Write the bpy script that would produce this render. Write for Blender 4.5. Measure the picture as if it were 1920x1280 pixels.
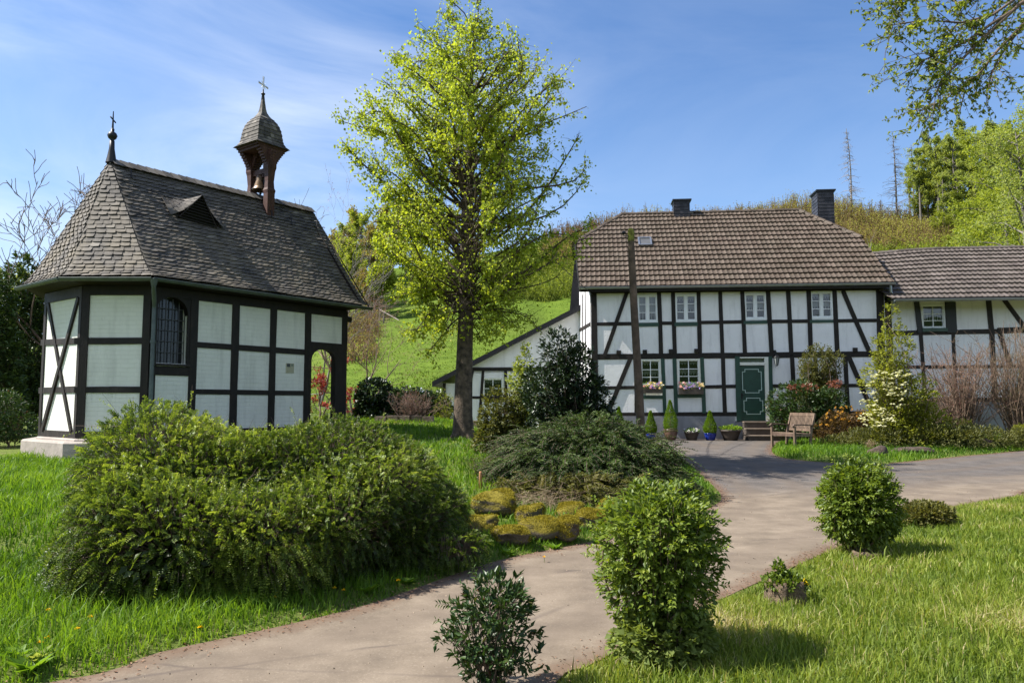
import bpy, math, random
import numpy as np
from math import radians, sin, cos, tan, pi, atan2, sqrt
from mathutils import Vector, Matrix, geometry

for o in list(bpy.data.objects):
    bpy.data.objects.remove(o)
SC = bpy.context.scene
COL = SC.collection

# ------------------------------------------------------------------ camera
F = 1420.0
PITCH = math.atan(116 / F)
CAMZ = 1.6
cam_d = bpy.data.cameras.new('camera')
cam = bpy.data.objects.new('camera', cam_d)
COL.objects.link(cam)
cam_d.sensor_width = 36
cam_d.lens = F / 1920 * 36
cam_d.clip_start = 0.05
cam_d.clip_end = 3000
cam.location = (0, 0, CAMZ)
cam.rotation_euler = (pi / 2 + PITCH, 0, 0)
SC.camera = cam

# ------------------------------------------------------------------ light
SUN_EL = radians(50)
SUN_DIR = Vector((-cos(SUN_EL) * cos(radians(1.5)), -cos(SUN_EL) * sin(radians(1.5)), sin(SUN_EL)))
sd = bpy.data.lights.new('sun', 'SUN')
sd.energy = 5.0
sd.angle = radians(0.53)
sd.color = (1.0, 0.955, 0.88)
so = bpy.data.objects.new('sun', sd)
COL.objects.link(so)
so.location = (-20, 0, 30)
so.rotation_euler = SUN_DIR.to_track_quat('Z', 'Y').to_euler()

W = bpy.data.worlds.new('World')
SC.world = W
W.use_nodes = True
nt = W.node_tree
nt.nodes.clear()
wo = nt.nodes.new('ShaderNodeOutputWorld')
bg = nt.nodes.new('ShaderNodeBackground')
bg.inputs[1].default_value = 0.09
sky = nt.nodes.new('ShaderNodeTexSky')
sky.sky_type = 'NISHITA'
sky.sun_disc = False
sky.sun_elevation = SUN_EL
sky.sun_rotation = atan2(SUN_DIR.x, SUN_DIR.y)
sky.air_density = 1.0
sky.dust_density = 0.6
sky.ozone_density = 2.2
tc = nt.nodes.new('ShaderNodeTexCoord')
mp = nt.nodes.new('ShaderNodeMapping')
mp.inputs['Rotation'].default_value = (0.0, radians(18), radians(-25))
mp.inputs['Scale'].default_value = (1.3, 1.6, 4.2)
no = nt.nodes.new('ShaderNodeTexNoise')
no.inputs['Scale'].default_value = 1.7
no.inputs['Detail'].default_value = 9
no.inputs['Roughness'].default_value = 0.58
no.inputs['Distortion'].default_value = 0.6
mp2 = nt.nodes.new('ShaderNodeMapping')
mp2.inputs['Scale'].default_value = (0.9, 0.9, 1.4)
no2 = nt.nodes.new('ShaderNodeTexNoise')
no2.inputs['Scale'].default_value = 1.5
no2.inputs['Detail'].default_value = 3
r1 = nt.nodes.new('ShaderNodeMapRange')
r1.inputs[1].default_value = 0.36
r1.inputs[2].default_value = 0.68
r2 = nt.nodes.new('ShaderNodeMapRange')
r2.inputs[1].default_value = 0.38
r2.inputs[2].default_value = 0.66
sepx = nt.nodes.new('ShaderNodeSeparateXYZ')
rx = nt.nodes.new('ShaderNodeMapRange')      # more cirrus towards the west (left)
rx.inputs[1].default_value = 0.12
rx.inputs[2].default_value = -0.48
rx.inputs[3].default_value = 0.10
rx.inputs[4].default_value = 1.0
m1 = nt.nodes.new('ShaderNodeMath'); m1.operation = 'MULTIPLY'
m2 = nt.nodes.new('ShaderNodeMath'); m2.operation = 'MULTIPLY'
m3 = nt.nodes.new('ShaderNodeMath'); m3.operation = 'MULTIPLY'; m3.inputs[1].default_value = 1.0
mix = nt.nodes.new('ShaderNodeMixRGB')
mix.inputs[2].default_value = (6.4, 6.8, 7.3, 1)
L = nt.links.new
L(tc.outputs['Generated'], mp.inputs[0]); L(mp.outputs[0], no.inputs[0])
L(tc.outputs['Generated'], mp2.inputs[0]); L(mp2.outputs[0], no2.inputs[0])
L(no.outputs[0], r1.inputs[0]); L(no2.outputs[0], r2.inputs[0])
L(tc.outputs['Generated'], sepx.inputs[0]); L(sepx.outputs[0], rx.inputs[0])
L(r1.outputs[0], m1.inputs[0]); L(r2.outputs[0], m1.inputs[1])
ry = nt.nodes.new('ShaderNodeMapRange')      # unseen cloud brightness added behind the camera to lift the shaded fronts
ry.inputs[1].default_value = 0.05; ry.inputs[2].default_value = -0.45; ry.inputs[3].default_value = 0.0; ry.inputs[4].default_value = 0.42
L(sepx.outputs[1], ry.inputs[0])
L(m1.outputs[0], m2.inputs[0]); L(rx.outputs[0], m2.inputs[1])
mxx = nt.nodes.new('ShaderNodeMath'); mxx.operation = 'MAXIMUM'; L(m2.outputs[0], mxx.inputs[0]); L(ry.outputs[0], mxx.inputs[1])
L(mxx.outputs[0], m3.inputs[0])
tn = nt.nodes.new('ShaderNodeMixRGB'); tn.blend_type = 'MULTIPLY'; tn.inputs[0].default_value = 1; tn.inputs[2].default_value = (.60, .79, 1.0, 1)
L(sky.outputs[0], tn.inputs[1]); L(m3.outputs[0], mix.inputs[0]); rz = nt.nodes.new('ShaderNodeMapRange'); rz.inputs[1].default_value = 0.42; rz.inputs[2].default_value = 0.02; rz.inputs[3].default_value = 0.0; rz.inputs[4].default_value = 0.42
L(sepx.outputs[2], rz.inputs[0])
hz_ = nt.nodes.new('ShaderNodeMixRGB'); hz_.inputs[2].default_value = (3.9, 4.9, 6.2, 1); L(rz.outputs[0], hz_.inputs[0]); L(tn.outputs[0], hz_.inputs[1]); L(hz_.outputs[0], mix.inputs[1])
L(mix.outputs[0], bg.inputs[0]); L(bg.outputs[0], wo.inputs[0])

SC.view_settings.view_transform = 'Standard'
SC.view_settings.look = 'None'
SC.view_settings.gamma = 1
SC.view_settings.exposure = 1.1
SC.view_settings.use_curve_mapping = False
try:
    SC.cycles.use_denoising = True
    SC.cycles.max_bounces = 8
    SC.cycles.transparent_max_bounces = 12
    SC.cycles.diffuse_bounces = 3
    SC.cycles.glossy_bounces = 3
    SC.cycles.caustics_reflective = False
    SC.cycles.caustics_refractive = False
except Exception:
    pass

# ------------------------------------------------------------------ geometry helpers
CP, SP = cos(PITCH), sin(PITCH)
def ray(px, py):
    a = (px - 960) / F; v = (640 - py) / F
    return Vector((a, CP - v * SP, SP + v * CP))
CAMP = Vector((0, 0, CAMZ))
def at(px, py, Y):
    d = ray(px, py)
    return CAMP + d * (Y / d.y)
def hitplane(px, py, p0, n):
    d = ray(px, py)
    t = (Vector(p0) - CAMP).dot(n) / d.dot(n)
    return CAMP + d * t
def zat(py, Y, px=960):
    return at(px, py, Y).z

def S(a, b, x):
    t = np.clip((np.asarray(x, float) - a) / (b - a), 0, 1)
    return t * t * (3 - 2 * t)

class Noise:
    def __init__(s, seed, n=7):
        r = np.random.default_rng(seed)
        s.k = r.normal(size=(n, 3)); s.k /= np.linalg.norm(s.k, axis=1)[:, None]
        s.f = r.uniform(0.6, 2.2, n); s.p = r.uniform(0, 6.28, n)
    def __call__(s, P):
        P = np.asarray(P, float)
        o = 0
        for k, f, p in zip(s.k, s.f, s.p):
            o = o + np.sin((P @ k) * f + p + 1.3 * np.sin((P @ k[[1, 2, 0]]) * f * .7 + p * 2))
        return o / len(s.f) * 1.6

ORG = {}
def tag(o, label=None, cat=None, group=None, kind=None):
    if label: o['label'] = label
    if cat: o['category'] = cat
    if group: o['group'] = group
    if kind: o['kind'] = kind
    return o
def thing(name, label, cat, loc=(0, 0, 0), group=None):
    o = bpy.data.objects.new(name, None)
    COL.objects.link(o)
    o.location = loc
    o.empty_display_size = .3
    ORG[o.name] = Vector(loc)
    return tag(o, label, cat, group)

def mk(name, V, FS, mats, rnd=None, midx=None, smooth=False, parent=None, origin=None):
    """V (n,3) world coords; FS list of (m,k) int arrays."""
    V = np.asarray(V, float).reshape(-1, 3)
    if parent is not None:
        o0 = ORG[parent.name]
    else:
        o0 = Vector(origin) if origin is not None else Vector((0, 0, 0))
    V = V - np.array(o0)
    me = bpy.data.meshes.new(name)
    FS = [np.asarray(f, np.int32) for f in FS if len(f)]
    nl = sum(f.size for f in FS); npol = sum(len(f) for f in FS)
    me.vertices.add(len(V)); me.vertices.foreach_set('co', V.astype(np.float32).ravel())
    me.loops.add(nl); me.loops.foreach_set('vertex_index', np.concatenate([f.ravel() for f in FS]))
    me.polygons.add(npol)
    tot = np.concatenate([np.full(len(f), f.shape[1], np.int32) for f in FS])
    st = np.zeros(npol, np.int32); st[1:] = np.cumsum(tot)[:-1]
    me.polygons.foreach_set('loop_start', st)
    if smooth:
        me.polygons.foreach_set('use_smooth', np.ones(npol, bool))
    if not isinstance(mats, (list, tuple)): mats = [mats]
    for m in mats: me.materials.append(m)
    if midx is not None:
        me.polygons.foreach_set('material_index', np.asarray(midx, np.int32))
    me.update(calc_edges=True)
    if rnd is not None:
        a = me.attributes.new('rnd', 'FLOAT', 'FACE')
        a.data.foreach_set('value', np.asarray(rnd, np.float32))
    ob = bpy.data.objects.new(name, me)
    COL.objects.link(ob)
    if parent is not None:
        ob.parent = parent
        ORG[ob.name] = o0
    else:
        ob.location = o0
        ORG[ob.name] = o0
    return ob

class MB:
    def __init__(s):
        s.v = []; s.f = []; s.m = []; s.r = []; s.sm = []
    def add(s, vs, fs, m=0, r=.5, sm=False):
        n = len(s.v)
        s.v.extend([tuple(v) for v in vs])
        for f in fs:
            s.f.append(tuple(i + n for i in f)); s.m.append(m); s.r.append(r); s.sm.append(sm)
    def quad(s, a, b, c, d, m=0, r=.5):
        s.add([a, b, c, d], [(0, 1, 2, 3)], m, r)
    def box(s, o, ax, ay, az, m=0, r=.5):
        o = Vector(o); ax = Vector(ax); ay = Vector(ay); az = Vector(az)
        if ax.cross(ay).dot(az) < 0: ax, ay = ay, ax
        v = [o, o + ax, o + ax + ay, o + ay]
        v += [p + az for p in v]
        s.add(v, [(3, 2, 1, 0), (4, 5, 6, 7), (0, 1, 5, 4), (1, 2, 6, 5), (2, 3, 7, 6), (3, 0, 4, 7)], m, r)
    def boxc(s, c, x, y, z, R=None, m=0, r=.5):
        R = R or Matrix.Identity(3)
        ax = R @ Vector((x, 0, 0)); ay = R @ Vector((0, y, 0)); az = R @ Vector((0, 0, z))
        s.box(Vector(c) - (ax + ay + az) / 2, ax, ay, az, m, r)
    def beam(s, a, b, w, h, up=(0, 0, 1), m=0, r=.5):
        a = Vector(a); b = Vector(b); d = (b - a).normalized()
        sd_ = d.cross(Vector(up)).normalized(); u = sd_.cross(d)
        s.box(a - sd_ * w / 2 - u * h / 2, sd_ * w, u * h, b - a, m, r)
    def prism(s, poly, fr, d0, d1, m=0, r=.5):
        """poly list of (u,z); fr(u,z,d)->point"""
        A = sum(poly[i][0] * poly[(i + 1) % len(poly)][1] - poly[(i + 1) % len(poly)][0] * poly[i][1] for i in range(len(poly)))
        if A < 0: poly = poly[::-1]
        n = len(poly)
        v = [fr(u, z, d1) for u, z in poly] + [fr(u, z, d0) for u, z in poly]
        fs = [tuple(range(n)), tuple(range(2 * n - 1, n - 1, -1))]
        for i in range(n):
            j = (i + 1) % n
            fs.append((i, i + n, j + n, j))
        s.add(v, fs, m, r)
    def tube(s, pts, rads, n=8, cap=True, m=0, r=.5, sm=True):
        pts = [Vector(p) for p in pts]
        if not hasattr(rads, '__len__'): rads = [rads] * len(pts)
        vs = []
        ref = Vector((0.31, 0.77, 0.55))
        prev = None
        for i, p in enumerate(pts):
            d = (pts[min(i + 1, len(pts) - 1)] - pts[max(i - 1, 0)])
            if d.length < 1e-9: d = Vector((0, 0, 1))
            d.normalize()
            if prev is None:
                a = d.cross(ref if abs(d.dot(ref)) < .9 else Vector((1, 0, 0))).normalized()
            else:
                a = (prev - d * prev.dot(d))
                a = a.normalized() if a.length > 1e-6 else d.cross(ref).normalized()
            prev = a
            b = d.cross(a)
            for k in range(n):
                t = 2 * pi * k / n
                vs.append(p + (a * cos(t) + b * sin(t)) * rads[i])
        fs = []
        for i in range(len(pts) - 1):
            for k in range(n):
                k2 = (k + 1) % n
                fs.append((i * n + k, i * n + k2, (i + 1) * n + k2, (i + 1) * n + k))
        s.add(vs, fs, m, r, sm)
        if cap:
            e = (len(pts) - 1) * n
            s.add(vs[e:], [tuple(range(n))], m, r)
            s.add(vs[:n], [tuple(range(n - 1, -1, -1))], m, r)
    def lathe(s, c, prof, n=20, m=0, r=.5, sm=True):
        c = Vector(c)
        vs = []
        for (rr, z) in prof:
            for k in range(n):
                t = 2 * pi * k / n
                vs.append(c + Vector((rr * cos(t), rr * sin(t), z)))
        fs = []
        for i in range(len(prof) - 1):
            for k in range(n):
                k2 = (k + 1) % n
                fs.append((i * n + k, i * n + k2, (i + 1) * n + k2, (i + 1) * n + k))
        s.add(vs, fs, m, r, sm)
    def build(s, name, mats, parent=None, origin=None, smooth=False):
        me = bpy.data.meshes.new(name)
        if parent is not None: o0 = ORG[parent.name]
        else: o0 = Vector(origin) if origin is not None else Vector((0, 0, 0))
        me.from_pydata([(v[0] - o0.x, v[1] - o0.y, v[2] - o0.z) for v in s.v], [], s.f)
        if not isinstance(mats, (list, tuple)): mats = [mats]
        for mm in mats: me.materials.append(mm)
        me.polygons.foreach_set('material_index', s.m)
        me.polygons.foreach_set('use_smooth', [True] * len(s.f) if smooth else s.sm)
        a = me.attributes.new('rnd', 'FLOAT', 'FACE')
        a.data.foreach_set('value', s.r)
        ob = bpy.data.objects.new(name, me)
        COL.objects.link(ob)
        if parent is not None: ob.parent = parent
        else: ob.location = o0
        ORG[ob.name] = o0
        return ob

ORDW = ['first', 'second', 'third', 'fourth', 'fifth', 'sixth', 'seventh', 'eighth', 'ninth', 'tenth', 'eleventh', 'twelfth', 'thirteenth', 'fourteenth', 'fifteenth', 'sixteenth', 'seventeenth', 'eighteenth', 'nineteenth', 'twentieth', 'twenty-first', 'twenty-second', 'twenty-third', 'twenty-fourth']
def number_from_left(objs, fmt):
    L_ = sorted(objs, key=lambda o: o.location.x / o.location.y)
    n = len(L_)
    for i, o in enumerate(L_):
        w = 'leftmost' if i == 0 else ('rightmost' if i == n - 1 else ORDW[i] + ' from the left')
        o['label'] = fmt % w
def copy_tree(o, parent=None):
    c = o.copy(); COL.objects.link(c)
    c.parent = parent
    ORG[c.name] = ORG[o.name]
    for ch in list(o.children):
        copy_tree(ch, c)
    return c

# ------------------------------------------------------------------ materials
def newmat(name):
    m = bpy.data.materials.new(name); m.use_nodes = True
    n = m.node_tree; n.nodes.clear()
    out = n.nodes.new('ShaderNodeOutputMaterial')
    b = n.nodes.new('ShaderNodeBsdfPrincipled')
    n.links.new(b.outputs[0], out.inputs[0])
    return m, n, b, out
def ramp(n, src, stops, interp='LINEAR'):
    r = n.nodes.new('ShaderNodeValToRGB')
    r.color_ramp.interpolation = interp
    while len(r.color_ramp.elements) > 1: r.color_ramp.elements.remove(r.color_ramp.elements[-1])
    r.color_ramp.elements[0].position = stops[0][0]; r.color_ramp.elements[0].color = (*stops[0][1], 1)
    for p, c in stops[1:]:
        e = r.color_ramp.elements.new(p); e.color = (*c, 1)
    n.links.new(src, r.inputs[0])
    return r.outputs[0]
def noise(n, scale, detail=4, rough=.55, vec=None, stretch=None, coord='Object', dist=0):
    t = n.nodes.new('ShaderNodeTexNoise')
    t.inputs['Scale'].default_value = scale; t.inputs['Detail'].default_value = detail
    t.inputs['Roughness'].default_value = rough; t.inputs['Distortion'].default_value = dist
    if vec is None:
        c = n.nodes.new('ShaderNodeTexCoord'); vec = c.outputs[coord]
    if stretch:
        mpp = n.nodes.new('ShaderNodeMapping'); mpp.inputs['Scale'].default_value = stretch
        n.links.new(vec, mpp.inputs[0]); vec = mpp.outputs[0]
    n.links.new(vec, t.inputs[0])
    return t.outputs[0]
def mixc(n, fac, a, b, mode='MIX'):
    m = n.nodes.new('ShaderNodeMixRGB'); m.blend_type = mode
    for i, x in ((0, fac), (1, a), (2, b)):
        if isinstance(x, bpy.types.NodeSocket): n.links.new(x, m.inputs[i])
        elif i == 0: m.inputs[0].default_value = x
        else: m.inputs[i].default_value = (*x, 1)
    return m.outputs[0]
def bump(n, b, h, strength=.4, dist=.02):
    bp = n.nodes.new('ShaderNodeBump'); bp.inputs['Strength'].default_value = strength; bp.inputs['Distance'].default_value = dist
    n.links.new(h, bp.inputs['Height']); n.links.new(bp.outputs[0], b.inputs['Normal'])
def attr(n, name='rnd'):
    a = n.nodes.new('ShaderNodeAttribute'); a.attribute_name = name
    return a.outputs['Fac']
def rangev(n, src, a, b, c=0., d=1.):
    r = n.nodes.new('ShaderNodeMapRange')
    for i, x in enumerate((a, b, c, d)): r.inputs[i + 1].default_value = x
    n.links.new(src, r.inputs[0]); return r.outputs[0]

def simple(name, col, rough=.6, metal=0, var=.12, nscale=6, bumpv=.15, bd=.01, spec=.5, usernd=False):
    m, n, b, o = newmat(name)
    c2 = tuple(x * (1 - var * 1.6) for x in col); c3 = tuple(min(1, x * (1 + var)) for x in col)
    ns = noise(n, nscale, 6, .6)
    c = ramp(n, ns, [(.3, c2), (.7, c3)])
    if usernd:
        rr = rangev(n, attr(n), 0, 1, .55, 1.35)
        c = mixc(n, 1.0, c, (1, 1, 1), 'MULTIPLY'); 
        mm = n.nodes.new('ShaderNodeVectorMath'); mm.operation = 'SCALE'
        n.links.new(c, mm.inputs[0]); n.links.new(rr, mm.inputs['Scale']); c = mm.outputs[0]
    n.links.new(c, b.inputs['Base Color'])
    b.inputs['Roughness'].default_value = rough; b.inputs['Metallic'].default_value = metal
    b.inputs['Specular IOR Level'].default_value = spec
    if bumpv: bump(n, b, noise(n, nscale * 4, 5, .6), bumpv, bd)
    return m

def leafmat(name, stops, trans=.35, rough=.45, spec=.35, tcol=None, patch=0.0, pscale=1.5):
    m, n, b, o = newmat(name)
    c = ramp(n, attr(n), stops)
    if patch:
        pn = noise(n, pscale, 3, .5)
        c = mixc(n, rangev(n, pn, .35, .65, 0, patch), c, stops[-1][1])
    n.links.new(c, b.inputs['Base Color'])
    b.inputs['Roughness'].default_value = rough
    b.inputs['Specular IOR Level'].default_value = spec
    if trans > 0:
        t = n.nodes.new('ShaderNodeBsdfTranslucent')
        tc_ = mixc(n, 1.0, c, tcol or (1.35, 1.3, .55), 'MULTIPLY')
        n.links.new(tc_, t.inputs[0])
        ms = n.nodes.new('ShaderNodeMixShader'); ms.inputs[0].default_value = trans
        n.links.new(b.outputs[0], ms.inputs[1]); n.links.new(t.outputs[0], ms.inputs[2])
        n.links.new(ms.outputs[0], o.inputs[0])
    return m

def mat_timber(name, c0, c1):
    m, n, b, o = newmat(name)
    ns = noise(n, 3, 8, .65, stretch=(3, 3, 1.2))
    c = ramp(n, ns, [(.3, c0), (.75, c1)])
    wear = noise(n, 5, 9, .75, stretch=(1.5, 1.5, .4))
    c = mixc(n, rangev(n, wear, .55, .75, 0, .5), c, tuple(min(1, x * 2.6) for x in c1))
    n.links.new(c, b.inputs['Base Color']); b.inputs['Roughness'].default_value = .62
    b.inputs['Specular IOR Level'].default_value = .3
    bump(n, b, noise(n, 22, 5, .6, stretch=(2, 2, .5)), .5, .01)
    return m
M = {}
M['timber'] = mat_timber('black_timber', (.0075, .006, .005), (.022, .016, .013))
M['timber_w'] = mat_timber('worn_timber', (.010, .008, .007), (.040, .029, .024))
M['red_timber'] = mat_timber('red_brown_timber', (.030, .012, .009), (.085, .038, .028))
def mat_plaster(name, c0, c1, brick=0, dirt=.1):
    m, n, b, o = newmat(name)
    ns = noise(n, 1.6, 6, .6)
    c = ramp(n, ns, [(.3, c0), (.7, c1)])
    fine = noise(n, 30, 4, .6)
    if brick:
        br = n.nodes.new('ShaderNodeTexBrick')
        br.inputs['Scale'].default_value = 1.0
        br.inputs['Brick Width'].default_value = .25; br.inputs['Row Height'].default_value = .078
        br.inputs['Mortar Size'].default_value = .006; br.inputs['Mortar Smooth'].default_value = .5
        br.inputs['Color1'].default_value = (1, 1, 1, 1); br.inputs['Color2'].default_value = (.82, .82, .82, 1)
        br.inputs['Mortar'].default_value = (0, 0, 0, 1)
        g = n.nodes.new('ShaderNodeTexCoord'); sp = n.nodes.new('ShaderNodeSeparateXYZ'); cb = n.nodes.new('ShaderNodeCombineXYZ')
        n.links.new(g.outputs['Object'], sp.inputs[0])
        dx = n.nodes.new('ShaderNodeVectorMath'); dx.operation = 'DOT_PRODUCT'; dx.inputs[1].default_value = brick
        n.links.new(g.outputs['Object'], dx.inputs[0])
        n.links.new(dx.outputs['Value'], cb.inputs[0]); n.links.new(sp.outputs[2], cb.inputs[1])
        wv = mixc(n, .035, cb.outputs[0], noise(n, 5, 3))
        n.links.new(wv, br.inputs[0])
        h = mixc(n, .35, br.outputs['Color'], fine)
        bump(n, b, h, .55, .012)
        c = mixc(n, rangev(n, br.outputs['Fac'], 0, 1, 0, .10), c, (.45, .45, .42))
        c = mixc(n, rangev(n, br.outputs['Color'], .8, 1, .10, 0), c, (.5, .5, .47))
    else:
        bump(n, b, mixc(n, .4, ns, fine), .45, .03)
    streak = noise(n, 2.0, 7, .65, stretch=(2.4, 2.4, .35))
    c = mixc(n, rangev(n, streak, .50, .78, 0, .5), c, tuple(x * .55 for x in c0))
    spots = noise(n, 7, 8, .75)
    c = mixc(n, rangev(n, spots, .60, .75, 0, .35), c, tuple(x * .5 for x in c0))
    n.links.new(c, b.inputs['Base Color']); b.inputs['Roughness'].default_value = .85
    b.inputs['Specular IOR Level'].default_value = .2
    return m
M['plaster'] = mat_plaster('white_plaster', (.76, .745, .755), (.84, .825, .835))
M['plinth'] = mat_plaster('grey_plinth', (.20, .20, .22), (.27, .27, .29))
M['green'] = simple('green_paint', (.012, .05, .033), .4, var=.15, bumpv=.05)
M['cream'] = simple('cream_paint', (.74, .73, .66), .45, var=.04, bumpv=.04)
M['whitep'] = simple('white_paint', (.78, .79, .80), .4, var=.03, bumpv=.03)
M['dark'] = simple('dark_interior', (.012, .012, .013), .9, bumpv=0)
M['iron'] = simple('black_iron', (.02, .02, .022), .45, metal=.5, bumpv=.05)
M['zinc'] = simple('zinc', (.30, .32, .35), .38, metal=.75, var=.1, bumpv=.04)
M['zincd'] = simple('patina_gutter', (.085, .105, .10), .5, metal=.35, var=.2, bumpv=.08)
M['silver'] = simple('silver_metal', (.75, .72, .68), .35, metal=.8, bumpv=0)
M['stone'] = simple('rendered_stone', (.33, .285, .25), .9, var=.15, nscale=3, bumpv=.5, bd=.02)
M['copper'] = simple('bronze_bell', (.09, .06, .035), .4, metal=.8, var=.3, bumpv=.05)
M['terr'] = simple('brown_glazed_pot', (.13, .075, .055), .35, var=.2, bumpv=.06)
M['blue'] = simple('blue_glazed_pot', (.008, .025, .22), .16, var=.2, bumpv=.02)
M['potd'] = simple('dark_brown_pot', (.06, .045, .035), .6, var=.2, bumpv=.1)
M['soil'] = simple('soil', (.035, .024, .018), .95, var=.3, bumpv=.6, bd=.02)
M['teak'] = mat_timber('weathered_teak', (.09, .062, .044), (.22, .155, .11))
M['teakd'] = mat_timber('dark_teak', (.06, .04, .03), (.15, .10, .075))
M['step'] = simple('brown_stone_step', (.22, .17, .13), .8, var=.2, nscale=5, bumpv=.3)
M['stepd'] = simple('dark_step_riser', (.07, .055, .045), .8, var=.2, nscale=5, bumpv=.3)
M['nose'] = simple('pale_step_edge', (.45, .38, .30), .7, var=.1, bumpv=.1)
M['curtain'] = leafmat('lace_curtain', [(0, (.42, .44, .41)), (1, (.55, .56, .53))], .3, .9, .1, tcol=(1, 1, 1))
def mat_glass():
    m, n, b, o = newmat('window_glass')
    tr = n.nodes.new('ShaderNodeBsdfTransparent'); tr.inputs[0].default_value = (.82, .86, .84, 1)
    gl = n.nodes.new('ShaderNodeBsdfGlossy'); gl.inputs['Roughness'].default_value = .03
    fr = n.nodes.new('ShaderNodeFresnel'); fr.inputs[0].default_value = 1.5
    bump(n, gl, noise(n, 1.3, 2), .08, .05)
    ms = n.nodes.new('ShaderNodeMixShader')
    f2 = rangev(n, fr.outputs[0], 0, 1, .06, 1)
    n.links.new(f2, ms.inputs[0]); n.links.new(tr.outputs[0], ms.inputs[1]); n.links.new(gl.outputs[0], ms.inputs[2])
    n.links.new(ms.outputs[0], o.inputs[0])
    return m
M['glass'] = mat_glass()
def mat_slate(name, cols, moss=.0, mosscol=(.16, .13, .045), rough=.62, lowz=None):
    m, n, b, o = newmat(name)
    c = ramp(n, attr(n), cols)
    ns = noise(n, 2.2, 7, .65)
    ns2 = noise(n, 14, 6, .7)
    c = mixc(n, rangev(n, ns2, .45, .8, 0, .6), c, cols[-1][1])
    if moss:
        f = rangev(n, ns, .42, .62, 0, moss)
        if lowz:
            g = n.nodes.new('ShaderNodeTexCoord'); sp = n.nodes.new('ShaderNodeSeparateXYZ'); n.links.new(g.outputs['Object'], sp.inputs[0])
            lz = rangev(n, sp.outputs[2], lowz[0], lowz[1], 1, .12)
            mm = n.nodes.new('ShaderNodeMath'); mm.operation = 'MULTIPLY'; n.links.new(f, mm.inputs[0]); n.links.new(lz, mm.inputs[1]); f = mm.outputs[0]
        c = mixc(n, f, c, mosscol)
    n.links.new(c, b.inputs['Base Color'])
    b.inputs['Roughness'].default_value = rough; b.inputs['Specular IOR Level'].default_value = .2
    bump(n, b, ns2, .35, .006)
    return m
M['slate'] = mat_slate('old_slate', [(0, (.034, .031, .029)), (.4, (.066, .059, .053)), (.75, (.102, .091, .080)), (1, (.20, .18, .155))], .6, (.19, .16, .115), .75, (3.9, 6.0))
M['slate2'] = mat_slate('chimney_slate', [(0, (.018, .018, .021)), (1, (.05, .048, .055))], 0, rough=.4)
M['tile'] = mat_slate('brown_roof_tile', [(0, (.058, .041, .029)), (.5, (.088, .065, .049)), (1, (.128, .098, .076))], .25, (.07, .065, .045), .62)
M['tile2'] = mat_slate('grey_brown_roof_tile', [(0, (.062, .050, .044)), (.5, (.098, .080, .070)), (1, (.142, .118, .105))], .2, (.07, .065, .045), .62)
M['bark'] = simple('tree_bark', (.10, .072, .048), .9, var=.55, nscale=7, bumpv=.9, bd=.03)
M['barkg'] = simple('grey_bark', (.16, .14, .12), .9, var=.3, nscale=9, bumpv=.6, bd=.02)
M['barkp'] = simple('pale_dead_wood', (.24, .21, .185), .9, var=.2, nscale=9, bumpv=.3)
M['twig'] = simple('brown_twig', (.15, .105, .078), .85, var=.3, bumpv=.1)
M['twigr'] = simple('reddish_twig', (.20, .135, .092), .85, var=.3, bumpv=.1)
# ------------------------------------------------------------------ terrain
def base_z(x, y):
    x = np.asarray(x, float); y = np.asarray(y, float)
    return .33 * S(12, 25, y) + 1.1 * S(31, 40, y)
def hitbase(px, py):
    d = ray(px, py); z = 0.
    for _ in range(30):
        t = (z - CAMZ) / d.z if d.z < 0 else 40
        p = CAMP + d * t
        z = z * .5 + .5 * float(base_z(p.x, p.y))
    return (p.x, p.y)
LEFTPX = [(60, 1288), (300, 1225), (500, 1182), (700, 1132), (900, 1062), (1010, 1036), (1130, 1012), (1250, 977),
          (1335, 950), (1352, 930), (1325, 900), (1292, 872), (1262, 852), (1240, 840), (1216, 829)]
ISLPX = [(1462, 828), (1449, 838), (1448, 849), (1465, 858), (1500, 863), (1560, 868), (1640, 870), (1700, 866), (1800, 856), (1920, 845), (2150, 826)]
RIGHTPX = [(2150, 905), (1920, 932), (1800, 951), (1690, 977), (1620, 1005), (1560, 1032), (1470, 1072), (1380, 1112), (1280, 1160), (1180, 1212), (1100, 1252), (1040, 1285)]
def subdiv(pts, n=4):      # smooth polyline (Catmull-Rom)
    out = []
    P = [pts[0]] + pts + [pts[-1]]
    for i in range(1, len(P) - 2):
        a, b, c, d = [np.array(P[i + k], float) for k in (-1, 0, 1, 2)]
        for k in range(n):
            t = k / n
            out.append(tuple(.5 * ((2 * b) + (-a + c) * t + (2 * a - 5 * b + 4 * c - d) * t * t + (-a + 3 * b - 3 * c + d) * t ** 3)))
    out.append(tuple(pts[-1]))
    return out
LE = subdiv([(-9, 2.2), (-5.5, 3.3)] + [hitbase(*p) for p in LEFTPX])
IS = subdiv([hitbase(*p) for p in ISLPX] )
IS += [(60, IS[-1][1] + 12)]
RE = subdiv([(40, 24)] + [hitbase(*p) for p in RIGHTPX] + [(-.3, 2.6), (-2.2, 1.2), (-5, .2), (-9, -.8)])
HOUSE_B = [(2.6, 27.2), (9.9, 26.55)]
ROADPOLY = np.array(LE + HOUSE_B + IS + RE)
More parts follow.
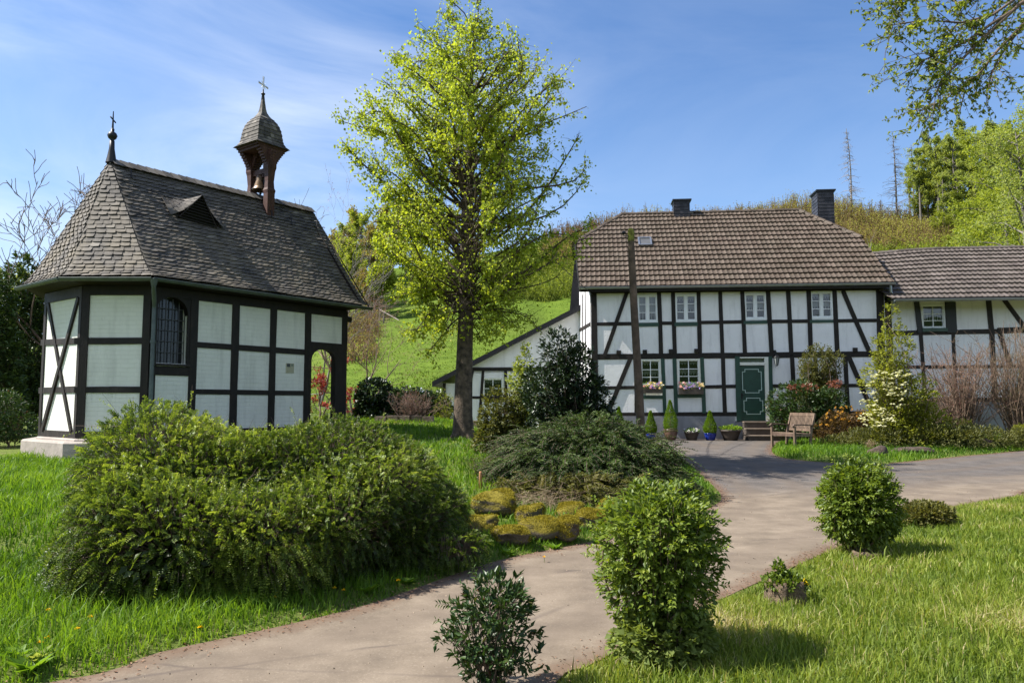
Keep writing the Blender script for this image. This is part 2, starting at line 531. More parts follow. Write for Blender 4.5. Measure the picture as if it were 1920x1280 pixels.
def polydist(P, poly):
    P = np.asarray(P, float)
    d = np.full(len(P), 1e9); inside = np.zeros(len(P), bool)
    n = len(poly)
    for i in range(n):
        a = poly[i]; b = poly[(i + 1) % n]
        ab = b - a; L2 = (ab ** 2).sum()
        if L2 < 1e-12: continue
        t = np.clip(((P - a) @ ab) / L2, 0, 1)
        q = a + t[:, None] * ab
        d = np.minimum(d, np.hypot(P[:, 0] - q[:, 0], P[:, 1] - q[:, 1]))
        c = ((a[1] > P[:, 1]) != (b[1] > P[:, 1]))
        xs = (b[0] - a[0]) * (P[:, 1] - a[1]) / (b[1] - a[1] + 1e-12) + a[0]
        inside ^= c & (P[:, 0] < xs)
    return d, inside
_re = sorted(RE)
REX = np.array([p[0] for p in _re]); REY = np.array([p[1] for p in _re])
SKA = [-1.2, -.72, -.6, -.45, -.33, -.24, -.18, -.1, 0, .08, .15, .3, .45, .6, .8, 1.2]
SKR = [.05, .08, .08, .09, .11, .15, .175, .19, .205, .225, .238, .248, .250, .245, .235, .2]
def road_dist(x, y):
    x = np.asarray(x, float).ravel(); y = np.asarray(y, float).ravel()
    d, ins = polydist(np.stack([x, y], 1), ROADPOLY)
    return np.where(ins, -d, d)
_hn = Noise(5)
def G(x, y, dist=None):
    x = np.asarray(x, float); y = np.asarray(y, float); sh = x.shape
    x = x.ravel(); y = y.ravel()
    d = road_dist(x, y) if dist is None else np.asarray(dist).ravel()
    z = base_z(x, y)
    right = y < np.interp(x, REX, REY)
    dd = np.maximum(d, 0)
    bank = (.46 + .26 * S(-7, -4, x)) * S(0, 7.5, dd) + .06 * S(0, .25, dd)
    mask = 1 - S(.5, 3, x) * S(19.5, 23, y)
    bank = bank * mask
    isl = .10 * S(0, 1.2, dd)
    rl = .05 * S(0, .25, dd) + .16 * S(0, 3, dd)
    left = (x < 5.6) | (y > 27)
    z = z + np.where(right, rl, np.where(left, bank, isl))
    # hill
    a = x / np.maximum(y, 1)
    R = np.interp(a, SKA, SKR)
    t = np.clip((y - 36) / (96 - 36), 0, 1)
    tt = .35 * t * t + .65 * t
    top = CAMZ + R * 96
    z = np.where(y > 36, z + (top - z) * tt, z)
    z = z + S(96, 260, y) * -18
    back = np.clip(-7 - y, 0, 70)  # unseen rise added behind the camera to block low sky light
    z = z + back * .22 * S(7, 14, -y)
    P = np.stack([x, y, 0 * x], 1)
    z = z + _hn(P * .10) * .8 * S(40, 60, y) + _hn(P * .5) * .03 * S(.3, 2, dd) * (y < 36)
    return z.reshape(sh)
def g1(x, y):
    return float(G(np.array([x]), np.array([y]))[0])
def gpx(px, py, off=0.0):
    """point where the view ray of this pixel meets the terrain"""
    d = ray(px, py); t0 = 2.0
    ts = np.concatenate([np.arange(2, 40, .08), np.arange(40, 160, .5)])
    X = d.x * ts; Y = d.y * ts; Z = CAMZ + d.z * ts
    g = G(X, Y)
    k = np.argmax(Z < g)
    if not (Z < g).any(): k = len(ts) - 1
    a, b = ts[max(k - 1, 0)], ts[k]
    for _ in range(10):
        m_ = (a + b) / 2
        if CAMZ + d.z * m_ < g1(d.x * m_, d.y * m_): b = m_
        else: a = m_
    return Vector((d.x * b, d.y * b, g1(d.x * b, d.y * b) + off))

def grid_sheet(xs, ys):
    X, Y = np.meshgrid(xs, ys)
    Z = G(X, Y)
    V = np.stack([X.ravel(), Y.ravel(), Z.ravel()], 1)
    nx = len(xs); ny = len(ys)
    i = np.arange(nx * ny).reshape(ny, nx)
    Fq = np.stack([i[:-1, :-1].ravel(), i[:-1, 1:].ravel(), i[1:, 1:].ravel(), i[1:, :-1].ravel()], 1)
    return V, Fq
def axis(*segs):
    out = []
    for a, b, st in segs: out += list(np.arange(a, b, st))
    out.append(segs[-1][1]); return np.array(out)
xs = axis((-260, -60, 20), (-60, -14, 2), (-14, 14, .25), (14, 40, 1), (40, 100, 3), (100, 300, 20))
ys = axis((-90, -20, 10), (-20, 0, 2), (0, 16, .25), (16, 36, .5), (36, 110, 2), (110, 500, 20))
V_, F_ = grid_sheet(xs, ys)

def mat_ground():
    m, n, b, o = newmat('grassy_earth')
    fine = noise(n, 9, 8, .7); big = noise(n, .35, 4, .5); mid = noise(n, 1.7, 5, .6)
    near = ramp(n, fine, [(.25, (.05, .068, .014)), (.5, (.10, .13, .026)), (.75, (.16, .19, .045))])
    dry = ramp(n, fine, [(.3, (.12, .11, .05)), (.7, (.24, .20, .10))])
    near = mixc(n, rangev(n, mid, .56, .72, 0, .6), near, dry)
    hn = noise(n, 1.1, 9, .72)
    hill = ramp(n, hn, [(.25, (.042, .070, .007)), (.5, (.082, .128, .012)), (.75, (.125, .175, .022))])
    hill = mixc(n, rangev(n, noise(n, .12, 4, .5), .5, .72, 0, .35), hill, (.13, .15, .035))
    g = n.nodes.new('ShaderNodeTexCoord'); sp = n.nodes.new('ShaderNodeSeparateXYZ'); n.links.new(g.outputs['Object'], sp.inputs[0])
    f = rangev(n, sp.outputs[1], 32, 38)
    c = mixc(n, f, near, hill)
    added_woods = ramp(n, hn, [(.3, (.012, .028, .008)), (.6, (.035, .065, .014)), (.8, (.06, .09, .02))])
    c = mixc(n, rangev(n, sp.outputs[1], -8, -10), c, added_woods)  # dark green tone of the added rise behind the camera
    n.links.new(c, b.inputs['Base Color']); b.inputs['Roughness'].default_value = .95
    b.inputs['Specular IOR Level'].default_value = .1
    bump(n, b, mixc(n, .5, fine, hn), .8, .08)
    return m
M['ground'] = mat_ground()
gr = mk('ground', V_, [F_], M['ground'], smooth=True)
tag(gr, kind='structure')

def mat_road():
    m, n, b, o = newmat('worn_asphalt')
    fine = noise(n, 60, 4, .75); mid = noise(n, 2.2, 7, .62); st = noise(n, 1.2, 6, .6, stretch=(.5, 1.6, 1), dist=.6)
    beige = ramp(n, mid, [(.25, (.105, .082, .061)), (.5, (.170, .134, .098)), (.75, (.235, .188, .140))])
    grey = ramp(n, mid, [(.25, (.058, .050, .046)), (.5, (.090, .079, .072)), (.8, (.132, .117, .107))])
    g = n.nodes.new('ShaderNodeTexCoord'); dx = n.nodes.new('ShaderNodeVectorMath'); dx.operation = 'DOT_PRODUCT'
    dx.inputs[1].default_value = (-.30, .95, 0)
    n.links.new(g.outputs['Object'], dx.inputs[0])
    ad = n.nodes.new('ShaderNodeMath'); ad.operation = 'MULTIPLY_ADD'; ad.inputs[1].default_value = 3.0
    n.links.new(st, ad.inputs[0]); n.links.new(dx.outputs['Value'], ad.inputs[2])
    f = rangev(n, ad.outputs[0], 12.3, 14.2)
    c = mixc(n, f, beige, grey)
    stn = rangev(n, st, .55, .72, 0, .35)
    c = mixc(n, stn, c, (.13, .095, .068))
    c = mixc(n, rangev(n, fine, .56, .72, 0, .55), c, (.34, .28, .215))
    c = mixc(n, rangev(n, fine, .42, .28, 0, .5), c, (.065, .05, .038))
    cr = n.nodes.new('ShaderNodeTexVoronoi'); cr.feature = 'DISTANCE_TO_EDGE'; cr.inputs['Scale'].default_value = .8
    mpx = n.nodes.new('ShaderNodeMapping'); mpx.inputs['Rotation'].default_value = (0, 0, .6); mpx.inputs['Scale'].default_value = (.45, 1.3, 1)
    n.links.new(mixc(n, .12, g.outputs['Object'], noise(n, 2.5, 5)), mpx.inputs[0]); n.links.new(mpx.outputs[0], cr.inputs[0])
    crf = rangev(n, cr.outputs['Distance'], .0, .016, .8, 0)
    mk2 = n.nodes.new('ShaderNodeMath'); mk2.operation = 'MULTIPLY'; n.links.new(crf, mk2.inputs[0]); n.links.new(rangev(n, noise(n, .8, 2), .48, .6), mk2.inputs[1])
    c = mixc(n, mk2.outputs[0], c, (.09, .07, .058))
    # brown grit along the verges (real edge dirt, stored per vertex as distance to the edge)
    e = attr(n, 'edge')
    ad2 = n.nodes.new('ShaderNodeMath'); ad2.operation = 'MULTIPLY_ADD'; ad2.inputs[1].default_value = -.42
    n.links.new(noise(n, 5, 6, .7), ad2.inputs[0]); n.links.new(e, ad2.inputs[2])
    c = mixc(n, rangev(n, ad2.outputs[0], .02, -.17, 0, .7), c, (.12, .072, .045))
    wvn = n.nodes.new('ShaderNodeTexWave'); wvn.wave_type = 'BANDS'; wvn.inputs['Scale'].default_value = .32; wvn.inputs['Distortion'].default_value = 1.2; wvn.inputs['Detail'].default_value = 2
    cbx = n.nodes.new('ShaderNodeCombineXYZ'); n.links.new(e, cbx.inputs[0]); n.links.new(st, cbx.inputs[1]); n.links.new(cbx.outputs[0], wvn.inputs[0])
    c = mixc(n, rangev(n, wvn.outputs['Fac'], .45, 1, 0, .38), c, (.13, .10, .075))
    n.links.new(c, b.inputs['Base Color']); b.inputs['Roughness'].default_value = .9
    b.inputs['Specular IOR Level'].default_value = .25
    bump(n, b, mixc(n, .5, fine, mid), .35, .01)
    return m
M['road'] = mat_road()
def sheet_poly(name, poly, mat, off, step):
    pts = [Vector((p[0], p[1])) for p in poly]
    xs_ = np.arange(-9, 24, step); ys_ = np.arange(-1, 28, step)
    X, Y = np.meshgrid(xs_, ys_)
    P = np.stack([X.ravel(), Y.ravel()], 1)
    d, ins = polydist(P, np.array(poly))
    P = P[ins & (d > step * .35)]
    allp = pts + [Vector(p) for p in P]
    n0 = len(pts)
    res = geometry.delaunay_2d_cdt(allp, [], [list(range(n0))], 1, 1e-5)
    vv = np.array([(v.x, v.y) for v in res[0]])
    ff = [f for f in res[2]]
    d, ins = polydist(vv, np.array(poly))
    zz = G(vv[:, 0], vv[:, 1], -np.ones(len(vv)) * 0.0) + off
    tri = np.array([f for f in ff if len(f) == 3])
    ob = mk(name, np.column_stack([vv, zz]), [tri], mat, smooth=True)
    a = ob.data.attributes.new('edge', 'FLOAT', 'POINT')
    a.data.foreach_set('value', np.where(ins, d, 0).astype(np.float32))
    return ob
def road_stones():
    r_ = np.random.default_rng(17); n = 5200
    x = r_.uniform(-4, 9, n); y = 3.2 + 14 * r_.uniform(size=n) ** 1.5; d, ins = polydist(np.stack([x, y], 1), ROADPOLY); k = ins & (r_.uniform(size=n) < np.exp(-d * .9) + .12)
    x, y = x[k], y[k]; n = len(x); z = G(x, y, np.zeros(n)) + .012; s = r_.uniform(.002, .0055, n) * (1 + y * .06)
    th = r_.uniform(0, 6.28, (n, 4)) + np.arange(4) * 1.57; rad = s[:, None] * r_.uniform(.7, 1.3, (n, 4))
    B_ = np.stack([x[:, None] + rad * np.cos(th), y[:, None] + rad * np.sin(th), np.repeat(z[:, None], 4, 1)], 2); T_ = B_.copy(); T_[..., :2] = T_[..., :2] * .6 + np.stack([x, y], 1)[:, None] * .4; T_[..., 2] += s[:, None] * .9
    V = np.concatenate([B_, T_], 1).reshape(-1, 3); i = np.arange(n)[:, None] * 8
    Fq = np.concatenate([i + q for q in ([4, 5, 6, 7], [0, 1, 5, 4], [1, 2, 6, 5], [2, 3, 7, 6], [3, 0, 4, 7])])
    o = mk('gravel', V, [Fq], simple('loose_grit', (.27, .21, .15), .9, var=.4, nscale=20, bumpv=0)); tag(o, 'loose grit scattered over the lane', 'gravel', kind='stuff')
road_stones()
rp = sheet_poly('road', ROADPOLY, M['road'], .012, .3)
tag(rp, kind='structure')
# ------------------------------------------------------------------ walls
class Wall:
    """vertical plane through O with horizontal direction u; n points to the outside"""
    def __init__(s, O, u):
        s.O = Vector((O[0], O[1], 0)); s.u = Vector((u[0], u[1], 0)).normalized()
        s.n = Vector((s.u.y, -s.u.x, 0))
    def p(s, u, z, d=0.):
        return s.O + s.u * u + Vector((0, 0, z)) + s.n * d
    def hit(s, px, py, d=0.):
        q = hitplane(px, py, s.O + s.n * d, s.n)
        return ((q - s.O).dot(s.u), q.z)
    def strip(s, mb, a, b, w, d1=.02, d0=-.05, m=0, w2=None, r=.5):
        """a timber of width w from pixel a to pixel b"""
        s.strip_uz(mb, s.hit(*a), s.hit(*b), w, d1, d0, m, w2, r)
    def strip_uz(s, mb, A, B, w, d1=.02, d0=-.05, m=0, w2=None, r=.5):
        w2 = w2 or w
        d = Vector((B[0] - A[0], B[1] - A[1])).normalized(); q = Vector((-d.y, d.x))
        poly = [(A[0] + q.x * w / 2, A[1] + q.y * w / 2), (A[0] - q.x * w / 2, A[1] - q.y * w / 2)]
        # a slightly wavy hewn edge
        nseg = max(1, int(math.hypot(B[0] - A[0], B[1] - A[1]) / .7))
        lo = []; hi = []
        for i in range(nseg + 1):
            t = i / nseg; ww = w + (w2 - w) * t
            j1 = HR.uniform(-.006, .006); j2 = HR.uniform(-.006, .006)
            cx = A[0] + (B[0] - A[0]) * t; cz = A[1] + (B[1] - A[1]) * t
            hi.append((cx + q.x * (ww / 2 + j1), cz + q.y * (ww / 2 + j1)))
            lo.append((cx - q.x * (ww / 2 + j2), cz - q.y * (ww / 2 + j2)))
        for i in range(nseg):
            mb.prism([lo[i], lo[i + 1], hi[i + 1], hi[i]], s.p, d0, d1, m, r)
    def rect(s, mb, u0, u1, z0, z1, d0, d1, m=0, r=.5):
        mb.prism([(u0, z0), (u1, z0), (u1, z1), (u0, z1)], s.p, d0, d1, m, r)
    def holes(s, mb, outer, holes, thick=.2, m=0):
        """wall front with rectangular openings, outer=(u0,u1,z0,z1)"""
        U = sorted({outer[0], outer[1]} | {h[0] for h in holes} | {h[1] for h in holes})
        Z = sorted({outer[2], outer[3]} | {h[2] for h in holes} | {h[3] for h in holes})
        for i in range(len(U) - 1):
            for j in range(len(Z) - 1):
                uc = (U[i] + U[i + 1]) / 2; zc = (Z[j] + Z[j + 1]) / 2
                if any(h[0] < uc < h[1] and h[2] < zc < h[3] for h in holes): continue
                mb.quad(s.p(U[i], Z[j]), s.p(U[i + 1], Z[j]), s.p(U[i + 1], Z[j + 1]), s.p(U[i], Z[j + 1]), m)
        for h in holes:
            c = [(h[0], h[2]), (h[1], h[2]), (h[1], h[3]), (h[0], h[3])]
            for k in range(4):
                a, b = c[k], c[(k + 1) % 4]
                mb.quad(s.p(*a), s.p(*a, -thick), s.p(*b, -thick), s.p(*b), m)
HR = random.Random(3)
DN = [0]

# ================================================================== CHAPEL
A = Vector((-9.41, 15.17, 0)); B = Vector((-8.07, 14.13, 0)); C = Vector((-6.78, 14.13, 0)); D = Vector((-3.94, 18.0, 0))
AX = (D - C).normalized(); RT = Vector((AX.y, -AX.x, 0))
MID = (A + B) / 2
def mirr(P):
    return P - RT * (2 * (P - MID).dot(RT))
C2, D2 = mirr(C), mirr(D)
CZ0, CZ1 = .95, 3.78      # sill bottom, plate top
chapel = thing('chapel', 'small black and white half-timbered chapel with a slate roof', 'chapel', (-6.9, 16.3, .5))
wAB, wBC, wCD = Wall(A, B - A), Wall(B, C - B), Wall(C, D - C)
wDE, wEC, wCA = Wall(D, D2 - D), Wall(D2, C2 - D2), Wall(C2, A - C2)
lAB, lBC, lCD = (B - A).length, (C - B).length, (D - C).length
def brickmat(name, w):
    return mat_plaster(name, (.70, .695, .63), (.78, .775, .71), brick=tuple(w.u))
# brick infill walls
up0 = wCD.hit(574.5, 640)[0]
win_u0 = wCD.hit(290, 620)[0]; win_u1 = wCD.hit(351, 620)[0]; win_z0 = wCD.hit(320, 681)[1]; win_z1 = wCD.hit(320, 557)[1]
ar_u0 = wCD.hit(583, 700)[0]; ar_u1 = wCD.hit(628, 700)[0]; ar_z1 = wCD.hit(605, 652)[1]; ar_zs = wCD.hit(605, 676)[1]
mb = MB(); wAB.holes(mb, (0, lAB, CZ0, CZ1), []); mb.build('brick_wall', brickmat('painted_brick_a', wAB), chapel)
mb = MB(); wBC.holes(mb, (0, lBC, CZ0, CZ1), []); mb.build('brick_wall', brickmat('painted_brick_b', wBC), chapel)
beam_z = wCD.hit(605, 643)[1]
mb = MB(); wCD.holes(mb, (0, up0, CZ0, CZ1), [(win_u0, win_u1, win_z0, win_z1)], .18)
wCD.rect(mb, up0, lCD, beam_z, CZ1, -.14, 0)
mb.build('brick_wall', brickmat('painted_brick_c', wCD), chapel)
mb = MB()
for w, l in ((wEC, (C2 - D2).length), (wCA, (A - C2).length)):
    w.holes(mb, ((1.35 if w is wEC else 0), l, CZ0, CZ1), [])
w = wEC; w.rect(mb, 0, 1.35, beam_z, CZ1, -.14, 0)
# cross wall between nave and open porch
q0 = wCD.p(up0, 0, -.02); q1 = mirr(q0)
wX = Wall(q0, q1 - q0); wX.holes(mb, (0, (q1 - q0).length, CZ0, CZ1), [])
mb.build('rear_wall', brickmat('painted_brick_d', wCD), chapel)
# timber frames, one mesh per wall
MM = [M['timber'], M['timber_w']]
mb = MB(); w = wAB
w.strip(mb, (78, 642), (143, 639.5), .12, .018); w.strip(mb, (74, 731.5), (143, 730), .12, .018)
w.rect(mb, 0, lAB, CZ0, CZ0 + .13, -.1, .022); w.rect(mb, 0, lAB, 3.60, CZ1 + .02, -.1, .026)
zt = 3.61; zb_ = CZ0 + .12
w.rect(mb, 0, .10, CZ0, zt, -.06, .024); w.rect(mb, lAB - .10, lAB, CZ0, zt, -.06, .024)
w.strip_uz(mb, (.16, zt - .02), (lAB - .2, zb_), .085, .034); w.strip_uz(mb, (lAB - .14, zt - .02), (.2, zb_), .085, .044)
mb.build('timber_frame', M['timber_w'], chapel)
mb = MB(); w = wBC
w.strip(mb, (140, 639), (285, 639), .12, .018); w.strip(mb, (140, 730.5), (285, 730.5), .115, .018)
w.rect(mb, 0, lBC, CZ0, CZ0 + .13, -.1, .022); w.rect(mb, 0, lBC, 3.625, CZ1 + .02, -.1, .026)
w.rect(mb, 0, .14, CZ0, 3.63, -.06, .024); w.rect(mb, lBC - .14, lBC, CZ0, 3.63, -.06, .024)
mb.build('timber_frame', M['timber'], chapel)
mb = MB(); w = wCD
w.rect(mb, 0, lCD, CZ0, CZ0 + .14, -.1, .022) if False else None
w.rect(mb, 0, up0, CZ0, CZ0 + .14, -.1, .022)
zpl = w.hit(500, 578.5)[1]
w.rect(mb, 0, lCD, zpl, CZ1 + .02, -.1, .028)
def vpost(x0, x1, ytop, wd, d1=.024, z0=CZ0, z1=None):
    u = (w.hit(x0, 600)[0] + w.hit(x1, 760)[0]) / 2
    w.strip_uz(mb, (u, z0), (u, z1 or zpl + .02), wd, d1)
    return u
w.rect(mb, 0, .12, CZ0, 3.63, -.06, .024)
vpost(361.5, 360, 565, .155); vpost(439.5, 439, 565, .16); vpost(510, 510.5, 565, .155); vpost(575, 576.5, 565, .165, d1=.026)
um = w.hit(360, 700)[0]
zr = [w.hit(366, 647)[1], w.hit(366, 734.5)[1], w.hit(570, 659)[1], w.hit(570, 736.5)[1]]
w.strip_uz(mb, (um, (zr[0] + zr[2]) / 2), (up0, (zr[0] + zr[2]) / 2), .115, .018)
w.strip_uz(mb, (um, (zr[1] + zr[3]) / 2), (up0, (zr[1] + zr[3]) / 2), .105, .018)
zs = w.hit(320, 695)[1]
w.strip_uz(mb, (.1, zs), (um, zs), .17, .018)
# spandrels filling the arched window top and the arched porch opening
def arch(wl, u0, u1, zsp, ztop, zlim, d0, d1, m_=0, ul=None, ur=None):
    ul = u0 if ul is None else ul; ur = u1 if ur is None else ur
    c = (u0 + u1) / 2; a = (u1 - u0) / 2; n_ = 9
    for i in range(n_):
        t0 = pi - pi * i / n_; t1 = pi - pi * (i + 1) / n_
        ua, ub = c + a * cos(t0), c + a * cos(t1)
        za, zb2 = zsp + (ztop - zsp) * sin(t0) ** .9 if sin(t0) > 0 else zsp, zsp + (ztop - zsp) * max(sin(t1), 0) ** .9
        mb.prism([(ua, za), (ub, zb2), (ub, zlim), (ua, zlim)], wl.p, d0, d1, m_)
    if ul < u0: mb.prism([(ul, zsp - 0), (u0, zsp), (u0, zlim), (ul, zlim)], wl.p, d0, d1, m_)
    if ur > u1: mb.prism([(u1, zsp), (ur, zsp), (ur, zlim), (u1, zlim)], wl.p, d0, d1, m_)
arch(w, win_u0, win_u1, win_z1 - .33, win_z1, 3.70, -.12, .014)
w.rect(mb, win_u1, um, zs, 3.7, -.03, .013)
w.rect(mb, .10, win_u0, zs, 3.7, -.03, .013)
zb0 = w.hit(605, 642)[1]; zb1 = w.hit(605, 652)[1]
w.rect(mb, up0, lCD, zb1 - .005, zb0, -.12, .020)
arch(w, ar_u0, ar_u1, ar_zs, zb1 - .03, zb1, -.12, .016, ul=up0 + .06, ur=lCD)
w.rect(mb, ar_u1, lCD, CZ0 - .1, ar_zs, -.14, .016)          # corner post of the porch
w.rect(mb, up0 + .06, ar_u0, CZ0 - .1, ar_zs, -.12, .016)
w.rect(mb, lCD - .16, lCD, zb0, zpl + .02, -.14, .024)
# carved beam end under the eave
e = w.p(lCD, zpl - .02, -.06)
mb.tube([e - w.u * .1 + Vector((0, 0, -.0)), e + w.u * .15 + Vector((0, 0, .0))], .07, 10)
mb.build('timber_frame', M['timber'], chapel)
mb = MB()
for w_, l_ in ((wDE, (D2 - D).length),):
    w_.rect(mb, .02, l_ - .02, zpl - .15, CZ1 + .01, -.14, .02)
    w_.rect(mb, l_ - .22, l_ - .005, CZ0 - .1, zpl, -.2, .018)
wEC.rect(mb, 0, 1.35, zpl, CZ1 + .01, -.1, .024); wEC.rect(mb, 0.005, .2, CZ0 - .1, zpl, -.14, .021); wEC.rect(mb, 1.2, 1.36, CZ0 - .1, zpl, -.14, .021)
for w_, l_ in ((wEC, (C2 - D2).length), (wCA, (A - C2).length)):
    w_.rect(mb, (1.36 if w_ is wEC else .02), l_ - .02, CZ0, CZ0 + .14, -.1, .022); w_.rect(mb, (1.36 if w_ is wEC else .02), l_ - .02, 3.6, CZ1 + .01, -.1, .026)
    for t in (.25, .5, .75): w_.rect(mb, l_ * t, l_ * t + .14, CZ0, 3.61, -.05, .02)
mb.build('timber_frame', M['timber'], chapel)
# plinth
mb = MB()
def ring(mb, pts, off, z0, z1, cen, m=0, bevel=.03):
    P = [p + (p - cen).normalized() * off for p in pts]
    n_ = len(P)
    vs = [(p.x, p.y, z0) for p in P] + [(p.x, p.y, z1 - bevel) for p in P]
    P2 = [p - (p - cen).normalized() * bevel for p in P]
    vs += [(p.x, p.y, z1) for p in P2]
    fs = []
    for i in range(n_):
        j = (i + 1) % n_
        fs += [(i, j, j + n_, i + n_), (i + n_, j + n_, j + 2 * n_, i + 2 * n_)]
    fs.append(tuple(range(2 * n_, 3 * n_)))
    mb.add(vs, fs, m)
OUT = [A, B, C, D, D2, C2]
CEN = sum(OUT, Vector()) / 6
ring(mb, OUT, .30, .0, .90, CEN); ring(mb, OUT, .05, .88, .955, CEN)
mb.build('stone_plinth', M['stone'], chapel)
# arched window with leaded panes behind an iron grille
cw = MB(); w = wCD
w.rect(cw, win_u0, win_u1, win_z0, win_z1, -.20, -.17)
win = cw.build('window', simple('dark_window_pane', (.02, .022, .025), .18, var=.3, bumpv=.05), chapel)
cw = MB()
nb = 5
for i in range(nb + 1):
    u = win_u0 + (win_u1 - win_u0) * i / nb
    w.rect(cw, u - .008, u + .008, win_z0, win_z1 - (.2 if i in (0, nb) else .02), -.11, -.09)
for j in range(1, 6):
    z = win_z0 + (win_z1 - win_z0) * j / 6
    w.rect(cw, win_u0, win_u1, z - .007, z + .007, -.128, -.112)
cw.build('grille', simple('grille_iron', (.045, .045, .05), .5, bumpv=0), win)
cw = MB(); zsl = w.hit(320, 682)[1]
w.rect(cw, win_u0 - .03, win_u1 + .05, zsl - .04, zsl, -.1, .06)
cw.build('sill', M['timber_w'], win)
# notice on the wall: a picture in the upper part, blank paper below
nu0, nz1 = wCD.hit(536, 680.5); nu1, nz0 = wCD.hit(550.5, 699.5)
mb = MB(); wCD.rect(mb, nu0, nu1, nz0, nz1, .0, .012); no_ = mb.build('notice', simple('cream_paper', (.42, .40, .28), .6, bumpv=0), chapel)
mb = MB(); uu = nu1 - nu0; zz_ = nz1 - nz0
wCD.rect(mb, nu0 + uu * .08, nu0 + uu * .5, nz0 + zz_ * .62, nz0 + zz_ * .95, .012, .015, 0)
wCD.rect(mb, nu0 + uu * .62, nu0 + uu * .9, nz0 + zz_ * .7, nz0 + zz_ * .93, .012, .015, 1)
for k in range(5):
    wCD.rect(mb, nu0 + uu * .12, nu0 + uu * (.85 - .1 * (k % 2)), nz0 + zz_ * (.5 - .085 * k), nz0 + zz_ * (.515 - .085 * k), .012, .014, 2)
mb.build('picture', [simple('print_dark', (.06, .07, .07), .6, bumpv=0), simple('print_grey', (.2, .24, .18), .6, bumpv=0), simple('print_lines', (.28, .27, .2), .6, bumpv=0)], no_)

# ---- chapel roof
EZ = 3.93
EO = .42
def offs(P, wl1, wl2, o):
    # intersection of the two walls pushed outwards by o
    n1, n2 = wl1.n, wl2.n
    a = np.array([[n1.x, n1.y], [n2.x, n2.y]]); b = np.array([n1.dot(wl1.O) + o, n2.dot(wl2.O) + o])
    x = np.linalg.solve(a, b); return Vector((x[0], x[1], EZ))
eA, eB, eC = offs(A, wCA, wAB, EO), offs(B, wAB, wBC, EO), offs(C, wBC, wCD, EO)
eD = offs(D, wCD, wDE, EO); eD2 = offs(D2, wDE, wEC, EO); eC2 = offs(C2, wEC, wCA, EO)
eD = eD - AX * .12; eD2 = eD2 - AX * .12
RZ = 6.60
rA = hitplane(209, 306, MID + RT * .0, RT); rB = hitplane(584, 389, MID + RT * .10, RT)
rA = Vector((rA.x, rA.y, RZ)); rB = Vector((rB.x, rB.y, RZ))
tA = (rA - MID).dot(AX); tB = (D - MID).dot(AX) + .30
rA = MID + AX * .78 + Vector((0, 0, RZ)) + RT * -.03; rB = MID + AX * tB + Vector((0, 0, RZ)) + RT * .12
def fz(s):
    return (s - .075 * (1 - math.exp(-s / .10))) / (1 - .075)
def fs_(s): return s
def surf(e0, e1, t0, t1):
    def f(a, v):
        e = e0.lerp(e1, a); t = t0.lerp(t1, a)
        p = e.lerp(t, v); p.z = e.z + (t.z - e.z) * fz(v)
        return p
    return f
def slates(mb, f, rows, wid, rng, skew=.35, n_under=10, trim=None, lift=.016):
    # closed skin under the slates
    for i in range(n_under):
        for k in range(6):
            mb.quad(f(k / 6, i / n_under), f((k + 1) / 6, i / n_under), f((k + 1) / 6, (i + 1) / n_under), f(k / 6, (i + 1) / n_under), 0, .1)
    for i in range(rows):
        v0 = i / rows; v1 = min(1, (i + 1.25) / rows)
        L0 = (f(1, v0) - f(0, v0)).length
        n_ = max(1, int(round(L0 / wid)))
        ph = rng.uniform(0, 1)
        for k in range(-1, n_ + 1):
            a0 = (k + ph) / n_; a1 = (k + 1 + ph) / n_
            a0c, a1c = max(a0, 0), min(a1, 1)
            if a1c - a0c < .15 / n_: continue
            sk = skew / n_ 
            b0, b1 = min(max(a0 + sk, 0), 1), min(max(a1 + sk, 0), 1)
            if a0c == 0: b0 = 0
            if a1c == 1: b1 = 1
            if b1 <= b0: b1 = min(1, b0 + .01)
            j = rng.uniform(-.12, .12) / rows if i else 0
            vb = v0 + j if i else v0 - .012
            dn = (f(a0c, min(v0 + .02, 1)) - f(a0c, v0)); al = (f(min(a0c + .05, 1), v0) - f(max(a0c - .0, 0), v0))
            N = al.cross(dn)
            N = N.normalized() if N.length > 1e-9 else Vector((0, 0, 1))
            if N.z < 0: N = -N
            lf = lift * rng.uniform(.8, 1.7)
            am = a0c + (a1c - a0c) * .5
            p = [f(a0c, max(vb + .35 / rows, 0)), f(a0c + (a1c - a0c) * .2, max(vb + .06 / rows, 0)), f(am, max(vb, 0)), f(a1c, max(vb + .02 / rows, 0)), f(b1, v1), f(b0, v1)]
            if i == 0: p[0] = f(a0c, 0)
            if i == 0:
                for q in range(4): p[q] = p[q] - dn.normalized() * .03
            P = [p[0] + N * lf, p[1] + N * lf, p[2] + N * (lf + .004), p[3] + N * (lf + .01), p[4] + N * .004, p[5] + N * .002]
            rr = min(1, max(0, rng.gauss(.45, .2)))
            mb.add(P + [q - N * .010 for q in P[:4]], [(0, 1, 2, 3, 4, 5), (0, 6, 7, 1), (1, 7, 8, 2), (2, 8, 9, 3), (3, 9, 4)], 0, rr)
rg = random.Random(11)
mb = MB()
slates(mb, surf(eC, eD, rA, rB), 30, .155, rg, skew=1.3)
slates(mb, surf(eB, eC, rA, rA), 28, .19, rg, skew=.15)
slates(mb, surf(eA, eB, rA, rA), 28, .18, rg, skew=-.8)
slates(mb, surf(eC2, eA, rA, rA), 18, .3, rg, skew=.1)
slates(mb, surf(eD2, eC2, rB, rA), 18, .3, rg, skew=.6)
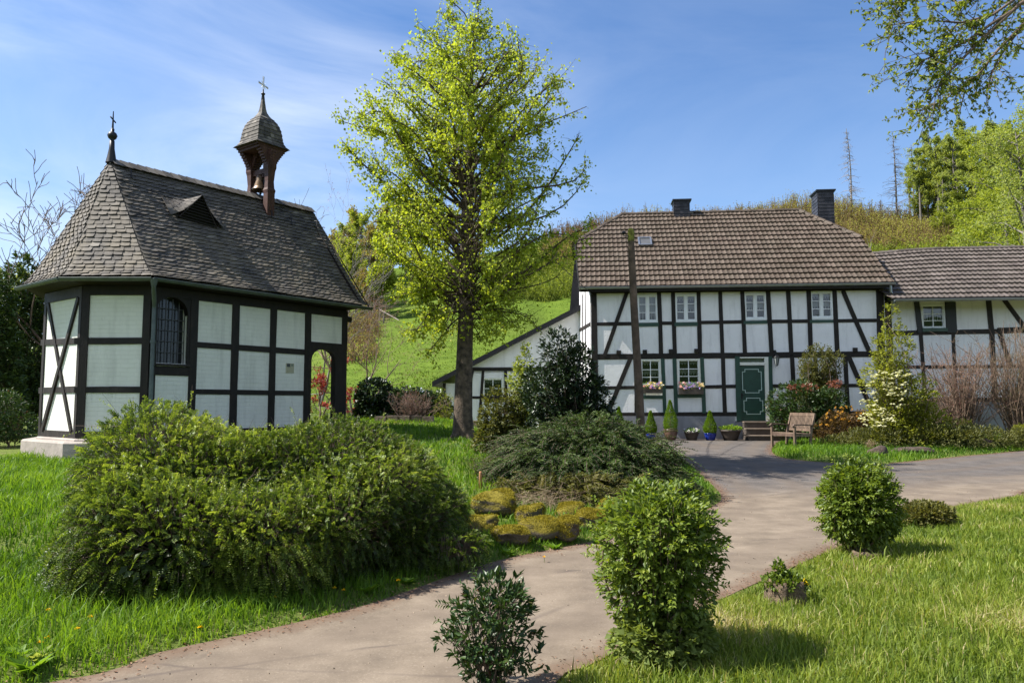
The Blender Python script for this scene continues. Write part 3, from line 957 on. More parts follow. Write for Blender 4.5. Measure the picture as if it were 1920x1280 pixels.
# gable infill and soffit
mb.add([eD + Vector((0, 0, -.02)) - AX * .2, eD2 - AX * .2, rB - AX * .25], [(0, 1, 2)], 1)
mb.add([eD + Vector((0, 0, -.05)), eD2 + Vector((0, 0, -.05)), rB + Vector((0, 0, -.07)), rB, eD, eD2], [(0, 4, 3, 2), (1, 2, 3, 5)], 1)
eav = [eA, eB, eC, eD, eD2, eC2]
for i in range(6):
    a, b = eav[i], eav[(i + 1) % 6]; wa, wb = OUT[i], OUT[(i + 1) % 6]
    ia = a + (wa - a) * 1.1; ib = b + (wb - b) * 1.1
    ia.z = ib.z = 3.80
    mb.quad(a + Vector((0, 0, -.03)), b + Vector((0, 0, -.03)), ib, ia, 1)
roof = mb.build('roof', [M['slate'], M['timber']], chapel)
mb = MB()      # ridge: overlapping cap slates
nR = 28
for i in range(nR):
    a = rA.lerp(rB, i / nR); b = rA.lerp(rB, (i + 1.3) / nR if i < nR - 1 else 1)
    for sgn, dz in ((1, 0.014), (-1, 0.0)):
        o1 = RT * (.14 * sgn) + Vector((0, 0, -.16))
        up_ = Vector((0, 0, .05 + dz))
        mb.add([a + up_, b + up_ * .7, b + o1 + RT * .05 * sgn + up_ * .7, a + o1 + RT * .05 * sgn + up_], [(0, 1, 2, 3)], 0, rg.random())
mb.build('ridge_cap', M['slate'], roof)
# roof hooks
mb = MB()
sCD = surf(eC, eD, rA, rB)
hookpts = [(0.06, .91), (.70, .83), (.96, .83), (.80, .80)]
for a_, v_ in hookpts:
    mb = MB(); p = sCD(a_, v_); mb.tube([p + Vector((0, 0, .1)), p + RT * .10 + Vector((0, 0, .08)), p + RT * .10 + Vector((0, 0, -.07)), p + RT * .16 + Vector((0, 0, -.10))], .012, 5); mb.build('roof_hook', M['iron'], roof)
# triangular louvred dormer
pc = sCD(.3, .5)
nrm_ = (sCD(.3, .6) - sCD(.3, .5)).cross(AX).normalized()
if nrm_.z < 0: nrm_ = -nrm_
def onroof(px, py, off=0.): return hitplane(px, py, pc + nrm_ * off, nrm_)
bl = onroof(333, 407); br_ = onroof(403, 427)
mid_ = (bl + br_) / 2
ap = mid_ + Vector((0, 0, .56)) + RT * .10
# the little ridge runs level back into the roof
tb_ = (pc - ap).dot(nrm_) / (-RT).dot(nrm_)
bk = ap - RT * tb_ + Vector((0, 0, .01))
dm = MB(); rngd = random.Random(4)
def dsurf(e_, sgn):
    side = e_ - AX * (.16 * sgn) + RT * .06
    far_ = onroof(305, 372) if sgn > 0 else onroof(398, 398)
    def f(a, v):
        lo = side.lerp(far_, a) + nrm_ * .02; hi = (ap + RT * .07).lerp(bk, a)
        p = lo.lerp(hi, v); p = p - Vector((0, 0, .07 * sin(pi * v) * (1 - a * .6)))
        return p
    return f
slates(dm, dsurf(bl, 1), 7, .13, rngd, skew=.2, n_under=6, lift=.010)
slates(dm, dsurf(br_, -1), 7, .13, rngd, skew=-.2, n_under=6, lift=.010)
dmr = dm.build('dormer', [M['slate'], M['timber']], roof)
dm = MB()
dm.add([bl + RT * .02, br_ + RT * .02, ap + RT * .0], [(0, 1, 2)], 1)
for k in range(9):
    s0 = k / 9 * .94
    a = bl.lerp(ap, s0) + RT * .05; b = br_.lerp(ap, s0) + RT * .05
    if (a - b).length > .05: dm.beam(a, b, .05, .012, m=0)
dm.tube([bl + RT * .06, ap + RT * .08, br_ + RT * .06], .02, 6)
dm.build('louvre', [M['timber'], M['dark']], chapel)
# gutters, downpipe
def gutter(mb, a, b, r_=.06, z=.0):
    a = Vector(a); b = Vector(b); d = (b - a).normalized(); s_ = Vector((d.y, -d.x, 0))
    n_ = 8; vs = []
    for p in (a, b):
        for k in range(n_ + 1):
            t = pi * k / n_
            vs.append(p + s_ * (cos(t) * r_) + Vector((0, 0, -sin(t) * r_ + z)))
    for p in (a, b):
        for k in range(n_ + 1):
            t = pi * k / n_
            vs.append(p + s_ * (cos(t) * (r_ - .006)) + Vector((0, 0, -sin(t) * (r_ - .006) + z)))
    n1 = n_ + 1; fs = []
    for k in range(n_):
        fs += [(k, k + 1, n1 + k + 1, n1 + k), (2 * n1 + k, 3 * n1 + k, 3 * n1 + k + 1, 2 * n1 + k + 1)]
    mb.add(vs, fs)
    for o_ in (a, b):
        mb.add([o_ + s_ * (cos(pi * k / n_) * r_) + Vector((0, 0, -sin(pi * k / n_) * r_ + z)) for k in range(n_ + 1)], [tuple(range(n_ + 1))])
    mb.tube([a + s_ * r_ + Vector((0, 0, z)), b + s_ * r_ + Vector((0, 0, z))], .008, 6)
g = MB()
go = Vector((0, 0, -.055))
def outw(e_, k=.06):
    v = (e_ - CEN); v.z = 0; return e_ + v.normalized() * k
gp = [outw(x) + go for x in (eC2, eA, eB, eC, eD)]
for i in range(1, 4): gutter(g, gp[i], gp[i + 1], .058)
gt = g.build('gutter', M['zincd'], chapel)
g = MB()
c0 = gp[3] + Vector((.02, .02, -.04)); dpx = wCD.p(.02, 0, .075)
g.tube([c0 + Vector((0, 0, .02)), c0 + Vector((0, 0, -.10))], [.075, .045], 10)
g.tube([c0 + Vector((0, 0, -.08)), c0 + Vector((-.0, .0, -.16)), Vector((dpx.x, dpx.y, c0.z - .38)), Vector((dpx.x, dpx.y, c0.z - .48)), Vector((dpx.x, dpx.y, .8))], .04, 12)
for z in (2.75, 1.5): g.tube([(dpx.x, dpx.y, z - .025), (dpx.x, dpx.y, z + .025)], .052, 12)
g.build('downpipe', M['zincd'], chapel)
# finial on the hip
fn = MB(); q = rA + Vector((0, 0, -.05)) + AX * .02
fn.lathe(q, [(.11, 0), (.085, .12), (.055, .30), (.048, .47), (.03, .48), (.075, .52), (.098, .58), (.075, .635), (.035, .66), (.035, .72), (.018, .74), (0.0, .75)], 18)
cr0 = q + Vector((0, 0, .72))
fn.build('roof_finial', M['iron'], chapel)
fn = MB(); dcr = (RT * .55 - AX * .83).normalized()
fn.tube([cr0, cr0 + Vector((0, 0, .38))], [.022, .009], 8)
fn.beam(cr0 + Vector((0, 0, .17)) - dcr * .10, cr0 + Vector((0, 0, .23)) + dcr * .10 , .018, .022)
fn.build('small_cross', M['iron'], chapel)

# bell turret riding on the ridge
tpos = MID + AX * ((tB) * .66) + RT * .10
tp_ = hitplane(490, 300, MID + RT * .08, RT)
tpos = Vector((tp_.x, tp_.y, 0))
Rz = Matrix((AX, RT * -1, Vector((0, 0, 1)))).transposed()
turret = chapel
TW = .62
zc = RZ - .12
DT = (tpos.y) 
ztop_post = zat(288, DT); zcap = zat(268, DT); 
tb = MB()
def tpt(a, b, z): return tpos + AX * a + RT * b + Vector((0, 0, z))
for sb in (-1, 1):
    pb = MB(); b0 = sb * .345
    z0 = RZ - .62
    zz = [z0, RZ + .02, RZ + .10, RZ + .16, zat(345, DT), zat(326, DT), zat(320, DT), ztop_post]
    wr = [.17, .17, .19, .14, .12, .17, .20, .20]; wa_ = [.20, .20, .23, .19, .17, .20, .24, .24]
    for i in range(len(zz) - 1):
        P0 = [tpt(x * wa_[i] / 2, b0 + y * wr[i] / 2, zz[i]) for x, y in ((-1, -1), (1, -1), (1, 1), (-1, 1))]
        P1 = [tpt(x * wa_[i + 1] / 2, b0 + y * wr[i + 1] / 2, zz[i + 1]) for x, y in ((-1, -1), (1, -1), (1, 1), (-1, 1))]
        pb.add(P0 + P1, [(3, 2, 1, 0), (4, 5, 6, 7), (0, 1, 5, 4), (1, 2, 6, 5), (2, 3, 7, 6), (3, 0, 4, 7)])
    # stepped carved brackets
    for (dx_, dy_, mx) in ((1, 0, .21), (-1, 0, .21), (0, -sb, .20), (0, sb, .04)):
        for k in range(6):
            ln = .02 + mx * ((k + 1) / 6) ** 1.3
            zb = ztop_post - .36 + .06 * k
            c_ = tpt(dx_ * (.09 + ln / 2), b0 + dy_ * (.08 + ln / 2), zb + .03)
            pb.boxc(c_, (ln if dx_ else .17), (ln if dy_ else .15), .0605, Rz)
    pb.build('post', M['red_timber'], turret)
tb.boxc(tpt(0, 0, ztop_post + .03), .74, .84, .06, Rz)
tb.boxc(tpt(0, 0, ztop_post + .085), .82, .86, .05, Rz)
tb.build('turret_frame', M['red_timber'], turret)
tb = MB(); tb.boxc(tpt(0, 0, zat(324, DT)), .11, .56, .13, Rz); tb.boxc(tpt(0, 0, zat(330, DT) - .02), .07, .3, .08, Rz)
tb.build('bell_beam', M['red_timber'], turret)
# bell-shaped slated cap
cap = MB()
zb0_ = ztop_post + .11
zt1 = zat(217, DT); zt2 = zat(183, DT)
H1 = zt1 - zb0_
CH = zt2 - zb0_
prof = [(.475, 0), (.455, .015), (.40, .06), (.365, .12), (.35, .18), (.338, .26), (.322, .34), (.295, .42), (.255, .49), (.20, .555), (.15, .60), (.115, .64), (.085, .70), (.062, .78), (.048, .87), (.036, .95), (.030, 1.0)]
prof = [(r_ * (1.0 if r_ > .1 else .9), z_ * CH) for r_, z_ in prof]
def capf(r_, z_, ang):
    # square with softened corners
    c_, s_ = cos(ang), sin(ang)
    k = 1 / max(abs(c_), abs(s_))
    k = min(k, 1.40)
    return tpos + AX * (r_ * c_ * k) + RT * (r_ * s_ * k) + Vector((0, 0, zb0_ + z_))
rgc = random.Random(8)
for i in range(len(prof) - 1):
    n_ = 24; nsub = 1
    for j in range(nsub):
        f0, f1 = j / nsub, (j + 1) / nsub
        r0_, z0_ = prof[i][0] + (prof[i + 1][0] - prof[i][0]) * f0, prof[i][1] + (prof[i + 1][1] - prof[i][1]) * f0
        r1_, z1_ = prof[i][0] + (prof[i + 1][0] - prof[i][0]) * f1, prof[i][1] + (prof[i + 1][1] - prof[i][1]) * f1
        for k in range(n_):
            t0, t1 = 2 * pi * (k + .5 * (i % 2) * 0) / n_ + pi / 4, 2 * pi * (k + 1) / n_ + pi / 4
            l_ = .012 if i < 10 else 0
            cap.add([capf(r0_ + l_, z0_, t0), capf(r0_ + l_, z0_, t1), capf(r1_, z1_, t1), capf(r1_, z1_, t0)], [(0, 1, 2, 3)], 0, rgc.random())
            if l_: cap.add([capf(r0_ + l_, z0_, t0), capf(r0_ - .01, z0_ - .005, t0), capf(r0_ - .01, z0_ - .005, t1), capf(r0_ + l_, z0_, t1)], [(0, 1, 2, 3)], 0, .1)
cap.add([capf(.475, 0, 2 * pi * k / 24) for k in range(24)], [tuple(range(23, -1, -1))], 0, .1)
cp_ = cap.build('turret_cap', M['slate'], turret)
sx = MB(); tz = zt2
sx.lathe(tpos, [(.045, tz - .05), (.03, tz + .06), (.05, tz + .075), (.05, tz + .10), (.02, tz + .12), (.015, tz + .2), (0, tz + .2)], 12)
sx.build('spike', M['iron'], turret)
sx = MB(); cz = zat(160, DT); tcz = zat(144, DT)
dcr = (RT * .35 - AX * .94).normalized()
c_ = Vector((tpos.x, tpos.y, cz))
def blade(a, b, w0, w1):
    a = Vector(a); b = Vector(b); d = (b - a).normalized(); s_ = d.cross(RT).normalized()
    sx.add([a + s_ * w0, a - s_ * w0, b - s_ * w1, b + s_ * w1, a + RT * .012 + s_ * 0, b + RT * .012], [(0, 4, 5, 3), (4, 1, 2, 5), (3, 2, 1, 0)])
blade(c_, (tpos.x, tpos.y, tcz), .015, .03); blade(c_, (tpos.x, tpos.y, tz + .15), .015, .02)
blade(c_, c_ + dcr * .2 + Vector((0, 0, .0)), .015, .03); blade(c_, c_ - dcr * .2, .015, .03)
for a_ in (45, 135, 225, 315):
    blade(c_, c_ + dcr * (.11 * cos(radians(a_))) + Vector((0, 0, .11 * sin(radians(a_)))), .008, .002)
sx.tube([c_ - RT * .02, c_ + RT * .02], .035, 10)
sx.build('star_cross', M['silver'], turret)
bl_ = MB(); bz = zat(322, DT) - .07; s_ = (bz - zat(357, DT)) / .38
bl_.lathe(tpos, [(0, bz), (.05 * s_, bz - .005), (.085 * s_, bz - .03 * s_), (.10 * s_, bz - .08 * s_), (.115 * s_, bz - .2 * s_), (.15 * s_, bz - .3 * s_), (.20 * s_, bz - .37 * s_), (.205 * s_, bz - .39 * s_), (.18 * s_, bz - .38 * s_), (.09 * s_, bz - .1 * s_), (0, bz - .08 * s_)], 24)
bell = bl_.build('bell', M['copper'], turret)
bl_ = MB(); bl_.tube([tpos + Vector((0, 0, bz - .1)), tpos + Vector((0, 0, bz - .44 * s_))], [.01, .012], 8); bl_.lathe(tpos, [(0, bz - .40 * s_), (.03, bz - .43 * s_), (.03, bz - .47 * s_), (0, bz - .5 * s_)], 10)
bl_.build('clapper', M['iron'], bell)
# ================================================================== HOUSE
HU = Vector((cos(radians(5.5)), -sin(radians(5.5)), 0))
p0 = at(1410, 757, 26.7)
hb = p0 - HU * 20
WH = Wall((hb.x, hb.y), HU)
WN = WH.n                       # towards the camera
house = thing('farmhouse', 'two-storey half-timbered farmhouse with brown tiled half-hipped roof and green door', 'house', (8.3, 29.5, .33))
def hu(px, py=700): return WH.hit(px, py)[0]
def hz(py, px=1400): return WH.hit(px, py)[1]
uL = hu(1108, 640); uR = hu(1664, 700)
zT = hz(536); zBase = hz(780); GZ = .33
HD = 8.4
# window openings: px rect
WINS = [  # x0,x1,y0,y1, kind
    (1195, 1233, 552, 605, 'u0'), (1266, 1306, 551, 604, 'u'), (1396, 1436, 549, 600, 'u'), (1520, 1560.5, 546, 598, 'u'),
    (1200.5, 1239, 673, 724, 'd'), (1270, 1312.5, 672, 722, 'd')]
def uz(px, py): return WH.hit(px, py)
holes = []
for x0, x1, y0, y1, k in WINS:
    a = uz(x0, y1); b = uz(x1, y0); holes.append((a[0], b[0], a[1], b[1]))
da = uz(1386, 789); db = uz(1440, 669); dz0 = hz(789)
holes.append((da[0], db[0], da[1], db[1]))
mb = MB(); WH.holes(mb, (uL, uR, zBase - .02, zT), holes, .16); mb.build('front_wall', M['plaster'], house)
mb = MB()
pl0 = .0
WH.rect(mb, uL, da[0] - .15, pl0, zBase, -.3, .03); WH.rect(mb, db[0] + .15, uR, pl0, zBase, -.3, .03)
WH.rect(mb, da[0] - .15, db[0] + .15, pl0, dz0 - .02, -.3, .0)
mb.build('plinth', M['plinth'], house)
# gable wall on the left (sunlit), with rear part
def hp(u, w, z):    # house local: u along front, w to the back
    return WH.O + HU * u - WN * w + Vector((0, 0, z))
T = MB(); G_ = []; w = WH
def gst(a, b, wd, d1):
    m_ = MB(); w.strip(m_, a, b, wd, d1); G_.append(m_)
EAV = hz(537) + .02
# --- upper storey posts
top = 545; fl = 666
def post(xa, xb, y0=545, y1=668, wd=.145, m=T, d1=.024):
    w.strip(m, (xa, y0), (xb, y1), wd, d1)
w.strip_uz(T, (uL, hz(541, 1300)), (uR, hz(541, 1400)), .26, .045)              # wall plate
w.strip(T, (1112, 607.5), (1194, 606.5), .125, .018); w.strip(T, (1234, 606), (1264, 605.7), .125, .018); w.strip(T, (1308, 604.5), (1394, 603.4), .125, .018)
w.strip(T, (1438, 602.6), (1518, 602), .125, .018); w.strip(T, (1562, 601.5), (1660, 600.5), .125, .018)
gst((1193, 609), (1235, 608.3), .13, .03); gst((1264.5, 608), (1308, 607.5), .13, .03)
gst((1394, 604.5), (1438, 603.6), .12, .03); gst((1518, 602.5), (1562, 601.8), .10, .03)
w.strip(T, (1112, 669), (1662, 663.3), .20, .019)                                # floor beam
w.strip(T, (1113, 545), (1117, 776), .21, .028, w2=.21)
post(1190.5, 1193, y1=776, wd=.12)
post(1235.5, 1239.5); post(1261.7, 1265.3); post(1309.5, 1312.5); post(1350, 1354.7, wd=.135); post(1391.5, 1397)
post(1439.5, 1447, wd=.15); post(1477.6, 1484, wd=.15); post(1516, 1520.5); post(1564.5, 1570, wd=.15)
w.strip(T, (1175.5, 548), (1133, 668), .145, .032)
w.strip(T, (1580, 545), (1631, 662), .145, .032)
w.strip(T, (1649, 540), (1655, 780), .25, .03)
for x_, y_ in ((1160, 660.5), (1209, 659.5), (1258, 658.5), (1305.5, 657.5), (1603, 655.5)):
    a = uz(x_, y_); w.rect(T, a[0] - .075, a[0] + .075, a[1] - .07, a[1] + .07, -.04, .06)
# --- ground floor
w.strip(T, (1118, 727), (1196, 726), .12, .018); w.strip(T, (1245, 725.5), (1264, 725.2), .12, .018); w.strip(T, (1320, 725), (1382, 724), .12, .018)
w.strip(T, (1446, 723.5), (1660, 722), .12, .018)
w.strip(T, (1118, 777), (1381, 776), .15, .022); w.strip(T, (1447, 775), (1660, 774), .15, .022)
w.strip(T, (1182, 672), (1139, 775), .15, .032); w.strip(T, (1589, 664), (1636, 772), .15, .032)
gst((1242.5, 672), (1246.5, 774), .125, .026); gst((1264.5, 672), (1268, 774), .13, .026); gst((1316, 670), (1320.5, 774), .135, .026)
gst((1195, 672), (1199, 774), .10, .026)
gst((1199, 744), (1243, 744), .12, .034); gst((1270, 742.5), (1317, 742), .12, .034)
w.strip(T, (1355.5, 668), (1359, 775), .14, .024); w.strip(T, (1484.5, 664), (1490.5, 775), .14, .024); w.strip(T, (1584.5, 664), (1590, 775), .14, .024)
w.strip(T, (1528, 664), (1533, 775), .14, .024)
gst((1382, 668), (1385.5, 789), .16, .040); gst((1443.5, 668), (1447, 789), .13, .040)
T.build('timber_frame', M['timber'], house)
for m_ in G_: m_.build('green_beam', M['green'], house)

# --- windows
def lace(mb, P, u0, u1, z0, z1, d, n=5, seed=0, inv=False):
    """a gathered lace strip with a scalloped lower edge"""
    N = n * 8
    for i in range(N):
        a, b = i / N, (i + 1) / N
        ua, ub = u0 + (u1 - u0) * a, u0 + (u1 - u0) * b
        fa, fb = [((1 - abs(((x * n) % 1) - .5) * 2)) for x in (a, b)]
        za, zb = z0 + (z1 - z0) * .45 * (1 - fa), z0 + (z1 - z0) * .45 * (1 - fb)
        da_, db_ = d + .008 * sin(a * n * 4 * pi), d + .008 * sin(b * n * 4 * pi)
        mb.add([P(ua, za, da_), P(ub, zb, db_), P(ub, z1, db_), P(ua, z1, da_)], [(0, 1, 2, 3)])
def window(wl, h, kind, parent, rows=3):
    u0, u1, z0, z1 = h
    wm = MB(); P = wl.p
    fw = .055
    def rc(a, b, c, d, d0, d1): wl.rect(wm, a, b, c, d, d0, d1)
    rc(u0 + .002, u0 + fw, z0, z1, -.10, .014); rc(u1 - fw, u1 - .002, z0, z1, -.10, .014)
    rc(u0 + fw, u1 - fw, z1 - fw, z1 - .002, -.10, .012); rc(u0 + fw, u1 - fw, z0 + .002, z0 + fw * 1.3, -.10, .012)
    um_ = (u0 + u1) / 2
    a0, a1, b0, b1 = u0 + fw, u1 - fw, z0 + fw * 1.3, z1 - fw
    win = wm.build('window', M['cream'] if kind[0] == 'd' else M['whitep'], parent)
    sh = MB()
    def rs(a, b, c, d, d0, d1): wl.rect(sh, a, b, c, d, d0, d1)
    if kind[0] == 'u':
        rs(um_ - .045, um_ + .045, b0, b1, -.088, .002)
        for s0, s1 in ((a0, um_ - .045), (um_ + .045, a1)):
            rs(s0, s0 + .025, b0, b1, -.086, -.012); rs(s1 - .025, s1, b0, b1, -.086, -.012)
            rs(s0 + .025, s1 - .025, b0, b0 + .035, -.086, -.014); rs(s0 + .025, s1 - .025, b1 - .03, b1, -.086, -.014)
            for k in (1, 2):
                z = b0 + (b1 - b0) * k / 3
                rs(s0 + .025, s1 - .025, z - .012, z + .012, -.08, -.02)
    else:
        rs(um_ - .014, um_ + .014, b0, b1, -.088, -.01)
        rs(a0, a0 + .03, b0, b1, -.086, -.012); rs(a1 - .03, a1, b0, b1, -.086, -.012)
        rs(a0 + .03, a1 - .03, b1 - .03, b1, -.086, -.014); rs(a0 + .03, a1 - .03, b0, b0 + .03, -.086, -.014)
        for fr in (.30, .62):
            z = b0 + (b1 - b0) * fr
            rs(a0, a1, z - .012, z + .012, -.082, -.018)
    sh.build('sash', M['whitep'], win)
    gm = MB(); gm.quad(P(a0, b0, -.05), P(a1, b0, -.05), P(a1, b1, -.05), P(a0, b1, -.05)); gm.build('pane', M['glass'], win)
    dk = MB(); wl.rect(dk, u0, u1, z0, z1, -.5, -.48)
    for q in ((u0, u0 + .01, z0, z1), (u1 - .01, u1, z0, z1), (u0, u1, z0, z0 + .01), (u0, u1, z1 - .01, z1)): wl.rect(dk, *q, -.48, -.165)
    dk.build('room_interior', M['dark'], win)
    cu = MB()
    if kind == 'u0':
        lace(cu, P, a0, a1, b0 - .05, b1, -.16, 6)
    elif kind == 'a':
        lace(cu, P, a0, a1, b0 + (b1 - b0) * .28, b1, -.16, 8)
    else:
        hgt = b1 - b0
        lace(cu, P, a0, a1, b1 - hgt * .20, b1, -.16, 7); cu.build('lace_curtain', M['curtain'], win); cu = MB(); lace(cu, P, a0, a1, b0 + hgt * .36, b0 + hgt * (.62 if kind[0] == 'd' else .64), -.16, 7)
    cu.build('lace_curtain', M['curtain'], win)
    return win
for i, (wd, h) in enumerate(zip(WINS, holes)):
    window(WH, h, wd[4], house)
# --- door
dr = MB(); P = WH.p; u0, u1, z0, z1 = holes[-1]
uo = uz(1434.5, 730)[0]; ztr0 = hz(684.5, 1410); ztr1 = hz(680, 1410)
WH.rect(dr, u0 + .01, uo, z0 + .01, ztr0 - .01, -.10, -.04)
for k, (py0, py1) in enumerate(((697, 731), (742, 776))): pass
door = dr.build('door', M['green'], house)
dr = MB()
def panel(x0, x1, y0, y1):
    a0, b1 = uz(x0, y0); a1, b0 = uz(x1, y1); n_ = .09; t = .022
    pts = [(a0 + n_, b1), (a1 - n_, b1), (a1 - n_, b1 - n_), (a1, b1 - n_), (a1, b0 + n_), (a1 - n_, b0 + n_), (a1 - n_, b0), (a0 + n_, b0), (a0 + n_, b0 + n_), (a0, b0 + n_), (a0, b1 - n_), (a0 + n_, b1 - n_)]
    for i in range(12):
        p, q = pts[i], pts[(i + 1) % 12]
        hor = abs(p[1] - q[1]) < 1e-6
        mnu, mxu = min(p[0], q[0]), max(p[0], q[0]); mnz, mxz = min(p[1], q[1]), max(p[1], q[1])
        if hor: WH.rect(dr, mnu - t / 2, mxu + t / 2, mnz - t / 2, mxz + t / 2, -.042, -.026)
        else: WH.rect(dr, mnu - t / 2, mxu + t / 2, mnz - t / 2, mxz + t / 2, -.042, -.024)
panel(1392, 1428.5, 692, 736); panel(1395, 1431, 746, 776)
dr.build('door_moulding', simple('pale_green_moulding', (.42, .55, .50), .4, var=.05, bumpv=0), door)
dr = MB(); hk = uz(1391.5, 740)
dr.tube([P(hk[0], hk[1], -.04), P(hk[0], hk[1], .02), P(hk[0] + .1, hk[1] - .01, .025)], .012, 8); dr.boxc(P(hk[0], hk[1] - .03, -.036), .04, .02, .2)
dr.build('handle', M['iron'], door)
dr = MB(); WH.rect(dr, uo, u1, z0, z1, -.12, .035); WH.rect(dr, u0, uo - .002, ztr0, ztr1 + .02, -.12, .02); WH.rect(dr, u0, uo - .002, z1 - .04, z1, -.12, .02); WH.rect(dr, u0, u0 + .03, ztr1, z1 - .04, -.12, .018)
dfr = dr.build('door_frame', M['cream'], house)
dr = MB(); dr.quad(P(u0 + .03, ztr1, -.08), P(uo, ztr1, -.08), P(uo, z1 - .04, -.08), P(u0 + .03, z1 - .04, -.08)); dr.build('transom_pane', M['glass'], dfr)
dr = MB(); lace(dr, P, u0 + .03, uo, ztr1, z1 - .04, -.12, 6); WH.rect(dr, u0, u1, ztr0, z1, -.3, -.28, 0); dr.build('transom_curtain', M['curtain'], dfr)
# --- roof, house local coordinates
RO = .38          # eave overhang
zE = WH.hit(1400, 534, RO)[1]
RW = 3.95
zR = hitplane(1340, 397.5, hp(0, RW, 0), WN).z
zHip = None
SL = (zR - zE) / (RW + RO)
nf = (Vector((0, 0, 1)) * (RW + RO) + WN * (zR - zE)).normalized()      # front slope normal
def hitslope(px, py):
    q = hitplane(px, py, hp(0, -RO, zE), nf); r_ = q - WH.O
    return r_.dot(HU), -r_.dot(WN), q.z
eL = hitslope(1087, 535)[0]; eR = hitslope(1676, 530)[0]
rL = hitslope(1165, 398)[0]; rR = hitslope(1500, 397)[0]
hL = hitslope(1078, 458); hR = hitslope(1611, 441)
LEN = RW + RO
vHL = (hL[1] + RO) / LEN; vHR = (hR[1] + RO) / LEN
vHL = vHR = (vHL + vHR) / 2
def limL(v): return eL + (hL[0] - eL) * v / vHL if v < vHL else hL[0] + (rL - hL[0]) * (v - vHL) / (1 - vHL)
def limR(v): return eR + (hR[0] - eR) * v / vHR if v < vHR else hR[0] + (rR - hR[0]) * (v - vHR) / (1 - vHR)
def tile_roof(mb, P, limL, limR, length, rows, tw, seed=1, sub=7, wob=None):
    """P(u, s) -> point on the slope (s metres up from the eave), N normal; interlocking pantiles"""
    r_ = random.Random(seed)
    U0 = min(limL(0), limL(1), limL(.6)); U1 = max(limR(0), limR(1), limR(.6))
    nt_ = int((U1 - U0) / tw) + 1
    for i in range(rows):
        v0, v1 = i / rows, (i + 1) / rows
        for k in range(nt_):
            ua, ub = U0 + k * tw, U0 + (k + 1) * tw
            if ub <= min(limL(v0), limL(v1)) or ua >= max(limR(v0), limR(v1)): continue
            rr = min(1, max(0, r_.gauss(.5, .2))); jz = r_.uniform(-.003, .004); jy = r_.uniform(-.012, .012)
            vs = []
            for v, lf in ((v0, .062 + jz), (v1, .004)):
                for q in range(sub + 1):
                    t = q / sub; u = ua + (ub - ua) * t
                    hwv = tw * (.10 * (math.exp(-((t - .84) / .15) ** 2) + math.exp(-((t + .16) / .15) ** 2)) - .045 * sin(pi * min(t / .75, 1)))
                    uc = min(max(u, limL(v)), limR(v))
                    sv = v * length + (jy if v == v0 else 0) - (.012 if v == v0 else 0) * (1 - sin(pi * t))
                    vs.append(P(uc, sv, lf + hwv))
            n1 = sub + 1; fs = [(q, q + 1, n1 + q + 1, n1 + q) for q in range(sub)]
            base = len(vs)
            for q in range(sub + 1):
                t = q / sub; uc = min(max(ua + (ub - ua) * t, limL(v0)), limR(v0))
                vs.append(P(uc, v0 * length, -.01))
            fs += [(base + q, base + q + 1, q + 1, q) for q in range(sub)]
            mb.add(vs, fs, 0, rr, False)
def Pf(u, s, h):
    w_ = -RO + s / LEN * (RW + RO)
    return hp(u, w_, zE + s / LEN * (zR - zE)) + nf * h
slopeL = sqrt(LEN ** 2 + (zR - zE) ** 2)
def Pfront(u, s, h):
    t = s / slopeL
    return hp(u, -RO + t * LEN, zE + t * (zR - zE)) + nf * h
rf = MB()
tile_roof(rf, Pfront, limL, limR, slopeL, 16, .175, sub=6)
nb_ = (Vector((0, 0, 1)) * LEN - WN * (zR - zE)).normalized()
LB = LEN + .5
def Pback(u, s, h):
    t = s / slopeL
    return hp(u, 2 * RW + RO - t * LEN, zE + t * (zR - zE)) + nb_ * h
tile_roof(rf, Pback, limL, limR, slopeL, 21, .5, seed=2, sub=3)
# half hips
for sgn, hu0, ru, lim in ((-1, hL[0], rL, limL), (1, hR[0], rR, limR)):
    zh = zE + vHL * (zR - zE)
    a = hp(hu0, -RO + vHL * LEN, zh); b = hp(hu0, 2 * RW + RO - vHL * LEN, zh); c = hp(ru, RW, zR)
    e = HU * (sgn * .12) + Vector((0, 0, -.05))
    rf.add([a + e, b + e, c, a, b], [(0, 1, 2) if sgn > 0 else (1, 0, 2), (3, 4, 1, 0)], 0, .3)
    for k in range(1, 12):      # tile courses on the small hip
        t0, t1 = (k - 1) / 12, k / 12
        n_h = ((b - a).cross(c - a)).normalized()
        if n_h.z < 0: n_h = -n_h
        p_ = [(a + e).lerp(c, t0), (b + e).lerp(c, t0), (b + e).lerp(c, t1), (a + e).lerp(c, t1)]
        rf.add([p_[0] + n_h * .04, p_[1] + n_h * .04, p_[2] + n_h * .01, p_[3] + n_h * .01], [(0, 1, 2, 3)], 0, .3 + .4 * random.Random(k).random())
roofH = rf.build('roof', M['tile'], house)
rc_ = MB()
def ridge_tiles(mb, a, b, n_, r0=.12, seed=0):
    a = Vector(a); b = Vector(b); d = (b - a)
    rr_ = random.Random(seed)
    up = Vector((0, 0, 1)); s_ = d.cross(up).normalized(); u_ = s_.cross(d).normalized()
    for i in range(n_):
        p = a + d * (i / n_); q = a + d * ((i + 1.12) / n_); vs = []
        for (c_, rad) in ((p, r0 * 1.12), (q, r0 * .95)):
            for k in range(7):
                t = pi * k / 6
                vs.append(c_ + s_ * (cos(t) * rad) + u_ * (sin(t) * rad * .8 - .06))
        fs = [(k, k + 1, 7 + k + 1, 7 + k) for k in range(6)] + [tuple(range(6, -1, -1))]
        mb.add(vs, fs, 0, rr_.random())
ridge_tiles(rc_, hp(rL, RW, zR + .03), hp(rR, RW, zR + .03), 22, seed=1)
zh = zE + vHL * (zR - zE)
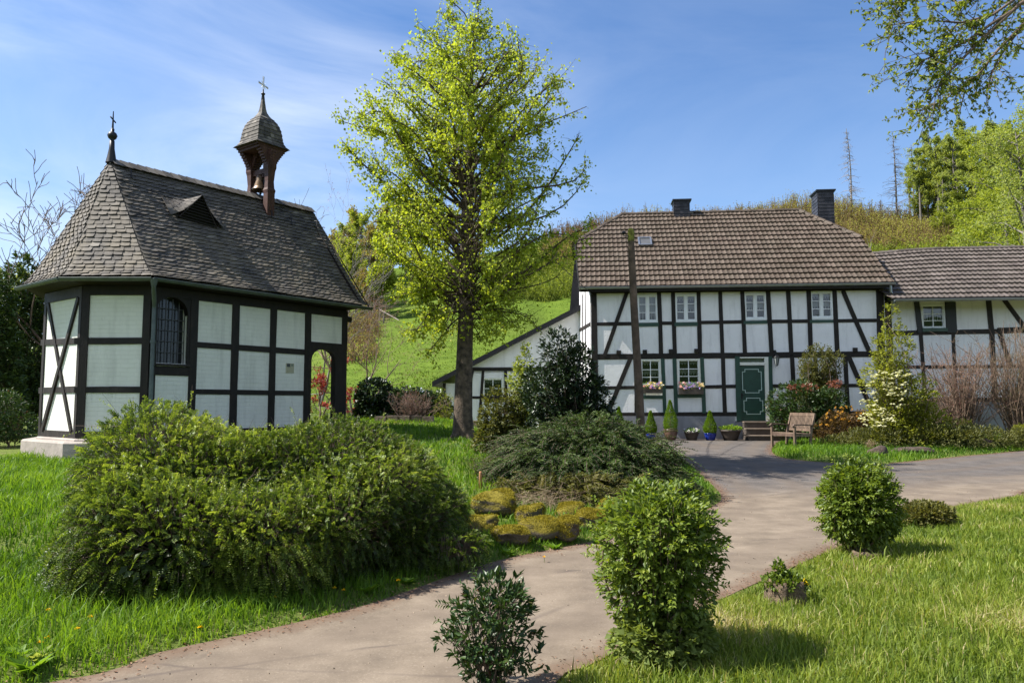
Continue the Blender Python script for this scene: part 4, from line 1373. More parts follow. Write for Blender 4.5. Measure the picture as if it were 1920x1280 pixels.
ridge_tiles(rc_, hp(hR[0] + .05, -RO + vHR * LEN, zh + .02), hp(rR, RW, zR + .03), 9, seed=2)
ridge_tiles(rc_, hp(hL[0] - .05, -RO + vHL * LEN, zh + .02), hp(rL, RW, zR + .03), 9, seed=3)
rc_.build('ridge_tiles', M['tile'], roofH)
# verge boards + soffit
for lim, sg in ((limL, -1), (limR, 1)):
    a = hp(lim(0) , -RO, zE - .02); b = hp(lim(vHL), -RO + vHL * LEN, zh - .02)
    vb = MB(); vb.beam(a - Vector((0, 0, .07)), b - Vector((0, 0, .07)), .04, .16)
    b2 = hp(lim(vHL), 2 * RW + RO - vHL * LEN, zh - .02); a2 = hp(lim(0), 2 * RW + RO, zE - .02)
    vb.beam(a2 - Vector((0, 0, .07)), b2 - Vector((0, 0, .07)), .04, .16); vb.build('verge_board', M['timber'], house)
vb = MB()
vb.add([hp(eL, -RO, zE - .03), hp(eR, -RO, zE - .03), hp(eR, .04, zE - .06), hp(eL, .04, zE - .06)], [(0, 1, 2, 3)])
WH.rect(vb, eL, eR, zE - .17, zE - .035, RO - .03, RO)
vb.build('eave_board', M['timber'], house)
# gable walls and rear wall
gw = MB()
zg = zE - .03
def gable(u, out):
    if out < 0:
        k_ = 2.35; us = u - .42
        zk = zE + (k_ + RO) / LEN * (zR - zE) - .08
        gw.add([hp(u, 0, pl0), hp(us, k_, pl0), hp(us, k_, zk), hp(u, 0, zT)], [(0, 1, 2, 3)])
    pts = [hp(u, .0, pl0), hp(u, 2 * RW, pl0), hp(u, 2 * RW, zT), hp(u, 2 * RW + RO - vHL * LEN, zh - .06), hp(u, -RO + vHL * LEN, zh - .06), hp(u, .0, zT)]
    gw.add(pts, [tuple(range(6))])
gable(uL, -1); gable(uR, 1)
gw.add([hp(uL, 2 * RW, pl0), hp(uR, 2 * RW, pl0), hp(uR, 2 * RW, zT), hp(uL, 2 * RW, zT)], [(0, 1, 2, 3)])
gw.build('gable_wall', M['plaster'], house)
gf = MB()
gl = Wall((hp(uL, 2 * RW, 0).x, hp(uL, 2 * RW, 0).y), WN)       # left gable, u runs from the back to the front
for uu_ in (.1, 1.9, 3.6, 5.4, 7.0, 7.8):
    gl.strip_uz(gf, (uu_, .4), (uu_, zT), .14, .022)
for z in (zBase + .1, hz(666), hz(604), hz(725), zT - .1): gl.strip_uz(gf, (0, z), (2 * RW - .03, z), .14, .017)
wsk = Wall((hp(uL - .42, 2.35, 0).x, hp(uL - .42, 2.35, 0).y), hp(uL, 0, 0) - hp(uL - .42, 2.35, 0))
for z in (hz(604), hz(666), hz(725)): wsk.strip_uz(gf, (0, z), (2.3, z), .13, .02)
for uu_ in (.75, 1.35): wsk.strip_uz(gf, (uu_, .4), (uu_, zT), .10, .026)
gf.build('gable_frame', M['timber_w'], house)
# dark slated upper rear corner + lean-to on the left
gutH = MB()
a = hp(eL - .02, -RO - .06, zE - .02); b = hp(eR + .02, -RO - .06, zE - .02)
gutter(gutH, b, a, .07) if False else gutter(gutH, a, b, .07)
gh = gutH.build('gutter', M['zinc'], house)
dp = MB(); q = hp(uR + .08, -RO + .02, zE - .1)
qa = hitplane(1667, 562, hp(0, -.25, 0), WN)
dp.tube([q + Vector((0, 0, .02)), q + Vector((.0, .0, -.22)), q + Vector((.12, .05, -.38)), q + Vector((.14, .05, -.62))], .05, 10)
dp.build('downpipe', M['zinc'], house)
# skylight
sk = MB()
c_ = hitslope(1209, 456); ss = (c_[1] + RO) / LEN * slopeL
def Q(u, s, h): return Pfront(u, s, h)
for (ua, ub, sa, sb, h0, h1, mm_) in ((-.26, -.20, -.3, .3, 0, .12, 0), (.20, .26, -.3, .3, 0, .12, 0), (-.20, .20, .24, .3, 0, .12, 0), (-.20, .20, -.3, -.24, 0, .11, 0), (-.2, .2, -.24, .24, .0, .085, 1)):
    vs = [Q(c_[0] + x, ss + y, z) for z in (h0, h1) for x, y in ((ua, sa), (ub, sa), (ub, sb), (ua, sb))]
    sk.add(vs, [(3, 2, 1, 0), (4, 5, 6, 7), (0, 1, 5, 4), (1, 2, 6, 5), (2, 3, 7, 6), (3, 0, 4, 7)], mm_)
sk.build('skylight', [M['zinc'], simple('skylight_glass', (.10, .10, .10), .12, bumpv=0)], roofH)
# chimneys
def chimney(px0, px1, pyt, pyb, w_, deep, name, mat, cap):
    u0_ = hitplane(px0, pyt, hp(0, w_, 0), WN); u1_ = hitplane(px1, pyt, hp(0, w_, 0), WN)
    a0 = (u0_ - WH.O).dot(HU); a1 = (u1_ - WH.O).dot(HU); zt_ = u0_.z
    zb_2 = zR - 1.6
    ch = MB(); rr_ = random.Random(5)
    ch.box(hp(a0, w_, zb_2), HU * (a1 - a0), -WN * deep, Vector((0, 0, zt_ - zb_2 - .08)), 0, .3)
    # slate cladding in courses
    z = zb_2 + .8
    while z < zt_ - .14:
        for (o, dv, ln, nn) in ((hp(a0, w_, 0), HU, a1 - a0, WN), (hp(a0, w_ + deep, 0), WN, deep, -HU)):
            n_ = max(2, int(ln / .15)); ph = rr_.random()
            for k in range(-1, n_ + 1):
                s0, s1 = max(0, (k + ph) / n_), min(1, (k + 1 + ph) / n_)
                if s1 - s0 < .03: continue
                p0_ = o + dv * (ln * s0) + Vector((0, 0, z)); p1_ = o + dv * (ln * s1) + Vector((0, 0, z))
                lf = .018 + rr_.uniform(0, .008)
                ch.add([p0_ + nn * lf, p1_ + nn * lf, p1_ + nn * .006 + Vector((0, 0, .17)), p0_ + nn * .006 + Vector((0, 0, .17)), p0_, p1_], [(0, 1, 2, 3), (4, 5, 1, 0)], 0, rr_.random())
        z += .14
    ob = ch.build(name, mat, roofH)
    cpm = MB()
    cpm.box(hp(a0 - .07, w_ - .07, zt_ - .08), HU * (a1 - a0 + .14), -WN * (deep + .14), Vector((0, 0, .06)))
    if cap: cpm.box(hp(a0 - .03, w_ - .03, zt_ - .14), HU * (a1 - a0 + .06), -WN * (deep + .06), Vector((0, 0, .06)))
    cpm.build('chimney_cap', M['iron'], ob)
    return ob
chimney(1264, 1293, 373, 398, RW - .3, .6, 'chimney', M['slate2'], True)
chimney(1533, 1563, 355, 430, RW + .45, .85, 'chimney', M['slate2'], True)
fl_ = MB(); q = hitslope(1281, 401); 
fl_.box(hp(q[0] - .42, q[1] - .02, q[2] + .02), HU * .84, -WN * .12, Vector((0, 0, .06))); fl_.build('flashing', M['whitep'], roofH)

# ---------------------------------------------------------- lean-to on the left
LW = 2.3
wl = Wall((hp(0, LW, 0).x, hp(0, LW, 0).y), HU)
lean = MB()
ptsr = [wl.hit(818, 722), wl.hit(1092, 580)]
gz_ = .2
uLL = wl.hit(858, 740)[0]; uLR = uL
zl = lambda u: ptsr[0][1] + (ptsr[1][1] - ptsr[0][1]) * (u - ptsr[0][0]) / (ptsr[1][0] - ptsr[0][0])
wh_ = [wl.hit(904, 770)[0], wl.hit(944, 770)[0], wl.hit(920, 760)[1], wl.hit(920, 708)[1]]
wh_ = (wh_[0], wh_[1], wh_[2], wh_[3])
zrail = wl.hit(900, 692)[1]
wl.holes(lean, (uLL, uLR, gz_, zrail), [wh_], .12)
lean.add([wl.p(uLL, zrail), wl.p(uLR, zrail), wl.p(uLR, zl(uLR)), wl.p(uLL, zl(uLL))], [(0, 1, 2, 3)])
# low porch corner left of it and its dark opening
uP0 = ptsr[0][0] + .25
lean.box(wl.p(uP0, gz_, -.25), HU * (uLL - uP0), WN * .15, Vector((0, 0, zl(uP0) - gz_ - .05)))
lean.add([wl.p(uP0, gz_, 0) , wl.p(uP0, gz_, -4), wl.p(uP0, zl(uP0) - .05, -4), wl.p(uP0, zl(uP0) - .05, 0)], [(3, 2, 1, 0)])
lean.build('lean_to_wall', M['plaster'], house)
lf = MB()
wl.strip_uz(lf, (uLL, zrail), (uLR, zrail), .14, .02)
wl.strip(lf, (906, 694), (899, 784), .11, .026); wl.strip(lf, (868, 790), (886, 694), .11, .03); 
wl.strip(lf, (948, 694), (950, 784), .11, .026)
zz_l = wl.hit(880, 745)[1]; wl.strip_uz(lf, (uLL, zz_l), (uLR, zz_l), .10, .017)
wl.rect(lf, uP0 + .5, uLL - .1, wl.hit(840, 745)[1], wl.hit(840, 722)[1], -.12, -.09)
wl.rect(lf, uP0 + .02, uP0 + .12, gz_, zl(uP0) - .05, -.2, .0)
lf.build('lean_to_frame', M['timber'], house)
window(wl, wh_, 'd', house)
lr = MB()
a_ = (ptsr[0][0] - .12, ptsr[0][1] - .06); b_ = (ptsr[1][0] + .25, zl(ptsr[1][0] + .25))
th = .20
vs = []
for d in (.25, -4.6):
    vs += [wl.p(a_[0], a_[1], d), wl.p(b_[0], b_[1], d), wl.p(b_[0], b_[1] + th, d), wl.p(a_[0], a_[1] + th, d)]
lr.add(vs, [(0, 1, 2, 3), (7, 6, 5, 4), (0, 4, 5, 1), (1, 5, 6, 2), (2, 6, 7, 3), (3, 7, 4, 0)], 0, .1)
lr.build('lean_to_roof', M['slate2'], house)
rr2 = MB()      # dark slated upright behind the gable edge
q0 = hitplane(1066, 470, wl.p(0, 0, -1.2), WN); q1 = hitplane(1086, 590, wl.p(0, 0, -1.2), WN)
u0_ = (q0 - wl.O).dot(HU); u1_ = (q1 - wl.O).dot(HU)
rr2.prism([(u0_ + .28, q0.z), (u1_ + .3, q0.z), (u1_ + .3, q1.z - .3), (u0_ - .02, q1.z - .3)], wl.p, -3.8, -1.2, 0, .2)
k0 = hitplane(1046, 606, wl.p(0, 0, -1.2), WN); k1 = hitplane(1062, 585, wl.p(0, 0, -1.2), WN)
ku0 = (k0 - wl.O).dot(HU); ku1 = (k1 - wl.O).dot(HU)
rr2.prism([(ku0, k0.z - .1), (u1_, k0.z - .1), (u1_, k1.z + .1), (ku1, k1.z), (ku0 + .08, k1.z - .25)], wl.p, -3.8, -1.19, 0, .2)
rr2.build('slated_wall', M['slate2'], house)

# ---------------------------------------------------------- annex to the right
ann = thing('annexe', 'lower half-timbered wing with grey-brown tiled roof adjoining the right of the farmhouse', 'building', (17, 28.5, .33))
AS = -.25
wA = Wall((WH.p(0, 0, AS).x, WH.p(0, 0, AS).y), HU)
au0 = uR + .02; au1 = uR + 11
zaE = wA.hit(1750, 563, .5)[1]; zaT = zaE + .12
zab = wA.hit(1850, 754)[1]
ah = (wA.hit(1727, 590)[0], wA.hit(1772, 590)[0], wA.hit(1750, 617)[1], zaE - .06)
mb = MB(); wA.holes(mb, (au0, au1, zab, zaT), [ah], .14); 
mb.add([wA.p(au1, 0, 0), wA.p(au1, 0, -7), wA.p(au1, zaT, -7), wA.p(au1, zaT, 0)], [(0, 1, 2, 3)])
mb.build('wall', M['plaster'], ann)
mb = MB(); wA.rect(mb, au0, au1, 0, zab, -.3, .03); mb.build('plinth', M['plinth'], ann)
window(wA, ah, 'a', ann)
mb = MB()
w = wA
w.rect(mb, au0 + .0, au0 + .28, zab, zaT, -.05, .03)
w.strip(mb, (1660, 625), (1870, 621), .17, .018); w.strip(mb, (1870, 620), (2050, 614), .2, .018)
w.strip(mb, (1660, 688), (1870, 687), .11, .018); w.strip(mb, (1870, 687), (2050, 685), .11, .0185)
w.strip(mb, (1660, 750), (2050, 748), .15, .022)
w.strip(mb, (1853, 560), (1859, 622), .17, .024); w.strip(mb, (1859, 620), (1866, 748), .17, .025)
w.strip(mb, (1881, 560), (1921, 614), .14, .032); w.strip(mb, (1873, 622), (1896, 690), .14, .032)
w.strip(mb, (1726, 626), (1735, 748), .12, .024); w.strip(mb, (1786.5, 626), (1793, 748), .11, .024)
w.strip(mb, (1960, 560), (1968, 748), .15, .024); w.strip(mb, (2060, 560), (2068, 748), .15, .024)
mb.build('timber_frame', M['timber_w'], ann)
mb = MB(); w.strip(mb, (1718, 566), (1725, 624), .17, .05) ; mb.build('shutter', simple('black_shutter', (.012, .012, .013), .5, bumpv=.05), ann)
mb = MB(); w.strip(mb, (1781, 566), (1784, 624), .35, .05) ; mb.build('shutter', simple('black_shutter', (.012, .012, .013), .5, bumpv=.05), ann)
mb = MB(); w.strip(mb, (1728, 618.5), (1775, 618), .13, .08); mb.build('window_sill', simple('green_sill', (.035, .07, .05), .4, bumpv=.05), ann)
AO = .45; ARW = 3.2
zaR = hitplane(1780, 466, hp(0, ARW, 0), WN).z
na = (Vector((0, 0, 1)) * (ARW + AO - AS) + WN * (zaR - zaE)).normalized()
ALn = ARW + AO - AS; sA = sqrt(ALn ** 2 + (zaR - zaE) ** 2)
def sag(u): 
    t = (u - au0)
    return -.17 * (1 - float(S(0, 3.2, np.array(t)))) 
def Pann(u, s, h):
    t = s / sA
    return hp(u, -AO - (-AS) + t * ALn, zaE + t * (zaR - zaE) + sag(u) * t) + na * h
ar = MB()
aE0 = uR - .05
tile_roof(ar, Pann, lambda v: aE0 - .9 * v, lambda v: au1 + .3, sA, 12, .175, seed=7, sub=6)
def Pannb(u, s, h):
    t = s / sA
    nn = (Vector((0, 0, 1)) * ALn - WN * (zaR - zaE)).normalized()
    return hp(u, ARW + ALn - t * ALn, zaE + t * (zaR - zaE) + sag(u) * t) + nn * h
tile_roof(ar, Pannb, lambda v: aE0 - .9 * v, lambda v: au1 + .3, sA, 17, .6, seed=8, sub=2)
aroof = ar.build('roof', M['tile2'], ann)
mb = MB()
for k in range(12):
    ua = aE0 - .9 + (au1 + 1.2 - aE0) * k / 12; ub = aE0 - .9 + (au1 + 1.2 - aE0) * (k + 1) / 12
    ridge_tiles(mb, hp(ua, ARW, zaR + .03 + sag(ua)), hp(ub, ARW, zaR + .03 + sag(ub)), 3, seed=k)
mb.build('ridge_tiles', M['tile2'], aroof)
mb = MB(); a = wA.p(aE0 + .08, zaE - .03, AO + .3 + .02); a = hp(aE0 + .08, -AO + AS - .07, zaE - .03); b = hp(au1, -AO + AS - .07, zaE - .03); gutter(mb, a, b, .065)
mb.add([hp(au0, -AO + AS, zaE - .03), hp(au1, -AO + AS, zaE - .03), hp(au1, .02 - AS, zaE + .05), hp(au0, .02 - AS, zaE + .05)], [(0, 1, 2, 3)])
mb.build('gutter', M['zinc'], ann)
# ================================================================== VEGETATION TOOLS
def nrm(v):
    return v / np.maximum(np.linalg.norm(v, axis=-1, keepdims=True), 1e-9)
def rdir(rng, n):
    return nrm(rng.normal(size=(n, 3)))
def leaf_geo(P, Dr, Nn, Ln, Wd, fold=.22):
    n = len(P)
    Dr = nrm(Dr); Sd = nrm(np.cross(Dr, Nn)); N2 = np.cross(Sd, Dr)
    Ln = np.broadcast_to(Ln, (n,))[:, None]; Wd = np.broadcast_to(Wd, (n,))[:, None]
    b = P; t = P + Dr * Ln - N2 * Ln * .10
    m_ = P + Dr * Ln * .45
    l = m_ + Sd * Wd * .5 + N2 * Wd * fold; r = m_ - Sd * Wd * .5 + N2 * Wd * fold
    V = np.stack([b, r, t, l], 1).reshape(-1, 3)
    i = np.arange(n) * 4
    Fc = np.concatenate([np.stack([i, i + 1, i + 2], 1), np.stack([i, i + 2, i + 3], 1)])
    return V, Fc
class Cloud:
    def __init__(s): s.V = []; s.T = []; s.Q = []; s.rt = []; s.rq = []; s.n = 0
    def leaves(s, P, Dr, Nn, Ln, Wd, rnd, fold=.22):
        V, Fc = leaf_geo(P, Dr, Nn, Ln, Wd, fold)
        s.V.append(V); s.T.append(Fc + s.n); s.n += len(V)
        rnd = np.broadcast_to(rnd, (len(P),)); s.rt.append(np.concatenate([rnd, rnd]))
    def blades(s, P, h, w, lean, rng, rnd):
        n = len(P); a = rng.uniform(0, 2 * pi, n)
        sd_ = np.stack([np.cos(a), np.sin(a), 0 * a], 1); b = rng.uniform(0, 2 * pi, n)
        ln = np.stack([np.cos(b), np.sin(b), 0 * b], 1) * (h * lean)[:, None]
        up = np.array([0, 0, 1.])
        w2 = (w / 2)[:, None]; hh = h[:, None]
        v0 = P - sd_ * w2; v1 = P + sd_ * w2
        mid = P + ln * .3 + up * hh * .55
        v2 = mid - sd_ * w2 * .75; v3 = mid + sd_ * w2 * .75
        tip = P + ln + up * hh * (1 - .35 * lean[:, None])
        V = np.stack([v0, v1, v3, v2, tip], 1).reshape(-1, 3)
        i = np.arange(n) * 5 + s.n
        s.V.append(V); s.n += 5 * n
        s.Q.append(np.stack([i, i + 1, i + 2, i + 3], 1)); s.T.append(np.stack([i + 3, i + 2, i + 4], 1))
        s.rq.append(rnd); s.rt.append(rnd)
    def sticks(s, A, B, ra, rb, rnd):
        """three-sided tapered sticks from A to B"""
        n = len(A); d = nrm(B - A); q = nrm(np.cross(d, np.array([.3, .7, .64]))); p = np.cross(d, q)
        ra = np.broadcast_to(ra, (n,))[:, None]; rb = np.broadcast_to(rb, (n,))[:, None]
        rows = []
        for X, rr in ((A, ra), (B, rb)):
            for k in range(3):
                t = 2 * pi * k / 3; rows.append(X + (q * cos(t) + p * sin(t)) * rr)
        V = np.stack(rows, 1).reshape(-1, 3); i = np.arange(n) * 6 + s.n
        s.V.append(V); s.n += 6 * n
        for k in range(3):
            k2 = (k + 1) % 3
            s.Q.append(np.stack([i + k, i + k2, i + 3 + k2, i + 3 + k], 1)); s.rq.append(np.broadcast_to(rnd, (n,)))
    def build(s, name, mat, parent=None, origin=None):
        FS = []; R = []
        if s.Q: FS.append(np.concatenate(s.Q)); R.append(np.concatenate(s.rq))
        if s.T: FS.append(np.concatenate(s.T)); R.append(np.concatenate(s.rt))
        return mk(name, np.concatenate(s.V), FS, mat, rnd=np.concatenate(R), parent=parent, origin=origin)

def curve_pts(a, b, n, sagv, rng, wob=.05):
    a = np.array(a, float); b = np.array(b, float); out = []
    L_ = np.linalg.norm(b - a)
    w1 = rng.normal(size=3) * wob * L_; w2 = rng.normal(size=3) * wob * L_ * .5
    for i in range(n + 1):
        t = i / n
        out.append(a + (b - a) * t + np.array(sagv) * (t * (1 - t)) * L_ + w1 * sin(pi * t) + w2 * sin(2 * pi * t))
    return out

def grow(mb, p, d, L_, r, depth, rng, spread=.6, up=.08, nc=(2, 4), tips=None, nseg=5, shrink=.62, wob=.18, minr=.004, sides=6):
    """recursive limb"""
    p = np.array(p, float); d = np.array(d, float); d /= np.linalg.norm(d)
    pts = [p]; rad = [r]; step = L_ / nseg; dirs = [d]
    for i in range(nseg):
        d = d + rng.normal(size=3) * wob + np.array([0, 0, up]); d /= np.linalg.norm(d)
        p = p + d * step; pts.append(p); dirs.append(d)
        rad.append(max(minr * .7, r * (1 - .75 * (i + 1) / nseg)))
    mb.tube(pts, rad, sides if r > .02 else (5 if r > .01 else 3), cap=False)
    if tips is not None: tips.append((pts, depth))
    if depth <= 0: return
    k = rng.integers(nc[0], nc[1] + 1)
    for j in range(k):
        t = (j + rng.uniform(.4, 1)) / k * .75 + .25
        i = min(int(t * nseg), nseg - 1); q = pts[i] + (pts[i + 1] - pts[i]) * (t * nseg - i)
        v = rng.normal(size=3); v -= dirs[i] * v.dot(dirs[i]); v /= np.linalg.norm(v)
        nd = dirs[i] * (1 - spread * .5) + v * spread * rng.uniform(.7, 1.2)
        grow(mb, q, nd, L_ * shrink * rng.uniform(.75, 1.15), max(minr, np.interp(t, [0, 1], [rad[0], rad[-1]]) * .65), depth - 1, rng, spread, up, nc, tips, max(3, nseg - 1), shrink, wob, minr, sides)

def clump_points(rng, ells, n, hollow=.45, lump=.22, nz=None, freq=2.2, gap=None):
    """points in a union of ellipsoids (cx,cy,cz,rx,ry,rz), pushed towards the skin; returns P, outward, radial fraction"""
    E = np.array(ells, float); vol = (E[:, 3] * E[:, 4] * E[:, 5]) ** .75; vol /= vol.sum()
    k = rng.choice(len(E), n, p=vol)
    u = rdir(rng, n); fr = (hollow ** 3 + (1 - hollow ** 3) * rng.uniform(0, 1, n)) ** (1 / 3)
    nz = nz or Noise(int(rng.integers(1e6)))
    R = E[k, 3:6]; Cc = E[k, :3]
    base = Cc + u * R
    s_ = 1 + lump * nz(base * freq)
    P = Cc + u * R * (fr * s_)[:, None]
    keep = np.ones(n, bool)
    for e in E:     # drop points deep inside another ellipsoid
        q = np.linalg.norm((P - e[:3]) / e[3:6], axis=1); keep &= ~(q < hollow * .8)
    if gap is not None:
        keep &= nz(P * freq * 1.9 + 7) > gap
    return P[keep], nrm(u / R)[keep], fr[keep]

def bush(name, label, cat, base, ells, nclu, k, cr, Ln, Wd, mat, seed, hollow=.5, lump=.2, up=.3, stems=8, smat=None, sr=.012, group=None, gap=None, out=1.0, layers=0., tint=0., extra=None, parts=('foliage', 'stems'), freq=2.2, stick=True):
    rng = np.random.default_rng(seed); base = np.array(base, float)
    t = thing(name, label, cat, tuple(base), group)
    ee = [(base[0] + e[0], base[1] + e[1], base[2] + e[2], *e[3:]) for e in ells]
    P, O, fr = clump_points(rng, ee, nclu, hollow, lump, freq=freq, gap=gap)
    if layers: P[:, 2] = base[2] + (np.floor((P[:, 2] - base[2]) / layers + rng.uniform(-.2, .2, len(P))) + .5) * layers + .12 * layers * rng.normal(size=len(P)) - .15 * layers * 0
    g_ = G(P[:, 0], P[:, 1]); ok = P[:, 2] > g_ + .01
    P, O, fr = P[ok], O[ok], fr[ok]
    C_ = Cloud(); n = len(P)
    for j in range(k):
        off = rdir(rng, n) * (cr * rng.uniform(.2, 1, n))[:, None]
        d = O * out + rdir(rng, n) * .7 + np.array([0, 0, up])
        N_ = np.array([0, 0, 1.]) * .8 + O * .5 + rdir(rng, n) * .5
        sc_ = rng.uniform(.7, 1.25, n)
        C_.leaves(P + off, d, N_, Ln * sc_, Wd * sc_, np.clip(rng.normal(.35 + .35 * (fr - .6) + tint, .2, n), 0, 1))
    if extra: extra(C_, P, O, fr, rng)
    C_.build(parts[0], mat, t)
    mb = MB(); C2_ = Cloud()
    idx = rng.choice(n, min(stems, n), replace=False)
    for i in idx:
        b0 = base + np.array([rng.normal() * .04, rng.normal() * .04, -.03]); b0[2] = g1(b0[0], b0[1]) - .02
        pts = curve_pts(b0, P[i], 6, (0, 0, .12), rng, .06)
        mb.tube(pts, list(np.linspace(sr, sr * .3, 7)), 6, cap=False)
    if stems: mb.build(parts[1], smat or M['twig'], t)
    if stick:
        m_ = max(10, n // 5); i2 = rng.choice(n, m_)
        q = P[i2]; inner = base + (q - base) * rng.uniform(.45, .8, (m_, 1)); 
        C2_.sticks(inner, q, .0035, .0015, .5)
        C2_.build('twigs', smat or M['twig'], t)
    return t

# leaf colours
LM = {}
LM['lime'] = leafmat('lime_leaf', [(0, (.21, .27, .03)), (.5, (.32, .385, .042)), (1, (.45, .50, .075))], .52, .5, .25, tcol=(1.45, 1.4, .6))
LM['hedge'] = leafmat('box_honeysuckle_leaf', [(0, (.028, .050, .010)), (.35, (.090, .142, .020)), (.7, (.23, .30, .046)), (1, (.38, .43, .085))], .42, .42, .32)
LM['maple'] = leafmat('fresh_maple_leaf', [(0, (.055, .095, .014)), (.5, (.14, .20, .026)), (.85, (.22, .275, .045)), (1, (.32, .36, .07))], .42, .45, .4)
LM['laurel'] = leafmat('laurel_leaf', [(0, (.018, .040, .013)), (.6, (.042, .080, .02)), (.85, (.075, .12, .03)), (1, (.11, .05, .025))], .22, .38, .3)
LM['holly'] = leafmat('dark_glossy_leaf', [(0, (.010, .02, .009)), (.6, (.024, .044, .016)), (1, (.055, .085, .03))], .12, .36, .35)
LM['ivy'] = leafmat('ivy_leaf', [(0, (.010, .022, .010)), (.6, (.022, .045, .018)), (1, (.07, .10, .035))], .12, .35, .5)
LM['yew'] = leafmat('conifer_needle', [(0, (.017, .032, .010)), (.5, (.045, .082, .020)), (1, (.12, .175, .042))], .2, .5, .3)
LM['cone'] = leafmat('dwarf_spruce_needle', [(0, (.075, .14, .012)), (.5, (.14, .24, .018)), (1, (.24, .36, .035))], .3, .55, .2)
LM['grass'] = leafmat('grass_blade', [(0, (.070, .115, .014)), (.35, (.15, .21, .024)), (.65, (.235, .285, .042)), (.88, (.33, .33, .09)), (1, (.46, .38, .21))], .42, .5, .25)
LM['grassb'] = leafmat('lush_grass_blade', [(0, (.045, .10, .010)), (.5, (.105, .205, .016)), (1, (.20, .31, .032))], .45, .5, .25)
LM['olive'] = leafmat('olive_leaf', [(0, (.07, .08, .022)), (.5, (.12, .125, .035)), (1, (.20, .18, .06))], .35, .5, .25)
LM['brown'] = leafmat('bronze_leaf', [(0, (.05, .032, .018)), (.5, (.10, .062, .028)), (1, (.17, .11, .045))], .3, .5, .3)
LM['wood'] = leafmat('spring_wood_leaf', [(0, (.14, .18, .025)), (.5, (.24, .29, .045)), (1, (.36, .39, .08))], .5, .6, .15)
LM['woodb'] = leafmat('pale_wood_leaf', [(0, (.16, .21, .06)), (.5, (.26, .31, .09)), (1, (.38, .41, .14))], .5, .6, .15)
LM['brush'] = leafmat('hill_brush_leaf', [(0, (.14, .09, .055)), (.35, (.25, .17, .09)), (.55, (.25, .23, .06)), (1, (.36, .37, .08))], .4, .7, .1)
LM['redm'] = leafmat('red_maple_leaf', [(0, (.14, .012, .016)), (.5, (.28, .03, .035)), (1, (.42, .08, .07))], .4, .5, .3)
LM['pinkb'] = leafmat('pink_bud', [(0, (.22, .10, .09)), (1, (.36, .19, .17))], .3, .6, .2)
LM['red'] = leafmat('red_shoot', [(0, (.10, .035, .02)), (1, (.22, .075, .045))], .35, .4, .3)
LM['orange'] = leafmat('orange_blossom', [(0, (.30, .13, .025)), (1, (.55, .30, .035))], .35, .6, .1)
LM['cream'] = leafmat('cream_bract', [(0, (.38, .38, .20)), (1, (.66, .64, .42))], .35, .6, .1)
LM['yellow'] = leafmat('yellow_petal', [(0, (.75, .46, .01)), (1, (.85, .60, .02))], .2, .6, .1)
LM['ygreen'] = leafmat('yellow_green_leaf', [(0, (.14, .17, .018)), (1, (.33, .34, .05))], .4, .5, .2)
LM['pansy'] = leafmat('pansy_petal', [(0, (.18, .12, .5)), (.4, (.62, .55, .85)), (.7, (.82, .80, .86)), (1, (.75, .55, .7))], .2, .6, .1)
LM['boxfl'] = leafmat('mixed_petal', [(0, (.80, .25, .30)), (.25, (.85, .50, .45)), (.5, (.35, .25, .75)), (.75, (.85, .60, .15)), (1, (.85, .80, .78))], .2, .6, .1)
LM['litter'] = leafmat('leaf_litter', [(0, (.10, .05, .03)), (.5, (.20, .11, .07)), (1, (.33, .21, .14))], .1, .8, .1)
LM['dry'] = leafmat('dry_stalk', [(0, (.20, .14, .09)), (1, (.42, .33, .22))], .2, .8, .1)
